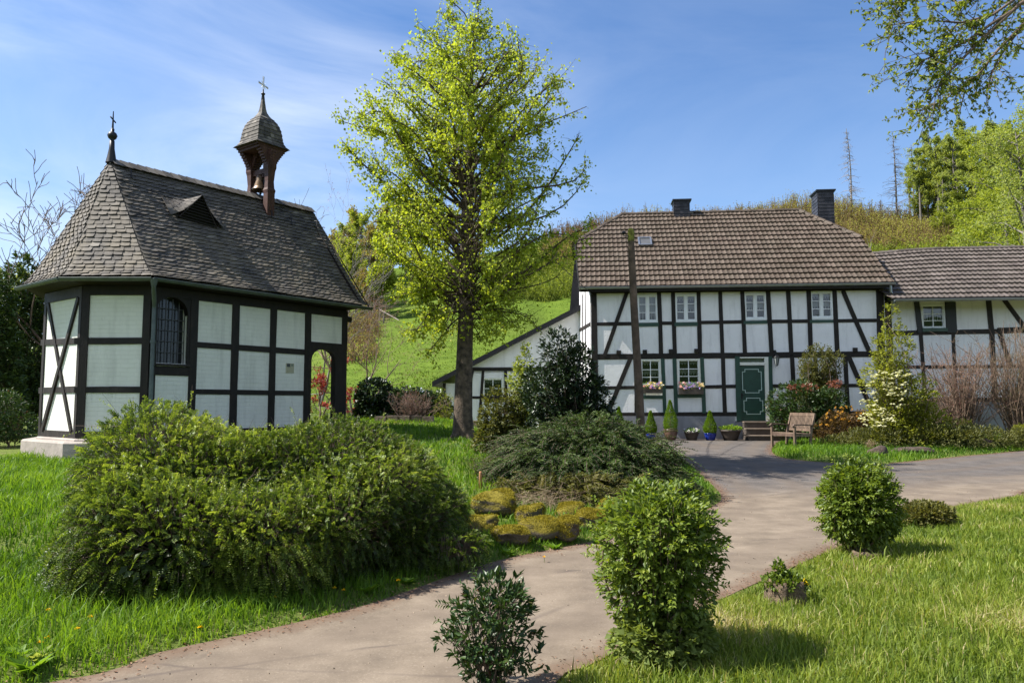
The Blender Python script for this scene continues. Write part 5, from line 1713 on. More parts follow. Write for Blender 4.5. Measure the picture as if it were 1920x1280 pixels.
# ================================================================== GRASS
def scatter(rng, x0, x1, y0, y1, n):
    return rng.uniform(x0, x1, n), rng.uniform(y0, y1, n)
CH_POLY = np.array([(p.x, p.y) for p in [x + (x - CEN).normalized() * .2 for x in OUT]])
def infrust(x, y, z, m=40):
    dy = y * CP + (z - CAMZ) * SP
    px = 960 + F * x / np.maximum(dy, .1); v = (-(y * SP) + (z - CAMZ) * CP) / np.maximum(dy, .1)
    py = 640 - F * v
    return (px > -m) & (px < 1920 + m) & (py < 1280 + m) & (dy > .3)
def grass(name, regions, mat, seed, excl=None):
    rng = np.random.default_rng(seed); C_ = Cloud(); nzg = Noise(seed + 50)
    for (x0, x1, y0, y1, dens, h0, h1, wd, side, dmin, dmax) in regions:
        n = int((x1 - x0) * (y1 - y0) * dens)
        x, y = scatter(rng, x0, x1, y0, y1, n)
        d = road_dist(x, y)
        ok = (d > dmin) & (d < dmax)
        right = y < np.interp(x, REX, REY)
        if side == 'R': ok &= right
        elif side == 'L': ok &= (~right) & ((x < 5.4) | (y > 27))
        elif side == 'I': ok &= (~right) & (x > 5.4)
        x, y, d = x[ok], y[ok], d[ok]
        _, inc = polydist(np.stack([x, y], 1), CH_POLY)
        x, y, d = x[~inc], y[~inc], d[~inc]
        z = G(x, y, d)
        k = infrust(x, y, z + .1, 620 if side == 'R' else 260)
        x, y, z, d = x[k], y[k], z[k], d[k]
        P = np.stack([x, y, z - .01], 1)
        pn = nzg(P * [1.6, 1.6, 0]); pn2 = nzg(P * [5, 5, 0] + 3)
        thin = rng.uniform(size=len(x)) < np.clip(.75 + .5 * pn2, .25, 1)
        x, y, z, d, P, pn, pn2 = x[thin], y[thin], z[thin], d[thin], P[thin], pn[thin], pn2[thin]
        h = rng.uniform(h0, h1, len(x)) * (1 + .35 * pn) * (.55 + .45 * np.clip(d / .35, 0, 1))
        big = rng.uniform(size=len(x)) < .02
        h = np.where(big, h * 1.7, h)
        C_.blades(P, h, rng.uniform(.7, 1.3, len(x)) * wd, rng.uniform(.1, .8, len(x)), rng, np.clip(rng.normal(.42 + .26 * pn2 + .30 * pn, .20) + (rng.uniform(size=len(x)) < .04) * .5, 0, 1))
        if side == 'R':      # clover and moss leaves between the blades
            m_ = len(P) // 5; k = rng.integers(0, len(P), m_); q = P[k] + rng.normal(size=(m_, 3)) * [.02, .02, 0] + np.stack([0 * k, 0 * k, rng.uniform(.01, .05, m_)], 1)
            sel = (pn2[k] > .1); q = q[sel]; m_ = len(q)
            C_.leaves(q, rdir(rng, m_) * [1, 1, .3], rdir(rng, m_) * .4 + [0, 0, 1], rng.uniform(.008, .02, m_), rng.uniform(.008, .016, m_), np.clip(rng.normal(.2, .15, m_), 0, 1), .1)
    o = C_.build(name, mat)
    tag(o, kind='stuff')
    return o
# x0,x1,y0,y1,density,hmin,hmax,width,side,dmin,dmax
g1_ = grass('lawn_grass', [
    (.0, 7.5, 2.4, 6.5, 5600, .035, .12, .0075, 'R', .02, 9), (1.5, 13, 6.5, 15, 2100, .04, .13, .011, 'R', .02, 20)], LM['grass'], 1)
tag(g1_, 'sunny green grass of the lawn on the right of the lane', 'grass')
g2_ = grass('bank_grass', [
    (-6.5, 1.5, 3.2, 9.5, 3000, .05, .15, .009, 'L', .01, 2.6), (-9.5, -2.5, 6, 15, 1300, .06, .17, .013, 'L', 1.2, 30),
    (-5, 6, 9.5, 27, 380, .07, .17, .022, 'L', .02, 30)], LM['grassb'], 2)
tag(g2_, 'long bright green grass on the bank left of the lane', 'grass')
g3_ = grass('island_grass', [(5.2, 22, 16, 26, 520, .08, .20, .020, 'I', .02, 20)], LM['grassb'], 3)
tag(g3_, 'bright grass of the verge in front of the farmhouse garden', 'grass')
LM['meadow'] = leafmat('meadow_blade', [(0, (.055, .088, .009)), (.5, (.092, .14, .014)), (1, (.14, .19, .024))], .35, .6, .1)
# meadow on the hillside: sparse coarse tufts over the textured slope
rng = np.random.default_rng(9)
n = 60000
yy = 34 + 62 * rng.uniform(size=n) ** 1.3; aa = rng.uniform(-.75, .8, n); xx = aa * yy
ok = ~((xx > 1) & (yy < 40)); xx, yy = xx[ok], yy[ok]
zz = G(xx, yy, np.full(len(xx), 20.)); C_ = Cloud()
P_ = np.stack([xx, yy, zz - .02], 1); nzm = Noise(77); pn = nzm(P_ * [.5, .5, 0])
C_.blades(P_, rng.uniform(.06, .18, len(xx)) * (1 + .5 * pn), np.full(len(xx), .06), rng.uniform(.3, .9, len(xx)), rng, np.clip(rng.normal(.45 + .2 * pn, .18), 0, .93))
mo = C_.build('meadow_grass', LM['meadow']); tag(mo, 'green meadow grass rising up the hillside behind the tree', 'grass', kind='stuff')

# leaf litter along the road edges
rng = np.random.default_rng(12)
E_ = np.array(LE + []); seg = []
for arr, sg in ((LE[4:], 1), (RE[:-8], -1), (IS[:-4], 1)):
    arr = np.array(arr)
    for i in range(len(arr) - 1):
        L_ = np.linalg.norm(arr[i + 1] - arr[i]); n = int(min(L_, 3) * 130)
        t = rng.uniform(size=n)[:, None]; seg.append(arr[i] + (arr[i + 1] - arr[i]) * t + rng.normal(size=(n, 2)) * .11)
pp = np.concatenate(seg); d = road_dist(pp[:, 0], pp[:, 1]); ok = (d < .12)
pp, d = pp[ok], d[ok]
zz = G(pp[:, 0], pp[:, 1], d) + .018
C_ = Cloud(); n = len(pp)
dd = rdir(rng, n) * [1, 1, .15]
C_.leaves(np.column_stack([pp, zz]), dd, rdir(rng, n) * .25 + [0, 0, 1], rng.uniform(.012, .035, n), rng.uniform(.006, .018, n), rng.uniform(size=n))
lt = C_.build('leaf_litter', LM['litter']); tag(lt, 'brown leaf litter and grit along the lane edges', 'litter', kind='stuff')

# ================================================================== BIG HEDGE
rng = np.random.default_rng(21)
hbase = (-2.7, 7.3, g1(-2.7, 7.3))
hedge = thing('hedge', 'huge sprawling dark green small-leaved shrub in front of the chapel', 'shrub', hbase)
# ellipsoids: centre, radii
HE = []
def he(px, pyt, Y, rx, ry, zlow=.1):
    p = at(px, pyt, Y); rz = (p.z - zlow) * .56
    HE.append((p.x, Y, p.z - rz, rx * .97, ry, rz))
he(310, 778, 7.2, .72, 1.1); he(255, 860, 6.6, .52, .8, .05); he(400, 815, 7.3, .85, 1.2); he(520, 812, 7.7, .9, 1.3)
he(615, 782, 8.1, .95, 1.4); he(700, 830, 8.0, .80, 1.2); he(770, 905, 7.9, .62, .95); he(835, 990, 7.6, .42, .55); he(470, 895, 6.7, .95, .9, -.05)
he(345, 905, 6.3, .72, .7, -.05); he(590, 880, 7.1, .95, .95, 0); he(715, 955, 7.4, .6, .65, 0); he(262, 970, 6.1, .42, .45, -.05)
HEa = np.array(HE)
nzh = Noise(31)
P, O, fr = clump_points(rng, HE, 62000, .78, .20, nzh, freq=2.9)
g_ = G(P[:, 0], P[:, 1]); ok = P[:, 2] > g_ + .05; P, O, fr = P[ok], O[ok], fr[ok]
# only sprays whose place is outside the other lobes' cores
inn = np.zeros(len(P), bool)
for e in HEa: inn |= (np.linalg.norm((P - e[:3]) / e[3:6], axis=1) < .76)
P, O, fr = P[~inn], O[~inn], fr[~inn]
C_ = Cloud(); n = len(P)
topn = np.clip(O[:, 2], -1, 1)
sdir = nrm(O * .75 + np.stack([0 * topn, 0 * topn, -.75 + 1.0 * np.clip(topn, 0, 1)], 1) + rng.normal(size=(n, 3)) * .28)
sl = rng.uniform(.05, .135, n) * (1 + .25 * nzh(P * 4))
K = 8
pn = nzh(P * 2.4 + 5)
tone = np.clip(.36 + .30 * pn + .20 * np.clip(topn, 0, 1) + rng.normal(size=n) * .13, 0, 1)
side = nrm(np.cross(sdir, nrm(O + rng.normal(size=(n, 3)) * .4)))
for j in range(K):
    t = (j + .5) / K
    base_ = P + sdir * (sl * t)[:, None] - np.array([0, 0, 1]) * (.35 * sl * t * t)[:, None]
    for sgn in (-1, 1):
        d = side * sgn + sdir * .55 + rng.normal(size=(n, 3)) * .15
        s_ = rng.uniform(.016, .026, n) * (1.1 - .45 * t)
        C_.leaves(base_, d, np.cross(sdir, side) * 1.0 + O * .6 + rng.normal(size=(n, 3)) * .2, s_ * 1.15, s_ * .62, np.clip(tone + (t - .5) * .38, 0, 1), .12)
# long shoots sticking out of the top
i2 = rng.choice(np.where(topn > .5)[0], 260)
A_ = P[i2]; dshoot = nrm(rng.normal(size=(260, 3)) * .7 + [0, 0, .75]); Ls = rng.uniform(.12, .42, 260)
for j in range(16):
    t = (j + .5) / 16; q = A_ + dshoot * (Ls * t)[:, None] + np.array([0, 0, -.25]) * (Ls * t * t)[:, None]
    for sgn in (-1, 1):
        sv = nrm(np.cross(dshoot, rdir(rng, 260)))
        C_.leaves(q, sv * sgn + dshoot * .6, rdir(rng, 260) + [0, 0, 1], .02, .012, np.clip(.75 + rng.normal(size=260) * .15, 0, 1), .1)
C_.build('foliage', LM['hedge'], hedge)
C_ = Cloud(); C_.sticks(P[::2] - O[::2] * .25, P[::2] + sdir[::2] * (sl[::2] * .8)[:, None], .003, .0012, .5)
C_.sticks(A_ - dshoot * .1, A_ + dshoot * Ls[:, None] * .9, .0028, .001, .5)
C_.build('twigs', M['twig'], hedge)
# dark fill leaves inside the lobes, standing in for interior shade
rows = []
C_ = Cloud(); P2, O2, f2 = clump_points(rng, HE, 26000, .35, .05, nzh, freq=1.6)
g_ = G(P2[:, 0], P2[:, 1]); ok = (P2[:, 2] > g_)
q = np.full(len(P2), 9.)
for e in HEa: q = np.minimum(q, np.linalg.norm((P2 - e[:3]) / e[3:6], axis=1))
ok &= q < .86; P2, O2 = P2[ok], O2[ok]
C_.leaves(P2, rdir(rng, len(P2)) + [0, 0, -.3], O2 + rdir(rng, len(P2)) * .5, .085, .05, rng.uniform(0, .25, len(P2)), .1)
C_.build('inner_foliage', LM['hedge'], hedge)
mb = MB()
for i in range(0):
    bx = np.array([rng.uniform(-4.0, -.9), 0, 0]); bx[1] = 7.0 + rng.normal() * .4; bx[2] = g1(bx[0], bx[1]) - .03
    tp = P[rng.integers(len(P))]; 
    if np.linalg.norm(tp[:2] - bx[:2]) < 1.6: mb.tube(curve_pts(bx, tp, 6, (0, 0, .15), rng, .06), list(np.linspace(.02, .006, 7)), 5, cap=False)
None

# ================================================================== LIME TREE
def lime():
    rng = np.random.default_rng(44)
    Y0 = 19.0
    b = gpx(868, 822); Y0 = b.y; tx = b.x
    def PX(px, py, dy=0): return np.array(at(px, py, Y0 + dy))
    t = thing('lime_tree', 'tall lime tree with fresh yellow-green leaves standing between chapel and farmhouse', 'tree', tuple(b))
    tr = MB()
    line = [(868, 826, .34), (869, 812, .26), (868, 780, .225), (870, 700, .20), (873, 600, .18), (875, 500, .165), (876, 440, .155), (877, 380, .14), (880, 310, .115), (884, 240, .09), (883, 160, .06), (881, 82, .035)]
    tp = [PX(x, y) for x, y, r in line]; tp[0][2] = b.z - .15; tr_ = [r for _, _, r in line]
    tr.tube(tp, tr_, 18, cap=False)
    # root flare
    for a in np.linspace(0, 2 * pi, 6, endpoint=False):
        q = np.array([cos(a), sin(a), 0]); tr.tube([tp[1] + q * .08 + [0, 0, .18], tp[1] + q * .20 + [0, 0, -.08], np.array([b.x, b.y, b.z]) + q * .36 + [0, 0, -.08]], [.12, .10, .05], 8, cap=False)
    tr.build('trunk', M['bark'], t)
    def tz(z):
        zs = [p[2] for p in tp]; k = np.searchsorted(zs, z); k = min(max(k, 1), len(tp) - 1)
        f = (z - zs[k - 1]) / (zs[k] - zs[k - 1]); return tp[k - 1] + (tp[k] - tp[k - 1]) * f, tr_[k - 1] + (tr_[k] - tr_[k - 1]) * f
    # silhouette: image rows -> left / right reach
    rowsY = [70, 100, 150, 200, 250, 300, 350, 400, 450, 500, 550, 600, 640, 680]
    Lx = [820, 745, 712, 682, 668, 700, 700, 705, 700, 712, 745, 782, 800, 840]
    Rx = [935, 1000, 1055, 1080, 1092, 1085, 1090, 1075, 1080, 1070, 1045, 1015, 970, 900]
    limb = MB(); C_ = Cloud(); tips = []
    targets = []
    for i in range(190):
        py = 78 + 560 * ((i + rng.uniform(0, 1)) / 190) ** 1.2
        l, r_ = np.interp(py, rowsY, Lx), np.interp(py, rowsY, Rx); c = 874; 
        ang = i * 2.399 + rng.uniform(-.4, .4)
        rad = rng.uniform(.50, 1.0)
        cx, sy = cos(ang), sin(ang)
        hw = (r_ - c) if cx > 0 else (c - l)
        mpp = Y0 / F
        depth = min((r_ - l) / 2 * mpp, 2.9) * sy * rad
        targets.append((PX(c + cx * hw * rad, py, 0) + np.array([0, depth, 0]), .5))
    for (px, py, dy) in ((822, 22, .2), (838, 8, .3), (812, -40, .2), (915, 20, -.1), (922, -40, 0), (905, 55, 0), (632, 225, .2), (640, 262, -.3), (680, 235, 0), (1100, 200, .3), (1098, 305, -.3), (1085, 255, 0), (1100, 330, .2), (1050, 160, 0), (965, 100, .1),
                         (698, 395, .3), (712, 455, -.6), (738, 100, .4), (1090, 450, -.3), (1120, 420, -.4), (1085, 480, .3), (770, 620, -.6), (800, 665, -.5), (765, 640, -.4), (1010, 620, .3), (735, 560, -.3)):
        targets.append((PX(px, py, dy), 1))
    nodes = []
    for (T_, kind) in targets:
        hr = math.hypot(T_[0] - tp[3][0], T_[1] - Y0)
        z0 = T_[2] - hr * rng.uniform(.35, 1.1); zmin = tp[5][2] - 1.3; zmax = tp[-1][2] - .05
        z0 = min(max(z0, zmin + rng.uniform(0, .8)), zmax)
        s_, rs = tz(z0)
        L_ = np.linalg.norm(T_ - s_)
        r0 = min(rs * .5, .010 + .010 * L_)
        pts = curve_pts(s_, T_, 8, (0, 0, .16 if T_[2] > s_[2] else .30), rng, .085)
        limb.tube(pts, list(np.linspace(r0, .008, 9)), 7, cap=False)
        nsub = int(6 + L_ * 5.0)
        for j in range(nsub):
            tt = rng.uniform(.28, 1.0) if kind != 1 else rng.uniform(.45, 1)
            k = min(int(tt * 8), 7); q = pts[k] + (pts[k + 1] - pts[k]) * (tt * 8 - k)
            d = nrm(rdir(rng, 1)[0] + (pts[8] - pts[4]) / max(L_, .3) * 1.2 + np.array([0, 0, .25]))
            ln = rng.uniform(.25, .75) * (1 if kind != 1 else .55)
            e = q + d * ln
            limb.tube([q, q + d * ln * .5 + rng.normal(size=3) * .03, e], [.008, .005, .003], 3, cap=False)
            tips.append((q, e))
        tips.append((pts[6], pts[8]))
    limb.build('limbs', M['bark'], t)
    A = np.array([a for a, b_ in tips]); B = np.array([b_ for a, b_ in tips])
    nt_ = len(A); K = 25
    tone = rng.normal(.5, .14, nt_)
    pnz = Noise(3)(B * .9); dens = np.clip(.80 + .75 * pnz, .12, 1)
    for j in range(K):
        m_ = rng.uniform(size=nt_) < dens
        t_ = rng.uniform(.05, 1.08, nt_)[:, None]
        q = A + (B - A) * t_ + rdir(rng, nt_) * rng.uniform(.02, .13, (nt_, 1)); q[:, 2] -= rng.uniform(0, .05, nt_)
        d = rdir(rng, nt_) * .7 + [0, 0, -.55]
        s_ = rng.uniform(.045, .088, nt_)
        # the lower trunk stands clear of leaves
        near = (np.abs(q[:, 0] * Y0 / q[:, 1] - tx) < .42) & (q[:, 1] < Y0 + .2) & (q[:, 2] < tp[8][2]); m_ &= ~(near & (rng.uniform(size=nt_) < .88))
        q, d, s_, tn = q[m_], d[m_], s_[m_], tone[m_]
        C_.leaves(q, d, rdir(rng, len(q)) * .8 + [0, 0, .7], s_, s_ * .85, np.clip(tn + rng.normal(size=len(q)) * .16, 0, 1), .12)
    C_.build('crown', LM['lime'], t)
    return t
lime()
# ================================================================== FOREGROUND BUSHES
def pbase(px, py): 
    return tuple(gpx(px, py))
def mpp(Y): return Y / F
def stray(n, L0, leafL, leafW):
    def f(C_, P, O, fr, rng):
        i = np.where(fr > .8)[0]
        if len(i) == 0: return
        i = rng.choice(i, min(n, len(i)), replace=False); q = P[i]; m = len(i)
        d = nrm(O[i] * [1, 1, .5] + rng.normal(size=(m, 3)) * .45 + [0, 0, .25]); ln = rng.uniform(.5, 1.3, m) * L0
        C_.sticks(q - d * .08, q + d * ln[:, None], .0022, .001, 0.0)
        for j in range(7):
            t = (j + .5) / 7; s = nrm(np.cross(d, rdir(rng, m)))
            for sg in (-1, 1):
                C_.leaves(q + d * (ln * t)[:, None], s * sg + d * .7 + [0, 0, -.1], np.array([0, 0, 1.]) + rng.normal(size=(m, 3)) * .5, leafL * (1.1 - .4 * t), leafW * (1.1 - .4 * t), np.clip(rng.normal(.72, .15, m), 0, 1))
    return f
b = gpx(1240, 1235)
k_ = mpp(b.y)
# large round bush of layered maple-like leaves
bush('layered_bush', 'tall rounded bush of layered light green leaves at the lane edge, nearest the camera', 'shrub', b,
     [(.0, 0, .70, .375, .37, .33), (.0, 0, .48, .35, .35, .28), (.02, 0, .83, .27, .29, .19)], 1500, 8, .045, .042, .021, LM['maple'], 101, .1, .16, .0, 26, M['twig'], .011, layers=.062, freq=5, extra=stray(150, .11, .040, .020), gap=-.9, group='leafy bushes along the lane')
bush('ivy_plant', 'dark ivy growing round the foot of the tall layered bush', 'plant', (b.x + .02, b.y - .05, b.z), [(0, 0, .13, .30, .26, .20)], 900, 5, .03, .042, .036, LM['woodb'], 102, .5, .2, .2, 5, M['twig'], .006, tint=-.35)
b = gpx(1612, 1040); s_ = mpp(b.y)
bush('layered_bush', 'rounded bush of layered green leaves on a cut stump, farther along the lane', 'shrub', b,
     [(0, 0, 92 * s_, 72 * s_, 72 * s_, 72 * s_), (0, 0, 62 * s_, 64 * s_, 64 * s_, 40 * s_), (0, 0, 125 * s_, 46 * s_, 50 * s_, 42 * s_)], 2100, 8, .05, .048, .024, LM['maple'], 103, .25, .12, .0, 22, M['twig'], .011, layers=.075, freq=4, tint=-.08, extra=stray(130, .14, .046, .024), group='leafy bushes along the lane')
# stumps
def stump(px, py, wpx, hpx, label, seed):
    q = gpx(px, py); s__ = mpp(q.y); r0 = wpx * s__ / 2; h = hpx * s__
    rg_ = random.Random(seed); mb = MB(); n = 26; vs = []
    prof = [(1.12, -.06), (1.02, h * .3), (.98, h * .75), (.96, h), (.74, h - .01), (.70, h * .8), (0, h * .78)]
    rad = [1 + .10 * rg_.uniform(-1, 1) for _ in range(n)]
    for ri, (rr, z) in enumerate(prof):
        for k in range(n):
            a = 2 * pi * k / n; jr = rad[k] if ri < 5 else 1
            zz__ = z + (rg_.uniform(-.02, .02) if ri in (3, 4) else 0)
            vs.append((q.x + r0 * rr * jr * cos(a), q.y + r0 * rr * jr * sin(a), q.z + zz__))
    fs = [(i * n + k, i * n + (k + 1) % n, (i + 1) * n + (k + 1) % n, (i + 1) * n + k) for i in range(len(prof) - 1) for k in range(n)]
    mb.add(vs, fs, 0, .5, True)
    o = mb.build('tree_stump', simple('old_stump_wood', (.15, .105, .068), .95, var=.45, nscale=14, bumpv=1, bd=.03), origin=q)
    tag(o, label, 'tree stump'); return q, r0, h
q, r0, h = stump(1474, 1130, 72, 42, 'hollow weathered stump planted with small leaves at the lane edge', 1)
bush('stump_plant', 'small leafy plant growing out of the hollow stump', 'plant', (q.x, q.y, q.z + h * .7), [(0, 0, .03, r0 * 1.15, r0 * 1.1, .05), (r0 * -.3, 0, .12, .05, .05, .07), (r0 * .1, 0, .05, .1, .1, .05)], 420, 6, .02, .028, .018, LM['maple'], 111, .2, .2, .5, 0, stick=False, tint=-.1)
C_ = Cloud(); rng = np.random.default_rng(5)
qq = np.array([[q.x + r0 * .75, q.y - r0 * .5, q.z + h * 1.02]]) + rng.normal(size=(26, 3)) * [.022, .022, .012]
C_.leaves(qq, rdir(rng, 26), rdir(rng, 26) + [0, 0, 1], .018, .014, rng.uniform(size=26)); o = C_.build('primrose', LM['yellow'], origin=q); tag(o, 'tiny yellow flowers on the rim of the hollow stump', 'flowers')
stump(1626, 1046, 56, 12, 'low flat tree stump under the farther layered bush', 2)
b = gpx(1742, 985); s_ = mpp(b.y)
bush('low_bush', 'low bush of pale yellow-green and bronze leaves beside the lane', 'shrub', b, [(0, 0, 18 * s_, 42 * s_, 36 * s_, 22 * s_)], 900, 6, .04, .045, .03, LM['olive'], 121, .3, .2, .4, 10, M['twig'], .006, tint=.2)
# glossy small laurel in front
b = gpx(925, 1300); s_ = mpp(b.y)
def sp(C_, P, O, fr, rng): pass
bush('laurel_bush', 'small open bush of dark pointed leaves in the foreground at the bottom edge', 'shrub', b,
     [(0, 0, 120 * s_, 78 * s_, 74 * s_, 88 * s_), (.02, 0, 155 * s_, 55 * s_, 55 * s_, 50 * s_), (-.05, 0, 45 * s_, 40 * s_, 40 * s_, 40 * s_), (-.13, 0, 100 * s_, 66 * s_, 35 * s_, 14 * s_), (.17, 0, 62 * s_, 62 * s_, 30 * s_, 14 * s_)], 300, 7, .035, .050, .019, LM['laurel'], 131, .2, .25, .45, 30, M['twig'], .006, out=.8, extra=stray(26, .10, .042, .016))

# ================================================================== MOUND BETWEEN LANE AND TREE
# rocks
LM['mossl'] = leafmat('moss_tuft', [(0, (.12, .105, .016)), (.5, (.28, .235, .03)), (1, (.46, .38, .06))], .3, .8, .1)
def rock(px, py, w, h, seed, label):
    q = gpx(px, py); s__ = mpp(q.y); rx, rz = w * s__ / 2 * 1.02, h * s__ / 2 * .84
    rng = np.random.default_rng(seed); nz_ = Noise(seed)
    n1, n2 = 44, 26; V = []
    for i in range(n2 + 1):
        for k in range(n1):
            th, ph = pi * i / n2, 2 * pi * k / n1
            u = np.array([sin(th) * cos(ph), sin(th) * sin(ph), cos(th)])
            u = np.sign(u) * np.abs(u) ** .72
            V.append(u)
    V = np.array(V); rad = .92 + .24 * nz_(V * 1.5) + .12 * nz_(V * 3.4) + .05 * nz_(V * 9)
    V = V * rad[:, None] * [rx, rx * .85, rz] + [q.x, q.y, q.z + rz * .7]
    i = np.arange(n2 * n1).reshape(n2, n1); j = (np.roll(i, -1, 1))
    Fq = np.stack([i.ravel(), j.ravel(), (j + n1).ravel(), (i + n1).ravel()], 1)
    Fq = Fq[:, ::-1]
    o = mk('mossy_rock', V, [Fq], M['moss'], smooth=True, origin=q); tag(o, label, 'rock', 'mossy rocks along the lane')
    tr_ = V[Fq]; a_ = tr_[:, 0]; nn = np.cross(tr_[:, 1] - a_, tr_[:, 2] - a_); ar_ = np.linalg.norm(nn, axis=1); nn = nrm(nn)
    if nn[len(nn) // 10, 2] < 0: nn = -nn
    wgt = ar_ * np.clip(nn[:, 2] + .25, 0, 1) * np.clip(.6 + nz_(a_ * 6), 0, 1); k_ = rng.choice(len(Fq), 2600, p=wgt / wgt.sum())
    uv = rng.uniform(size=(2, 2600, 1)); Pm = a_[k_] + (tr_[k_, 1] - a_[k_]) * uv[0] + (tr_[k_, 3] - a_[k_]) * uv[1]
    C_ = Cloud(); C_.leaves(Pm, nn[k_] + rdir(rng, 2600) * .8, rdir(rng, 2600), rng.uniform(.014, .034, 2600), .008, np.clip(rng.normal(.45, .25, 2600), 0, 1), .05)
    C_.build('moss', LM['mossl'], o)
    return o
def mat_moss():
    m, n, b, o = newmat('mossy_stone')
    g = n.nodes.new('ShaderNodeNewGeometry'); sp = n.nodes.new('ShaderNodeSeparateXYZ'); n.links.new(g.outputs['Normal'], sp.inputs[0])
    st = ramp(n, noise(n, 9, 6, .7), [(.3, (.07, .058, .045)), (.7, (.20, .165, .13))])
    ms = ramp(n, noise(n, 40, 5, .7), [(.3, (.10, .085, .016)), (.55, (.22, .18, .028)), (.8, (.36, .29, .06))])
    ad = n.nodes.new('ShaderNodeMath'); ad.operation = 'MULTIPLY_ADD'; ad.inputs[1].default_value = .9
    n.links.new(noise(n, 5, 5, .6), ad.inputs[0]); n.links.new(sp.outputs[2], ad.inputs[2])
    c = mixc(n, rangev(n, ad.outputs[0], .45, .85), st, ms)
    n.links.new(c, b.inputs['Base Color']); b.inputs['Roughness'].default_value = .95; b.inputs['Specular IOR Level'].default_value = .1
    bump(n, b, noise(n, 55, 5, .75), 1.0, .03)
    return m
M['moss'] = mat_moss()
for i, (px, py, w_, h_, lb) in enumerate([
    (925, 962, 92, 58, 'brown lichen-covered rock at the left end of the rock row'), (996, 978, 58, 46, 'round moss-capped rock behind the long mossy rock'),
    (960, 1020, 88, 52, 'long low rock with golden moss nearest the hedge'), (1010, 1008, 86, 62, 'humped rock with golden moss beside the lane'),
    (1058, 1010, 64, 62, 'tall round grey-brown rock with a moss top'), (1070, 968, 56, 38, 'small flat rock with yellow moss above the round one'),
    (1108, 990, 70, 50, 'wide mossy rock partly overgrown with grass'), (1152, 965, 62, 44, 'squarish rock with bright yellow moss at the right end'),
    (1135, 1000, 44, 30, 'low mossy stone beside the tall layered bush'), (905, 1000, 60, 50, 'dark rock half hidden under the hedge')]):
    rock(px, py, w_, h_, 60 + i, lb)

# spreading conifer on the mound: fans of drooping sprays
def spreading(name, label, px, py, ells, nspr, mat, seed, sl=(.25, .6)):
    b = gpx(px, py); rng = np.random.default_rng(seed)
    t = thing(name, label, 'shrub', tuple(b))
    ee = [(*(np.array(at(x, y, Y_)) - [0, 0, rz]), rx, ry, rz) for (x, y, Y_, rx, ry, rz) in ells]
    P, O, fr = clump_points(rng, ee, nspr, .55, .2, freq=2)
    g_ = G(P[:, 0], P[:, 1]); ok = P[:, 2] > g_ + .06; P, O = P[ok], O[ok]
    n = len(P); bb = np.array(b)
    out = nrm((P - bb) * [1, 1, .3] + rng.normal(size=(n, 3)) * .5)
    d0 = nrm(out + [0, 0, .12]); L_ = rng.uniform(*sl, n); C_ = Cloud(); S_ = Cloud()
    tone = np.clip(.4 + rng.normal(size=n) * .2 + .2 * (O[:, 2]), 0, 1)
    K = 12; side = nrm(np.cross(d0, [0, 0, 1.]) + rng.normal(size=(n, 3)) * .2)
    prev = P
    for j in range(K):
        tt = (j + .5) / K; q = P + d0 * (L_ * tt)[:, None] - np.array([0, 0, .45]) * (L_ * tt * tt)[:, None]
        for sgn in (-1, 1):
            for r_ in range(3):
                dd = side * sgn + d0 * .7 + rng.normal(size=(n, 3)) * .3 + [0, 0, -.15]
                C_.leaves(q, dd, np.array([0, 0, 1.]) + rng.normal(size=(n, 3)) * .4, rng.uniform(.035, .08, n) * (1.2 - .6 * tt), .014, np.clip(tone + rng.normal(size=n) * .12, 0, 1), .05)
        S_.sticks(prev, q, .0045, .003, .5); prev = q
    C_.build('foliage', mat, t); S_.build('branches', M['twig'], t)
    return t
spreading('spreading_conifer', 'broad dark conifer with drooping feathery sprays on the mound by the lane', 1110, 900,
          [(1090, 780, 13.6, 1.1, .9, .62), (1155, 812, 13.0, .95, .8, .50), (1030, 795, 13.2, .9, .8, .56), (1215, 862, 12.6, .58, .6, .32), (1070, 850, 12.2, 1.15, .6, .42), (985, 835, 12.4, .55, .45, .4), (1140, 882, 11.9, .6, .4, .26)], 3900, LM['yew'], 201)
spreading('low_conifer', 'grey-brown straggly low conifer above the mossy rocks', 1030, 940, [(1040, 890, 11.6, .85, .5, .22), (960, 900, 11.4, .35, .4, .2), (1120, 895, 11.4, .6, .5, .2)], 900, LM['olive'], 202, (.2, .4))
# dry stalks and roots hanging over the rocks
rng = np.random.default_rng(8); C_ = Cloud(); n = 900
q = np.array([gpx(px, py, .12) for px, py in zip(rng.uniform(930, 1160, 90), rng.uniform(915, 960, 90))])[rng.integers(0, 90, n)] + rng.normal(size=(n, 3)) * [.06, .06, .05]
C_.sticks(q, q + nrm(rng.normal(size=(n, 3)) * [1, .6, .5] + [0, -.4, -.25]) * rng.uniform(.08, .35, (n, 1)), .003, .0015, .5)
C_.rq = [rng.uniform(size=len(r)) for r in C_.rq]
o = C_.build('dry_stalks', LM['dry']); tag(o, 'tangle of dry brown stalks spilling over the mossy rocks', 'stalks', kind='stuff')
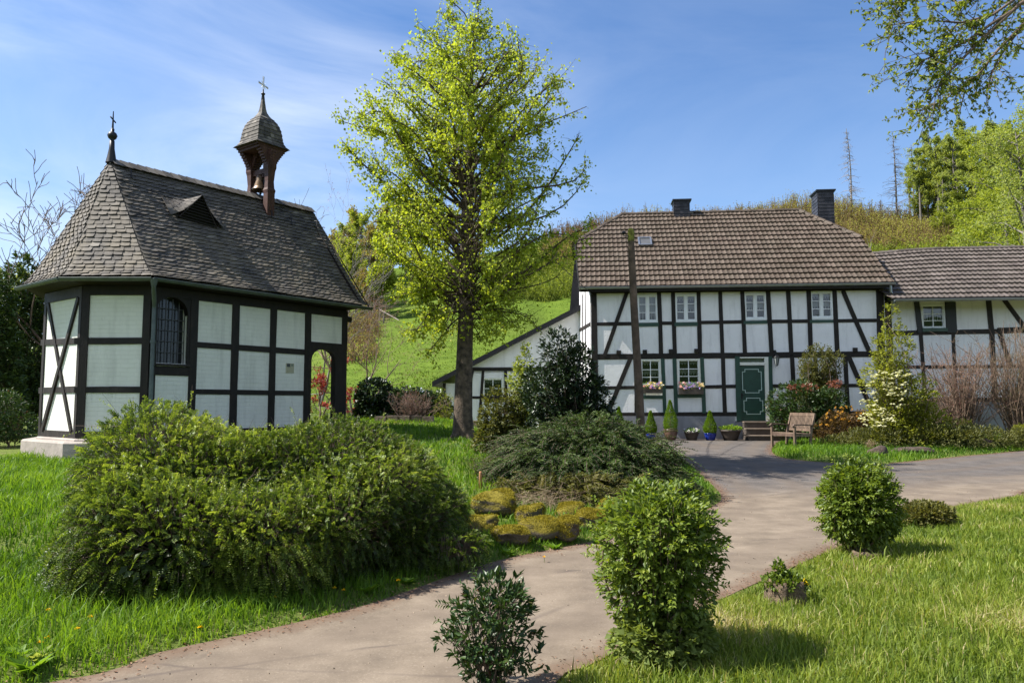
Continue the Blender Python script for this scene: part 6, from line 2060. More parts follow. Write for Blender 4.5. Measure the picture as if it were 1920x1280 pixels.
# dark glossy shrub in front of the house corner
b = gpx(1068, 850)
Yb = 15.2; zg_ = g1((1068 - 960) / F * Yb, Yb); bb_ = ((1068 - 960) / F * Yb, Yb, zg_); k_ = mpp(Yb)
def E(px, pyt, rx, rz, ry=None):       # ellipsoid from its top pixel and radii in pixels
    return ((px - 1068) * k_, 0, at(960, pyt, Yb).z - rz * k_ - zg_, rx * k_, (ry or rx) * k_, rz * k_)
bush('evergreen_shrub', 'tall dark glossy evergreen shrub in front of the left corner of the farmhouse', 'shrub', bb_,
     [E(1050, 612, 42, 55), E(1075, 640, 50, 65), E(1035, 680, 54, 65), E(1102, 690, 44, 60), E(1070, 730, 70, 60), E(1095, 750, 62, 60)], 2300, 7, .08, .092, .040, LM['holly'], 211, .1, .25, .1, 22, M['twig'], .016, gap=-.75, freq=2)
Yb = 15.6; k_ = mpp(Yb); bx = (942 - 960) / F * Yb; zg_ = g1(bx, Yb)
def E2(px, pyt, rx, rz, c=942): return ((px - c) * k_, 0, at(960, pyt, Yb).z - rz * k_ - zg_, rx * k_, rx * k_ * .9, rz * k_)
bush('bronze_shrub', 'shrub with bronze and olive leaves between the lime tree and the dark evergreen', 'shrub', (bx, Yb, zg_),
     [E2(940, 735, 36, 45), E2(920, 780, 34, 44), E2(965, 770, 38, 50), E2(950, 815, 46, 44)], 1900, 6, .08, .075, .04, LM['olive'], 212, .15, .3, .2, 14, M['twig'], .012, gap=-.6, tint=-.15)
Yb = 16.3; k_ = mpp(Yb); bx = (988 - 960) / F * Yb; zg_ = g1(bx, Yb)
bush('sapling', 'slender pale sapling with airy light green leaves in front of the lean-to', 'tree', (bx, Yb, zg_),
     [E2(988, 636, 18, 45, 988), E2(975, 670, 24, 45, 988), E2(998, 700, 26, 40, 988), E2(982, 740, 24, 40, 988)], 700, 6, .09, .07, .045, LM['woodb'], 213, .1, .35, .2, 12, M['barkp'], .016, gap=-.5, parts=('crown', 'trunk'))
# young stake and sapling on the lawn
q = gpx(901, 915); mb = MB(); s__ = mpp(q.y)
mb.lathe(q, [(0.0, -.05), (.026, -.05), (.024, 28 * s__), (.02, 31 * s__), (0, 31 * s__)], 10); o = mb.build('wooden_stake', simple('orange_wood_stake', (.36, .17, .07), .8, bumpv=.2), origin=q); tag(o, 'short orange-brown wooden stake in the grass', 'stake')
bush('young_shrub', 'tiny sparse shrub beside the wooden stake', 'shrub', gpx(904, 900), [(0, 0, .22, .22, .2, .16)], 160, 6, .05, .03, .012, LM['olive'], 214, .1, .3, .3, 10, M['twig'], .005, tint=-.2)

# dandelions and broad leaves along the bank
rng = np.random.default_rng(71)
fl = [(91, 1145), (169, 1158), (145, 1181), (375, 1178), (451, 1113), (504, 1097), (517, 1096), (517, 1111), (515, 1120), (627, 1102), (644, 1106), (747, 1088), (816, 1048), (1033, 1000), (1042, 1007), (1147, 985), (88, 1198), (75, 1208), (1020, 1044)]
dand0 = None
for i, (px, py) in enumerate(fl):
    Yd = None
    q = gpx(px, py + 12)
    hd = at(px, py, q.y); hh = max(hd.z - q.z, .06)
    q = Vector((hd.x, q.y, g1(hd.x, q.y))); hh = max(hd.z - q.z, .05)
    t = thing('dandelion', 'yellow dandelion flower in the grass at the edge of the lane', 'flower', tuple(q), 'dandelions along the bank')
    mb = MB(); mb.tube([q, q + Vector((.005, 0, hh * .6)), q + Vector((0, 0, hh))], .0022, 5); mb.build('stem', LM['grassb'], t)
    C_ = Cloud(); n = 34; d = rdir(rng, n) * [1, 1, .3] + [0, 0, .35]
    C_.leaves(np.repeat([[q.x, q.y, q.z + hh]], n, 0), d, rdir(rng, n) * .2 + [0, 0, 1], .021, .010, rng.uniform(size=n)); C_.build('petals', LM['yellow'], t)
for i, (px, py, sz, mt) in enumerate([(55, 1262, .16, 'grassb'), (70, 1240, .12, 'woodb'), (30, 1235, .15, 'grassb'), (690, 1112, .12, 'grassb'), (760, 1095, .12, 'grassb'), (1120, 1020, .10, 'grassb'), (820, 1075, .1, 'grassb'), (1040, 1030, .12, 'grassb'), (950, 1040, .12, 'grassb')]):
    q = gpx(px, py); C_ = Cloud(); n = 14; a = np.linspace(0, 2 * pi, n, endpoint=False) + rng.uniform(-.3, .3, n)
    d = np.stack([np.cos(a), np.sin(a), rng.uniform(.25, 1.1, n)], 1)
    C_.leaves(np.repeat([np.array(q)], n, 0), d, [0, 0, 1.] + 0 * d, sz * rng.uniform(.7, 1.2, n), sz * .4, rng.uniform(.3, .9, n), .2)
    o = C_.build('leafy_weed', LM[mt], origin=q); tag(o, 'broad-leaved weed rosette at the edge of the lane', 'weed', 'weeds along the lane')
# ================================================================== HOUSE FORECOURT
def zgh(p): return g1(p.x, p.y)
def hitY(px, py, wdist):
    p = hitplane(px, py, hp(0, -wdist, 0), WN); return p
# steps
st = thing('door_steps', 'three brown stone steps with pale edges leading to the green door', 'steps', tuple(WH.p((da[0] + db[0]) / 2, .33, .5)))
su0 = hu(1393, 800) - .02; su1 = hu(1450, 800) + .15
zs_ = [.30, hz(811), hz(800.5), hz(790.5)]
hts = np.linspace(.30, dz0 - .01, 4)
mb = MB(); mn = MB()
for i in range(3):
    d1 = .95 - .30 * i
    WH.rect(mb, su0, su1, (.2 if i == 0 else hts[i]), hts[i + 1] - .035, .034, d1, 0)
    WH.rect(mn, su0 - .01, su1 + .01, hts[i + 1] - .035, hts[i + 1], .034 if i == 2 else d1 - .33, d1 + .025)
mb.build('riser', M['stepd'], st); mn.build('tread', M['step'], st)
# potted plants
def conifer_pot(px, pyb, pyt, prw, pyr, pot, label, seed, wtop, group='potted dwarf conifers in front of the house'):
    """px centre, pyb bottom of pot, pyr rim, pyt tip of plant, prw pot width px"""
    q = hitY(px, pyb, .75); q = Vector((q.x, q.y, zgh(q))); s__ = mpp(q.y)
    hpot = (pyb - pyr) * s__; r_ = prw * s__ / 2; hpl = (pyr - pyt) * s__
    t = thing('potted_conifer', label, 'potted plant', tuple(q), group)
    mb = MB()
    mb.lathe(q, [(0, 0), (r_ * .62, 0), (r_ * .80, hpot * .3), (r_ * .95, hpot * .7), (r_ * .93, hpot * .85), (r_ * 1.02, hpot * .92), (r_ * 1.02, hpot), (r_ * .9, hpot), (r_ * .88, hpot * .9)], 24)
    mb.build('pot', pot, t)
    mb = MB(); mb.lathe(q, [(r_ * .9, hpot * .9), (0, hpot * .92)], 20); mb.build('soil', M['soil'], t)
    rng = np.random.default_rng(seed); n = 3800
    v = rng.uniform(size=n) ** 1.5; nz_ = Noise(seed); a = rng.uniform(0, 2 * pi, n)
    wpl = wtop * s__ / 2
    prof = np.interp(v, [0, .12, .3, .55, .8, 1], [.75, 1.0, .95, .58, .27, .02]) * wpl
    rr = prof * np.sqrt(rng.uniform(.35, 1, n)) * (1 + .12 * nz_(np.stack([np.cos(a) * 2, np.sin(a) * 2, v * 6], 1)))
    P = np.stack([q.x + rr * np.cos(a), q.y + rr * np.sin(a), q.z + hpot * .95 + v * hpl], 1)
    O = np.stack([np.cos(a), np.sin(a), .6 + 0 * a], 1)
    C_ = Cloud()
    for j in range(2): C_.leaves(P + rdir(rng, n) * .012, O + rdir(rng, n) * .6, rdir(rng, n), rng.uniform(.03, .055, n), .014, np.clip(rng.normal(.5, .2, n), 0, 1), .05)
    C_.build('foliage', LM['cone'], t)
    mb = MB(); mb.tube([q + Vector((0, 0, hpot * .8)), q + Vector((0, 0, hpot + hpl * .8))], [.02, .006], 6); mb.build('stem', M['twig'], t)
    return t
conifer_pot(1220.5, 820, 765, 18, 806, M['blue'], 'dwarf conifer in a blue pot, just right of the old wooden pole', 1, 21)
conifer_pot(1257.5, 822, 747, 27, 801, M['terr'], 'tallest dwarf conifer, in a large round brown pot', 2, 27)
conifer_pot(1332, 823, 768, 23, 809, M['blue'], 'dwarf conifer in a bright blue pot nearest the front steps', 3, 25)
conifer_pot(1161, 826, 764, 22, 810, M['terr'], 'dwarf conifer partly hidden behind the spreading conifer, left of the pole', 4, 22)
def bowl(px, pyb, pyr, w_, label, leaf, seed, plant_h, pot=None, n=500, pet=None, up=.8):
    q = hitY(px, pyb, .75); q = Vector((q.x, q.y, zgh(q))); s__ = mpp(q.y); r_ = w_ * s__ / 2; hpot = (pyb - pyr) * s__
    t = thing('planter_bowl', label, 'potted plant', tuple(q))
    mb = MB(); mb.lathe(q, [(0, 0), (r_ * .6, 0), (r_ * .72, hpot * .35), (r_ * .92, hpot * .85), (r_ * 1.0, hpot * .9), (r_ * 1.0, hpot), (r_ * .9, hpot), (r_ * .85, hpot * .85), (0, hpot * .86)], 24); mb.build('pot', pot or M['potd'], t)
    rng = np.random.default_rng(seed); a = rng.uniform(0, 2 * pi, n); rr = np.sqrt(rng.uniform(0, 1, n)) * r_ * 1.02
    P = np.stack([q.x + rr * np.cos(a), q.y + rr * np.sin(a), q.z + hpot + rng.uniform(-.02, 1, n) * plant_h * (1 - .5 * (rr / r_) ** 2)], 1)
    C_ = Cloud(); O = np.stack([np.cos(a), np.sin(a), up + 0 * a], 1)
    C_.leaves(P, O + rdir(rng, n) * .7, rdir(rng, n) * .5 + [0, 0, 1], .06, .035, np.clip(rng.normal(.5, .25, n), 0, 1)); C_.build('foliage', leaf, t)
    if pet is not None:
        m_ = n // 2; C_ = Cloud(); k = rng.choice(n, 40)
        for j in range(7): C_.leaves(P[k] + [0, 0, .02] + rdir(rng, 40) * .012, rdir(rng, 40) * [1, 1, .4], [0, -.6, 1.] + rdir(rng, 40) * .2, .04, .035, np.clip(rng.normal(.6, .25, 40), 0, 1), .05)
        C_.build('blossoms', pet, t)
    return t
bowl(1297, 823, 807, 29, 'grey-brown bowl of pale violet pansies', LM['grassb'], 11, .12, pet=LM['pansy'], n=260)
bowl(1370, 824, 804, 40, 'wide dark tub overflowing with bright green leaves beside the steps', LM['cone'], 12, .17, n=520)
# flower boxes
def fbox(x0, x1, y0, y1, label, seed, mix):
    a = uz(x0, y1); b_ = uz(x1, y0)
    c_ = WH.p((a[0] + b_[0]) / 2, a[1], .15); t = thing('flower_box', label, 'flower box', tuple(c_))
    mb = MB(); WH.rect(mb, a[0], b_[0], a[1], a[1] + (b_[1] - a[1]) * .6, .04, .24); mb.build('box', M['potd'], t)
    rng = np.random.default_rng(seed); n = 260; u = rng.uniform(a[0], b_[0], n); z = rng.uniform(a[1] + (b_[1] - a[1]) * .45, b_[1] + .03, n); d = rng.uniform(.06, .32, n)
    P = np.array([WH.p(*v) for v in zip(u, z, d)]); C_ = Cloud()
    C_.leaves(P, rdir(rng, n) + [0, -.5, .2], rdir(rng, n) * .4 + [0, 0, 1], .055, .03, rng.uniform(size=n)); C_.build('foliage', LM['grassb'], t)
    k = 46; i = rng.choice(n, k); C_ = Cloud(); tn = (np.argsort(np.argsort(u[i])) / k * mix + rng.uniform(0, 1 - mix, k)) % 1
    for j in range(8): C_.leaves(P[i] + np.array([0, -.05, 0]) + rdir(rng, k) * .018, rdir(rng, k) * [1, .4, 1], [0, -1, .4] + rdir(rng, k) * .25, .045, .04, np.clip(tn + rng.normal(size=k) * .04, 0, 1), .05)
    C_.build('blossoms', LM['boxfl'], t)
fbox(1204, 1241, 718, 737, 'flower box with pink, violet and orange blooms under the left ground-floor window', 5, .3)
fbox(1272, 1317, 718, 739, 'flower box with pink and white blooms under the right ground-floor window', 6, .75)
# lantern
c_ = uz(1453, 675); t = thing('wall_lantern', 'dark metal lantern on the wall beside the green door', 'lantern', tuple(WH.p(c_[0], c_[1], .2)))
q = WH.p(c_[0], c_[1] - .05, .22); mb = MB()
mb.lathe(q, [(.015, -.17), (.045, -.15), (.05, -.14)], 6, sm=False); mb.lathe(q, [(.12, .13), (.10, .16), (.04, .22), (.015, .25), (.02, .27), (0, .29)], 6, sm=False)
for k in range(6):
    a = 2 * pi * k / 6; mb.tube([q + Vector((.05 * cos(a), .05 * sin(a), -.14)), q + Vector((.105 * cos(a), .105 * sin(a), .14))], .008, 4)
mb.build('lamp_frame', M['iron'], t)
mb = MB(); mb.lathe(q, [(.045, -.14), (.098, .13)], 6, sm=False); mb.build('lamp_glass', simple('lamp_glass', (.25, .27, .27), .1, bumpv=0), t)
mb = MB(); mb.tube([WH.p(c_[0], c_[1] + .28, .03), WH.p(c_[0], c_[1] + .30, .12), WH.p(c_[0], c_[1] + .28, .22), q + Vector((0, 0, .27))], .012, 6); mb.boxc(WH.p(c_[0], c_[1] + .27, .035), .07, .03, .16); mb.build('bracket', M['iron'], t)

# garden bench, facing left
q1 = gpx(1466, 836); bl0 = Vector((at(1461, 820, 24.1).x, 24.1, 0)); 
def bench():
    # local axes: f = direction the sitter faces, s = along the bench
    f = Vector((-.86, -.22, 0)).normalized(); s = Vector((-f.y, f.x, 0)); 
    # place front leg nearest the camera at px 1490,838
    qa = gpx(1491, 840); base = qa - f * 0
    L_ = 1.12; D_ = .56
    z0 = g1(qa.x, qa.y); O_ = Vector((qa.x, qa.y, z0))
    far = -s if s.y < 0 else s        # towards the house
    def p(a, b, z): return O_ + far * a - f * b + Vector((0, 0, z))     # a along, b backwards
    t = thing('garden_bench', 'weathered wooden garden bench with slatted back and armrests beside the steps', 'bench', tuple(O_))
    for a in (0, L_):
        m = MB(); m.beam(p(a, 0, -.02), p(a, 0, .62), .06, .06, up=f); m.build('leg', M['teak'], t)
        m = MB(); m.beam(p(a, D_ - .08, -.02), p(a, D_ - .02, .50), .06, .06, up=f); m.beam(p(a, D_ - .02, .50), p(a, D_ + .12, .98), .055, .05, up=f); m.build('leg', M['teak'], t)
        m = MB(); pts = [p(a, -.06, .61), p(a, -.02, .655), p(a, .25, .66), p(a, D_ + .02, .64)]
        for i in range(3): m.beam(pts[i], pts[i + 1] + (pts[i + 1] - pts[i]).normalized() * .02, .07, .035)
        m.build('armrest', M['teakd'], t)
        m = MB(); m.beam(p(a, .0, .36), p(a, D_ - .05, .36), .04, .07); m.build('side_rail', M['teak'], t)
    m = MB()
    for k in range(6):
        b = .02 + k * .088; m.beam(p(-.03, b, .41 - .01 * (k > 2)), p(L_ + .03, b, .41 - .01 * (k > 2)), .072, .022)
    m.build('seat', M['teak'], t)
    m = MB(); m.beam(p(0, .0, .36), p(L_, .0, .36), .03, .07); m.build('front_rail', M['teakd'], t)
    m = MB()
    m.beam(p(0, D_ + .11, .95), p(L_, D_ + .11, .95), .045, .085); m.beam(p(0, D_ + .0, .50), p(L_, D_ + .0, .50), .035, .06)
    for k in range(17):
        a = L_ * (k + 1) / 18; m.beam(p(a, D_ + .01, .52), p(a, D_ + .105, .92), .036, .014, up=f)
    m.build('backrest', M['teak'], t)
    return t
bench()

# old wooden pole
Yp = 17.5
def pole():
    b0 = at(1203, 822, Yp); zb = g1(b0.x, Yp); b0 = Vector((b0.x, Yp, zb)); t = thing('wooden_pole', 'old leaning wooden pole with a mossy green top in front of the farmhouse', 'pole', tuple(b0))
    mb = MB(); pts = [(1183, 432), (1184, 470), (1188, 560), (1193, 650), (1198, 730), (1202, 810)]
    P3 = [at(x, y, Yp) for x, y in pts]; mb.tube([b0 - Vector((0, 0, .2))] + P3[::-1], [.105, .10, .098, .092, .088, .08, .07], 14)
    mb.build('post', simple('mossy_weathered_pole', (.115, .08, .055), .95, var=.4, nscale=4, bumpv=.8, bd=.03), t)
    mb = MB(); p0_ = P3[0]; mb.tube([p0_ - Vector((0, 0, .26)), p0_ - Vector((0, 0, .05)), p0_ + Vector((0, 0, .02)), p0_ + Vector((0.01, 0, .05))], [.08, .078, .07, .03], 14)
    mb.build('moss_cap', simple('green_moss', (.20, .20, .03), .95, var=.4, nscale=20, bumpv=1, bd=.02), t)
    mb = MB(); mb.tube([p0_ + Vector((-.08, -.02, -.14)), p0_ + Vector((-.17, -.02, -.14)), p0_ + Vector((-.17, -.02, -.08))], .014, 6); mb.lathe(p0_ + Vector((-.17, -.02, -.10)), [(.02, 0), (.045, .02), (.045, .06), (.02, .08), (.0, .09)], 10); mb.build('insulator', M['iron'], t)
    return P3[0]
PT = pole()
# overhead wires
def wire(pts, r_, label, mat='iron'):
    mb = MB(); pts = [Vector(p) for p in pts]; full = []
    for i in range(len(pts) - 1):
        for k in range(12):
            t = k / 12; q = pts[i].lerp(pts[i + 1], t); q.z -= 4 * t * (1 - t) * (pts[i + 1] - pts[i]).length * .010; full.append(q)
    full.append(pts[-1]); mb.tube(full, r_, 5); o = mb.build('overhead_wire', M[mat], origin=pts[0]); tag(o, label, 'cable')
hk = wl.hit(1112, 545)
wire([at(806, 253, 17.6), hitplane(1112, 553, WH.O + WN * .05, WN)], .014, 'black cable running from the lime tree down to the left corner of the farmhouse')
wire([surf(eB, eC, rA, rA)(.9, .82) + Vector((0, 0, .06)), sCD(.18, .72) + RT * .10 + Vector((0, 0, .10)), sCD(.6, .74) + RT * .10 + Vector((0, 0, .1)), sCD(.985, .76) + RT * .10 + Vector((0, 0, .12))], .009, 'thin lightning wire stretched along the chapel roof')
wire([at(700, 415, 18), at(880, 440, 18.5), at(1000, 440, 20), at(1100, 440, 27)], .010, 'thin cable crossing behind the lime tree trunk to the farmhouse roof')

# ================================================================== GARDEN IN FRONT OF THE HOUSE
def gbush(name, label, cat, px, Y_, ells, nclu, k, cr, Ln, Wd, mat, seed, **kw):
    kk = mpp(Y_); bx = (px - 960) / F * Y_; z = g1(bx, Y_)
    ee = [((x - px) * kk, kw.get('dy', 0), at(960, yt, Y_).z - rz * kk - z, rx * kk, rx * kk * .85, rz * kk) for (x, yt, rx, rz) in ells]
    kw.pop('dy', None)
    return bush(name, label, cat, (bx, Y_, z), ee, nclu, k, cr, Ln, Wd, mat, seed, **kw)
def flowers(name, label, cat, pts, mat, seed, size=.045, petals=6, flat=False, parent=None):
    rng = np.random.default_rng(seed); P = np.array(pts, float); n = len(P); C_ = Cloud()
    for j in range(petals):
        d = rdir(rng, n) * ([1, 1, .25] if flat else [1, 1, 1]); C_.leaves(P + rdir(rng, n) * size * .2, d, rdir(rng, n) * .3 + [0, -.4, 1], size, size * .8, np.clip(rng.normal(.5, .25, n), 0, 1), .1)
    return C_.build(name, mat, parent)
def ptsin(px, py, rx, ry, Y_, n, seed, dz=.5):
    r_ = np.random.default_rng(seed); a = r_.uniform(0, 2 * pi, n); q = np.sqrt(r_.uniform(0, 1, n))
    return [at(px + rx * q_ * cos(a_), py + ry * q_ * sin(a_), Y_ + r_.uniform(-dz, dz)) for a_, q_ in zip(a, q)]
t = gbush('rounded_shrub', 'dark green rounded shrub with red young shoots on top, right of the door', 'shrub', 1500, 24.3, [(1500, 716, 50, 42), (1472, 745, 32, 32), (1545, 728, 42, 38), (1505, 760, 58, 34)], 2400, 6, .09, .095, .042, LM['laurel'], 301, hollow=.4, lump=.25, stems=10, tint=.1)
flowers('red_shoots', '', '', ptsin(1505, 726, 30, 9, 23.9, 60, 1) + ptsin(1566, 719, 14, 8, 23.9, 34, 2), LM['red'], 1, .07, 4, parent=t)
gbush('twiggy_shrub', 'upright half-bare shrub with small brown-green leaves against the farmhouse wall', 'shrub', 1538, 25.2, [(1530, 650, 40, 45), (1540, 690, 44, 45), (1520, 700, 36, 40), (1562, 655, 20, 30)], 2300, 6, .09, .075, .036, LM['olive'], 302, hollow=.1, lump=.3, stems=60, sr=.014, gap=-.5)
t = gbush('azalea', 'orange flowering azalea with bronze leaves beside the garden bench', 'shrub', 1585, 23.4, [(1570, 768, 46, 38), (1612, 762, 42, 44), (1560, 800, 36, 30), (1640, 780, 34, 34)], 2600, 6, .08, .075, .034, LM['brown'], 303, hollow=.2, lump=.3, stems=40, sr=.01, tint=.15)
flowers('blossoms', '', '', ptsin(1590, 776, 46, 16, 22.9, 34, 3) + ptsin(1545, 797, 10, 5, 22.9, 5, 4) + ptsin(1640, 772, 14, 10, 22.9, 7, 41), LM['orange'], 3, .055, 6, parent=t)
t = gbush('dogwood', 'slender dogwood with yellow-green leaves and tiers of cream-white bracts', 'tree', 1683, 22.2, [(1672, 570, 14, 34), (1675, 620, 36, 40), (1662, 670, 40, 40), (1700, 690, 50, 54), (1665, 735, 46, 44), (1725, 745, 50, 56), (1690, 780, 64, 44)], 2600, 6, .12, .085, .045, LM['ygreen'], 304, hollow=.1, lump=.35, stems=50, sr=.02, gap=-.8, parts=('crown', 'trunk'))
flowers('cream_bracts', '', '', ptsin(1665, 702, 40, 9, 21.7, 40, 5) + ptsin(1655, 742, 44, 30, 21.7, 60, 6) + ptsin(1645, 785, 34, 16, 21.7, 48, 7) + ptsin(1690, 730, 30, 20, 21.7, 22, 8), LM['cream'], 5, .085, 5, True, parent=t)
def wands(name, label, px, Y_, wpx, ptop, n, seed, mat, dense=4, rbase=16, r_=.011):
    kk = mpp(Y_); bx = (px - 960) / F * Y_; z = g1(bx, Y_); b0 = np.array([bx, Y_, z]); rng = np.random.default_rng(seed)
    t = thing(name, label, 'shrub', tuple(b0)); mb = MB(); C_ = Cloud(); A_ = []; B_ = []
    htop = at(960, ptop, Y_).z - z
    for i in range(n):
        s0 = b0 + np.array([rng.normal() * rbase * kk * .5, rng.normal() * rbase * kk * .5, -.03])
        e = b0 + np.array([rng.normal() * wpx * kk * .42, rng.normal() * wpx * kk * .3, htop * rng.uniform(.4, 1.0)])
        pts = curve_pts(s0, e, 6, (0, 0, .2), rng, .04); mb.tube(pts, list(np.linspace(r_, .004, 7)), 4, cap=False)
        for j in range(dense):
            k = rng.integers(2, 6); q = pts[k]; d = nrm(rng.normal(size=3) * [.6, .6, .3] + [0, 0, .7]); A_.append(q); B_.append(q + d * rng.uniform(.15, .5))
    A_ = np.array(A_); B_ = np.array(B_); C_.sticks(A_, B_, .005, .0025, .5)
    mb.build('branches', mat, t); C_.build('twigs', mat, t)
    C_ = Cloud(); m_ = len(B_)
    for j in range(4): C_.leaves(A_ + (B_ - A_) * rng.uniform(.3, 1, (m_, 1)), rdir(rng, m_) + [0, 0, .8], rdir(rng, m_), .03, .014, rng.uniform(0, 1, m_), .1)
    C_.build('buds', LM['pinkb'] if seed % 2 else LM['olive'], t)
    return t
wands('bare_shrub', 'bare reddish-brown shrub with many upright wands in front of the wing', 1800, 23.6, 105, 640, 150, 401, M['twigr'], 12, r_=.014)
wands('bare_shrub', 'tangled brown leafless shrub at the right edge in front of the wing', 1905, 23.4, 95, 600, 140, 402, M['twigr'], 12, r_=.014)
wands('twig_clump', 'low mass of dry twigs between dogwood and bare reddish shrub', 1760, 24.2, 70, 745, 60, 404, M['twig'], 6)
gbush('garden_perennials', 'low green and bronze ground plants under the dogwood', 'plants', 1640, 22.0, [(1640, 800, 70, 22), (1750, 795, 75, 24), (1570, 815, 40, 16), (1830, 800, 70, 22), (1910, 800, 40, 24)], 3600, 5, .08, .075, .032, LM['olive'], 305, hollow=.2, stems=0, stick=False, tint=-.1)
gbush('yellow_plant', 'small yellow-green leafy plant near the right edge of the garden', 'plant', 1908, 22.6, [(1908, 795, 16, 16)], 160, 6, .05, .06, .03, LM['ygreen'], 306, hollow=.1, stems=4, tint=.3)
gbush('yellow_plant', 'small yellow-green leafy plant below the reddish bare shrub', 'plant', 1805, 22.4, [(1805, 785, 12, 10)], 60, 6, .05, .05, .03, LM['ygreen'], 307, hollow=.1, stems=4, tint=.3)
gbush('fern_tuft', 'orange-brown tuft at the front of the garden verge', 'plant', 1627, 21.0, [(1627, 828, 9, 14)], 160, 5, .04, .07, .012, LM['dry'], 308, hollow=.1, stems=0, stick=False, up=.9)
def mound(px, py, w_, h_, label, seed, mat):
    q = gpx(px, py); s__ = mpp(q.y); rx, rz = w_ * s__ / 2, h_ * s__
    nz_ = Noise(seed); n1, n2 = 28, 10; V = []
    for i in range(n2 + 1):
        for k in range(n1):
            th, ph = pi / 2 * 1.1 * i / n2, 2 * pi * k / n1; V.append([sin(th) * cos(ph), sin(th) * sin(ph), cos(th)])
    V = np.array(V); V = V * (1 + .22 * nz_(V * 2.2) + .08 * nz_(V * 7))[:, None] * [rx, rx * .6, rz] + [q.x, q.y, q.z]
    i = np.arange(n2 * n1).reshape(n2, n1); j = np.roll(i, -1, 1); Fq = np.stack([i.ravel(), (i + n1).ravel(), (j + n1).ravel(), j.ravel()], 1)
    o = mk('earth_mound', V, [Fq], mat, smooth=True, origin=q); tag(o, label, 'mound')
M['earth'] = simple('dark_garden_earth', (.085, .058, .044), .95, var=.45, nscale=9, bumpv=1, bd=.05)
mound(1715, 846, 70, 9, 'small heap of dark bare earth under the dogwood', 1, M['earth'])
mound(1838, 836, 64, 12, 'rough dark stones and soil under the bare reddish shrub', 2, M['earth'])
mound(1648, 852, 44, 16, 'small brown stone beside the orange tuft', 3, M['earth'])

# ================================================================== BETWEEN CHAPEL AND LEAN-TO
gbush('ivy_mass', 'dark rounded ivy-covered bush beside the chapel porch', 'shrub', 705, 23.5, [(702, 712, 34, 36), (700, 745, 34, 34), (732, 750, 40, 38), (760, 762, 32, 34)], 2200, 7, .08, .09, .075, LM['ivy'], 501, hollow=.65, lump=.15, stems=6, out=.7, tint=.1)
gbush('ivy_hedge', 'ivy-clad hedge behind the pruned bush', 'hedge', 790, 25.5, [(770, 728, 50, 38), (812, 734, 38, 38), (790, 756, 54, 34)], 2000, 7, .09, .09, .07, LM['ivy'], 502, hollow=.6, lump=.18, stems=4, tint=.25)
wands('pruned_bush', 'bare reddish pruned bush in front of the ivy hedge', 772, 22.0, 70, 738, 55, 503, M['twig'], 7, rbase=12)
gbush('forsythia', 'yellow-green fading forsythia just left of the lime trunk', 'shrub', 835, 24.5, [(835, 735, 18, 35), (832, 765, 20, 30)], 380, 6, .08, .045, .022, LM['ygreen'], 504, hollow=.1, stems=24, tint=-.2)
def lowwall():
    mb = MB(); rr = random.Random(2)
    for x0 in range(705, 905, 22):
        if rr.random() < .1: continue
        q = gpx(x0 + 11, 806); q = Vector(((x0 + 11 - 960) / F * 21.6, 21.6, 0)); q.z = g1(q.x, q.y)
        mb.boxc(q + Vector((0, 0, .09)), .33 * rr.uniform(.8, 1), .26, .26 * rr.uniform(.8, 1.1), Matrix.Rotation(rr.uniform(-.1, .1), 3, 'Z'))
    o = mb.build('low_stone_wall', simple('brown_field_stone', (.20, .15, .12), .9, var=.35, nscale=5, bumpv=.8, bd=.03), origin=(-2.6, 21.6, .8)); tag(o, 'low wall of brown field stones behind the lime tree', 'stone wall')
lowwall()
gbush('flower_bed', 'small bed of yellow flowers below the low stone wall', 'flowers', 800, 20.9, [(745, 792, 40, 6), (850, 796, 40, 6)], 300, 4, .08, .05, .03, LM['ygreen'], 505, hollow=.1, stems=0, stick=False, tint=.1)
# paved strip behind the tree
pth = MB(); a_ = [(655, 822), (700, 806), (800, 800), (940, 800)]; 
Pp = [Vector(((x - 960) / F * 20.6, 20.3 + .15 * i, 0)) for i, (x, y) in enumerate(a_)]
for i in range(3):
    vs = [Pp[i], Pp[i + 1], Pp[i + 1] + Vector((0, .75, 0)), Pp[i] + Vector((0, .75, 0))]
    N_ = 8
    for k in range(N_):
        def ip(t, s_): a = Pp[i].lerp(Pp[i + 1], t); a = a + Vector((0, .75 * s_, 0)); a.z = g1(a.x, a.y) + .035; return a
        pth.quad(ip(k / N_, 0), ip((k + 1) / N_, 0), ip((k + 1) / N_, 1), ip(k / N_, 1))
o = pth.build('path', M['road'], origin=(-2, 20.5, .8)); tag(o, kind='structure')
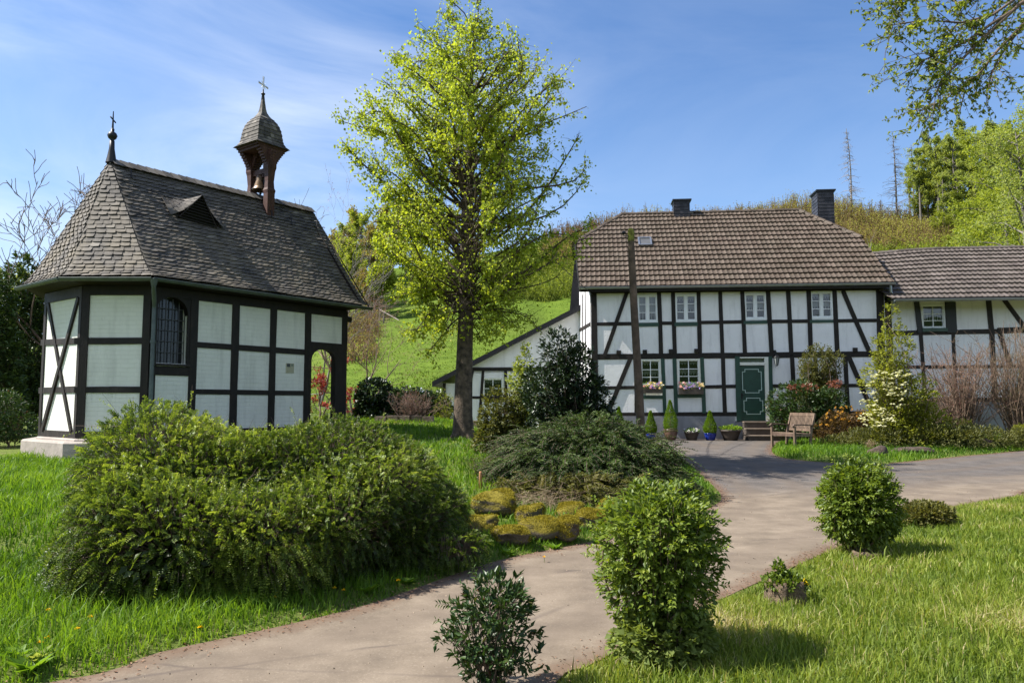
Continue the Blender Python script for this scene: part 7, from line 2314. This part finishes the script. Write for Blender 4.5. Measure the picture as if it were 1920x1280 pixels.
# red maple and bare pinkish tree seen past the porch
def shrubtree(name, label, px, Y_, ptop, pw, mat, leaf, seed, ls=.05, nl=900, depth=3, th=.045, lean=(0, 0), cat='tree', nleafk=6, spread=.8):
    kk = mpp(Y_); bx = (px - 960) / F * Y_; z = g1(bx, Y_); b0 = np.array([bx, Y_, z - .05]); rng = np.random.default_rng(seed)
    t = thing(name, label, cat, (bx, Y_, z)); h = at(960, ptop, Y_).z - z
    mb = MB(); tips = []; mr = .011 if leaf is None else .004
    for i in range(3):
        d = np.array([rng.normal() * .35 + lean[0], rng.normal() * .3 + lean[1], 1.0]); grow(mb, b0 + np.array([rng.normal() * .05, rng.normal() * .05, 0]), d, h * .62, th, depth, rng, spread=spread, up=.05, nc=(3, 4) if leaf is None else (3, 4), tips=tips, shrink=.6, minr=mr)
    mb.build('trunk', mat, t)
    tw = [p for p, dp in tips if dp <= 1]
    if leaf is not None:
        A_ = np.array([p[len(p) // 2] for p in tw]); B_ = np.array([p[-1] for p in tw]); n = len(A_); C_ = Cloud()
        for j in range(nleafk): C_.leaves(A_ + (B_ - A_) * rng.uniform(0, 1.05, (n, 1)) + rdir(rng, n) * .05, rdir(rng, n) + [0, 0, -.2], rdir(rng, n) * .5 + [0, 0, 1], rng.uniform(.6, 1.2, n) * ls, rng.uniform(.3, .6, n) * ls, rng.uniform(0, 1, n), .1)
        C_.build('crown', leaf, t)
    return t
shrubtree('red_maple', 'small red-leaved maple seen through the chapel porch arch', 602, 23.5, 672, 60, M['twig'], LM['redm'], 601, .09, depth=3, th=.04, nleafk=14)
shrubtree('budding_tree', 'nearly bare tree with pinkish buds to the right of the chapel porch', 680, 26.0, 545, 80, M['twigr'], LM['pinkb'], 602, .045, depth=4, th=.05, nleafk=3, spread=.6)
shrubtree('budding_tree', 'twiggy pinkish tree close beside the chapel eave', 662, 33.0, 440, 60, M['twigr'], LM['pinkb'], 603, .06, depth=4, th=.06, nleafk=4, spread=.55)
shrubtree('bare_tree', 'leafless tree rising behind the left end of the chapel roof', 195, 22.0, 335, 90, M['twig'], None, 604, depth=4, th=.085, lean=(-.12, 0), spread=.55)
shrubtree('bare_tree', 'thin leafless tree behind the bell turret and the right end of the chapel roof', 600, 36.0, 395, 60, M['barkg'], None, 605, depth=3, th=.05, lean=(.1, 0), spread=.4)
# wire fence right of the porch
def fence(pxs, Y_, z0, z1, label):
    P3 = [Vector(((x - 960) / F * Y_, Y_, 0)) for x in pxs]
    for p in P3: p.z = g1(p.x, p.y)
    t = thing('mesh_fence', label, 'fence', tuple(P3[0]))
    for p in P3:
        mb = MB(); mb.tube([p, p + Vector((0, 0, z1 + .08))], .022, 6); mb.build('post', M['green'], t)
    mb = MB()
    for i in range(len(P3) - 1):
        a, b_ = P3[i], P3[i + 1]
        for k in range(5):
            z = z0 + (z1 - z0) * k / 4; mb.tube([a + Vector((0, 0, z)), b_ + Vector((0, 0, z))], .012 if k == 4 else .006, 4)
        n = int((b_ - a).length / .12)
        for k in range(n): c = a.lerp(b_, k / n); mb.tube([c + Vector((0, 0, z0)), c + Vector((0, 0, z1))], .004, 3)
    mb.build('wire_mesh', M['zinc'], t)
fence([572, 630, 672, 716], 24.5, .1, 1.0, 'low green wire fence behind the chapel porch')
# hillside posts, rail and white board
def hpost(px, py, hpx, label, r_=.11):
    q = gpx(px, py); s__ = mpp(q.y); mb = MB(); rr = random.Random(px); mb.tube([q - Vector((0, 0, .2)), q + Vector((.02, 0, hpx * s__ * .6)), q + Vector((.05, 0, hpx * s__))], [r_, r_ * .9, r_ * .8], 9); o = mb.build('fence_post', M['barkg'], origin=q); tag(o, label, 'fence post', 'old posts on the hillside'); return q, hpx * s__
q, h_ = hpost(712, 602, 24, 'left one of two weathered posts on the meadow slope')
hpost(719, 606, 20, 'right one of two weathered posts on the meadow slope', .09)
e = gpx(748, 606); mb = MB(); mb.tube([q + Vector((0, 0, h_ * .9)), Vector((e.x, e.y, e.z + .25))], [.05, .04], 6); o = mb.build('fallen_rail', M['barkp'], origin=q); tag(o, 'sloping wooden rail hanging from the hillside posts', 'rail')
q = gpx(673, 620); mb = MB(); s__ = mpp(q.y); mb.boxc(q + Vector((0, 0, .22)), 19 * s__, .5, .10, Matrix.Rotation(-.16, 3, 'Y')); 
for dx in (-.28, .28): mb.boxc(q + Vector((dx, 0, .08)), .07, .4, .24)
o = mb.build('white_bench', M['whitep'], origin=q); tag(o, 'small white bench on the meadow near the twiggy trees', 'bench')
# white garden umbrella top behind the ivy hedge
q = at(790, 732, 27.5); t = thing('bird_feeder', 'pale blue-white pointed roof of a bird feeder behind the ivy hedge', 'bird feeder', (q.x, q.y, g1(q.x, q.y)))
mb = MB(); mb.lathe((q.x, q.y, 0), [(.42, q.z - .12), (.40, q.z - .10), (.1, q.z + .0), (.03, q.z + .04), (.03, q.z + .08), (0, q.z + .12)], 8, sm=False); mb.build('roof', simple('pale_blue_roof', (.5, .56, .64), .5, bumpv=0), t)
mb = MB(); mb.tube([(q.x, q.y, g1(q.x, q.y) - .1), (q.x, q.y, q.z - .1)], .03, 8); mb.build('pole', M['teakd'], t)

# ================================================================== LEFT CONIFERS
def conifer_mass(name, label, px, Y_, ells, n, mat, seed, leaf=.14, wd=.06):
    return gbush(name, label, 'tree', px, Y_, ells, n, 7, .13, leaf, wd, mat, seed, hollow=.55, lump=.22, stems=6, sr=.05, smat=M['bark'], out=1.0, up=-.1, parts=('crown', 'trunk'), freq=1.1)
conifer_mass('conifer', 'dark dense conifer at the left edge behind the chapel', 30, 21.5, [(35, 478, 34, 60), (20, 520, 60, 80), (45, 570, 60, 90), (20, 640, 75, 90), (50, 700, 60, 80)], 2600, LM['yew'], 701)
conifer_mass('conifer', 'lighter feathery conifer at the far left edge', -30, 19.5, [(-30, 500, 50, 80), (-25, 570, 60, 90), (-30, 650, 70, 90)], 1500, LM['yew'], 702)
conifer_mass('conifer', 'tall dark conifer showing just left of the chapel wall', 92, 24.5, [(95, 505, 40, 70), (80, 560, 50, 90), (100, 650, 50, 90)], 1500, LM['yew'], 703)
gbush('leafy_undergrowth', 'light green undergrowth at the foot of the left conifers', 'shrub', 25, 17.0, [(0, 730, 50, 35), (40, 775, 40, 24), (-10, 790, 50, 20)], 800, 6, .09, .07, .035, LM['laurel'], 704, hollow=.4, stems=6, tint=.1)
# ================================================================== HILL WOODS
def wood_tree(name, label, base, H, cr, leaf, bark, seed, nleaf=1500, ls=.22, cbase=.35, group=None, shape='round', trunk_r=None, k=4):
    rng = np.random.default_rng(seed); b0 = np.array(base, float); t = thing(name, label, 'tree', tuple(b0), group)
    mb = MB(); top = b0 + np.array([rng.normal() * .3, rng.normal() * .3, H * .96]); pts = curve_pts(b0 - [0, 0, .3], top, 7, (0, 0, 0), rng, .015)
    r0 = trunk_r or (.06 + H * .011); rads = list(np.linspace(r0, .03, 8)); mb.tube(pts, rads, 7, cap=False)
    zs = b0[2] + H * cbase; A_ = []; B_ = []
    nb_ = int(26 + H * 1.5) if shape != 'cone' else int(30 + H * 5)
    for i in range(nb_):
        f = cbase + (1 - cbase) * rng.uniform(0, .97); q = b0 + (top - b0) * f; a = rng.uniform(0, 2 * pi)
        if shape == 'col': L_ = cr * rng.uniform(.5, 1) * (1 - max(0, f - .85) * 4); ud = .7
        elif shape == 'cone': L_ = cr * (1 - (f - cbase) / (1 - cbase)) ** .8 + .15; ud = -.15
        else: L_ = cr * (sin(pi * min(1, max(0, (f - cbase) / (1 - cbase))) ** .8) * .85 + .25); ud = .55
        e = q + np.array([cos(a), sin(a), ud * rng.uniform(.6, 1.3)]) * L_ * rng.uniform(.65, 1.05)
        mb.tube([q, q + (e - q) * .5 + [0, 0, .08 * L_], e], [max(.02, r0 * .28), max(.014, r0 * .15), .01], 4, cap=False); A_.append(q); B_.append(e)
    A_ = np.array(A_); B_ = np.array(B_)
    m_ = nb_ * (7 if shape != 'cone' else 3); i = rng.integers(0, nb_, m_); u = rng.uniform(.25, 1, (m_, 1)); q = A_[i] + (B_[i] - A_[i]) * u; d = nrm(nrm(B_[i] - A_[i]) * .6 + rdir(rng, m_) * .7 + [0, 0, .1 if shape != 'cone' else -.2]); e = q + d * rng.uniform(.25, .8, (m_, 1)) * cr * .4
    C_ = Cloud(); C_.sticks(q, e, .014 if shape != 'cone' else .009, .006 if shape != 'cone' else .004, .5)
    mb.build('trunk', bark, t); C_.build('twigs', bark, t)
    if leaf is not None and nleaf:
        C_ = Cloud(); n = nleaf // k; i = rng.integers(0, m_, n); c_ = q[i] + (e[i] - q[i]) * rng.uniform(.3, 1.15, (n, 1))
        tn = np.clip(rng.normal(.5, .2, n), 0, 1)
        for j in range(k): C_.leaves(c_ + rdir(rng, n) * cr * .10, rdir(rng, n) + [0, 0, -.2], rdir(rng, n) * .6 + [0, 0, 1], rng.uniform(.6, 1.2, n) * ls, rng.uniform(.5, .8, n) * ls, np.clip(tn + rng.normal(size=n) * .1, 0, 1), .15)
        C_.build('crown', leaf, t)
    return t
def hp_at(px, Y_):
    x = (px - 960) / F * Y_; return (x, Y_, g1(x, Y_))
def place(t, px, Y_, s_=1., rz=0, label=None, group=None):
    c = copy_tree(t); c.location = hp_at(px, Y_); c.scale = (s_, s_, s_); c.rotation_euler = (0, 0, rz)
    if label: c['label'] = label
    if group: c['group'] = group
    return c
rng = np.random.default_rng(91)
# dead spruces on the ridge
wood_tree('dead_spruce', 'tallest dead spruce standing alone on the ridge', hp_at(1606, 93), 12.2, 1.9, None, M['barkp'], 801, 0, shape='cone', cbase=.18, trunk_r=.14)
wood_tree('dead_spruce', 'dead grey spruce at the edge of the wood on the ridge', hp_at(1693, 93), 11.8, 2.7, None, M['barkg'], 802, 0, shape='cone', cbase=.12, trunk_r=.14)
wood_tree('dead_spruce', 'thin dead spruce between the grey one and the green wood', hp_at(1728, 95), 10.5, 2.2, LM['woodb'], M['barkg'], 803, 300, shape='cone', cbase=.15, trunk_r=.12)
wood_tree('dead_spruce', 'small dead spruce stub just left of the grey spruce', hp_at(1658, 95), 2.6, 1.0, None, M['barkg'], 804, 0, shape='cone', cbase=.1, trunk_r=.08)
GA = 'fresh green trees of the wood on the right hill'
la = 'slender fresh green tree in the wood on the right hill'
T1 = wood_tree('slender_tree', la, hp_at(1770, 90), 12.0, 1.6, LM['woodb'], M['barkg'], 811, 6000, .20, .28, GA, shape='col')
T2 = wood_tree('slender_tree', la, hp_at(1815, 86), 13.0, 1.8, LM['woodb'], M['barkg'], 812, 6500, .21, .25, GA, shape='col')
T3 = wood_tree('slender_tree', la, hp_at(1750, 94), 11.0, 1.3, LM['woodb'], M['barkg'], 813, 4000, .19, .25, GA, shape='col')
for px, Y_, t_, s_ in [(1795, 93, T3, 1.1), (1740, 91, T1, .85), (1840, 92, T1, 1.1), (1870, 88, T2, 1.1), (1905, 90, T1, 1.2), (1935, 85, T2, 1.15), (1850, 82, T3, 1.0), (1890, 80, T1, .95), (1785, 85, T3, .8), (1960, 88, T1, 1.2), (1825, 96, T2, 1.05), (1915, 78, T3, 1.0), (1765, 96, T2, .95), (1720, 97, T3, .7), (1990, 84, T2, 1.2), (1880, 95, T3, 1.25), (1945, 95, T3, 1.3)]:
    place(t_, px, Y_, s_, rng.uniform(0, 6), group=GA)
# nearer leafy tree masses at the right edge
GB = 'big bright green trees at the right edge above the wing'
lb_ = 'big bright green tree at the right edge above the wing roof'
T4 = wood_tree('leafy_tree', lb_, hp_at(1890, 62), 9.5, 3.0, LM['wood'], M['barkg'], 821, 9000, .24, .18, GB)
T5 = wood_tree('leafy_tree', lb_, hp_at(1940, 55), 11.0, 3.2, LM['wood'], M['barkg'], 822, 10000, .22, .15, GB)
place(T4, 1975, 66, 1.15, 2, group=GB); place(T5, 2050, 58, 1.0, 1, group=GB); place(T4, 1850, 70, .72, 4, group=GB); place(T5, 1925, 68, .95, 3, group=GB)
place(T4, 1815, 74, .5, 1, group=GB); place(T4, 1840, 80, .62, 2.5, group=GB); place(T5, 1872, 78, .75, 5, group=GB); place(T4, 1780, 84, .42, .5, group=GB); place(T5, 1800, 90, 1.0, 2.2, group=GB); place(T5, 1848, 90, 1.15, 4.1, group=GB); place(T4, 1755, 92, .95, 3.3, group=GB); place(T5, 1900, 86, 1.25, .6, group=GB); place(T5, 1805, 86, .55, 1.7, group=GB)
wood_tree('tall_pale_tree', 'tall pale green airy tree at the right edge rising behind the wing', hp_at(1950, 38), 14.5, 3.2, LM['woodb'], M['barkg'], 825, 20000, .13, .2)
wood_tree('tall_pale_tree', 'tall dense spring-green tree at the right edge just left of the pale airy one', hp_at(1895, 50), 14.5, 3.0, LM['wood'], M['barkg'], 826, 15000, .16, .12)
wood_tree('tall_pale_tree', 'dense green tree rising highest behind the wing beyond the right edge', hp_at(1990, 44), 18.0, 3.6, LM['wood'], M['barkg'], 827, 16000, .16, .15)
# wood on the left part of the hill
GC = 'trees of the wood behind the chapel'
lc = 'olive-green spring tree in the wood on the left hill'
T6 = wood_tree('wood_edge_tree', lc, hp_at(652, 78), 9, 2.2, LM['wood'], M['barkg'], 831, 4500, .26, .22, GC)
T7 = wood_tree('wood_edge_tree', lc, hp_at(700, 74), 8.5, 2.0, LM['brush'], M['barkg'], 832, 4000, .24, .2, GC)
for px, Y_, t_, s_ in [(625, 82, T7, 1.0), (675, 84, T6, 1.05), (715, 80, T6, .95), (735, 86, T7, 1.1), (690, 68, T7, .72), (665, 70, T6, .75), (640, 74, T6, .9), (610, 76, T7, .85), (760, 88, T6, 1.0), (780, 92, T7, 1.0), (720, 88, T7, 1.1), (590, 86, T6, .9), (810, 94, T6, .95), (660, 90, T7, 1.15), (840, 95, T7, .8), (570, 78, T6, .7)]:
    place(t_, px, Y_, s_, rng.uniform(0, 6), group=GC)
t = gbush('green_bush', 'rounded green bush at the top edge of the meadow', 'shrub', 712, 66, [(712, 497, 26, 26)], 600, 6, .3, .24, .14, LM['wood'], 841, hollow=.3, stems=6, sr=.04)
# far bushes beyond left chapel side
for i, px in enumerate((-20, 40, 110)):
    place(T6, px, 60, .9, i, label=lc, group=GC)

# brush covering the ridge
def brush(name, label, seed, n, amin, amax, y0, y1, hmin, hmax, mat, leafk=5, ls=.2, keep=None):
    rng = np.random.default_rng(seed); nz_ = Noise(seed)
    a = rng.uniform(amin, amax, n); y = rng.uniform(y0, y1, n); x = a * y
    if keep is not None: k = keep(a, y, nz_); a, y, x = a[k], y[k], x[k]
    n = len(x); z = G(x, y, np.full(n, 30.)); P = np.stack([x, y, z], 1)
    h = rng.uniform(hmin, hmax, n) * (1 + .35 * nz_(P * .35)); C_ = Cloud()
    for j in range(5):
        e = P + np.stack([rng.normal(size=n) * .28, rng.normal(size=n) * .28, h * rng.uniform(.6, 1.05, n)], 1)
        s0 = P + rng.normal(size=(n, 3)) * [.25, .25, 0]
        C_.sticks(s0, e, .030, .012, rng.uniform(0, .45, n))
        for q in range(leafk):
            f = rng.uniform(.25, 1.05, (n, 1)); c = s0 + (e - s0) * f
            C_.leaves(c + rng.normal(size=(n, 3)) * .14, rdir(rng, n) + [0, 0, .5], rdir(rng, n) + [0, 0, .6], ls * rng.uniform(.6, 1.2, n), ls * .5, np.clip(.52 + .42 * nz_(P * .25 + 3) + rng.normal(size=n) * .16, 0, 1), .1)
    o = C_.build(name, mat); tag(o, label, 'brush', kind='stuff'); return o
brush('ridge_brush', 'tan and olive brush covering the ridge behind the farmhouse', 901, 2700, .04, .62, 80, 97, 1.2, 2.7, LM['brush'])
brush('slope_brush', 'mixed green scrub on the slope below the ridge', 902, 1300, .40, .78, 66, 81, .8, 2.2, LM['wood'], 7, .26)
brush('bank_brush', 'mixed scrub between the lime tree and the farmhouse roof', 903, 900, -.02, .12, 66, 90, 1.0, 2.2, LM['wood'], 4, .2)
brush('edge_brush', 'pinkish-brown scrub along the left edge of the meadow', 904, 190, -.235, -.18, 46, 72, .5, 1.4, LM['brush'], 4, .14)
brush('field_scrub', 'low dark scrub at the foot of the meadow', 905, 260, -.19, -.09, 30, 34, .3, .7, LM['olive'], 5, .1)
# fallen pale branches on the slope
for i, (px, py, dx, dz, L_) in enumerate([(1625, 415, .35, 1, 2.6), (1705, 385, -.6, .5, 2.0), (1690, 425, 1, .25, 3.0), (1775, 375, .5, .9, 1.8)]):
    q = Vector(hp_at(px, 74)); mb = MB(); rr = np.random.default_rng(i); grow(mb, tuple(q + Vector((0, -.5, .6))), (dx, 0, dz), L_, .06, 1, rr, spread=.5, nc=(1, 2)); o = mb.build('dead_branch', M['barkp'], origin=q); tag(o, 'pale dead branch lying in the scrub on the hillside', 'branch', 'dead branches on the slope')

# ================================================================== OVERHANGING BRANCH, TOP RIGHT
def overhang():
    rng = np.random.default_rng(55); Yo = 7.0
    b0 = Vector((7.9, 7.4, 0)); b0.z = g1(b0.x, b0.y)
    t = thing('overhanging_tree', 'tree just outside the right edge whose leafy boughs hang into the top corner', 'tree', tuple(b0))
    mb = MB(); top = np.array([7.6, 7.4, 6.6])
    mb.tube(curve_pts(b0 - Vector((0, 0, .2)), top, 8, (0, 0, 0), rng, .02), list(np.linspace(.20, .09, 9)), 12, cap=False); mb.build('trunk', M['bark'], t)
    mb = MB(); tips = []
    def P(px, py, dy=0): return np.array(at(px + 12, py - 32, Yo + dy))
    boughs = [[(2080, -120), (1985, -10), (1900, 40), (1830, 105), (1770, 165), (1742, 205)], [(2080, -120), (1960, -25), (1860, 5), (1780, 15), (1700, 28), (1668, 48)],
              [(2080, -120), (1990, 0), (1925, 60), (1890, 100), (1862, 140), (1845, 175)], [(1985, -10), (1920, 10), (1850, 60), (1790, 75), (1720, 70), (1655, 80)],
              [(2050, -60), (1985, -50), (1900, -60), (1800, -50), (1740, -20), (1690, 15)], [(1925, 60), (1860, 125), (1820, 175), (1780, 205), (1735, 235)], [(1890, 50), (1850, 75), (1800, 110), (1750, 130), (1715, 148)],
              [(2060, -90), (1990, -80), (1930, -40), (1880, -10), (1840, 20), (1800, 40)]]
    for k, bg_ in enumerate(boughs):
        pts = [P(x, y, .25 * (k % 3 - 1)) for x, y in bg_]; pts = [np.array(p) for p in pts]
        rad = list(np.linspace(.030 if k < 3 else .017, .004, len(pts))); mb.tube(pts, rad, 7, cap=False)
        if k in (0, 1, 2): mb.tube([top, (top + pts[0]) / 2 + [0, 0, .2], pts[0]], [.08, .06, .04], 8, cap=False)
        for j in range(34):
            i = rng.integers(1, len(pts) - 1) if j > 3 else len(pts) - 2; q = pts[i] + (pts[i + 1] - pts[i]) * rng.uniform()
            mn = nrm(pts[i + 1] - pts[i]); d = nrm(mn * .8 + rdir(rng, 1)[0] * .8 + [0, 0, -.1]); L_ = rng.uniform(.12, .48)
            e = q + d * L_; mb.tube([q, q + d * L_ * .5 + rng.normal(size=3) * .015, e], [.005, .0035, .002], 3, cap=False); tips.append((q, e))
            for z in range(2):
                f = rng.uniform(.3, .9); q2 = q + (e - q) * f; e2 = q2 + nrm(d + rdir(rng, 1)[0] * .9) * L_ * .5; mb.tube([q2, e2], [.003, .0015], 3, cap=False); tips.append((q2, e2))
    mb.build('boughs', M['twig'], t)
    A_ = np.array([a for a, b in tips]); B_ = np.array([b for a, b in tips]); n = len(A_); C_ = Cloud()
    for j in range(9):
        f = rng.uniform(.35, 1.04, (n, 1)); s_ = rng.uniform(.025, .055, n)
        C_.leaves(A_ + (B_ - A_) * f, rdir(rng, n) * .8 + [0, 0, -.35], rdir(rng, n) * .8 + [0, 0, .6], s_, s_ * .5, np.clip(rng.normal(.45, .22, n), 0, 1), .2)
    C_.build('foliage', LM['maple2'], t)
LM['maple2'] = leafmat('oak_spring_leaf', [(0, (.085, .12, .02)), (.5, (.16, .21, .03)), (1, (.34, .37, .06))], .55, .45, .3, tcol=(1.5, 1.4, .5))
overhang()
def kin(name): return [o for o in bpy.data.objects if o.parent is None and o.name.split('.')[0] == name and 'label' in o]
number_from_left(kin('slender_tree'), 'slender green hilltop tree, %s in the right-hand wood')
number_from_left(kin('leafy_tree'), 'big bright green tree above the wing roof, %s of its group')
number_from_left(kin('wood_edge_tree'), 'olive-green spring tree of the wood on the left hill, %s')
number_from_left(kin('dandelion'), 'yellow dandelion on the grassy edge of the lane, %s')
number_from_left(kin('leafy_weed'), 'broad-leaved weed at the edge of the lane, %s')
number_from_left(kin('dead_branch'), 'pale dead branch in the scrub on the hillside, %s')
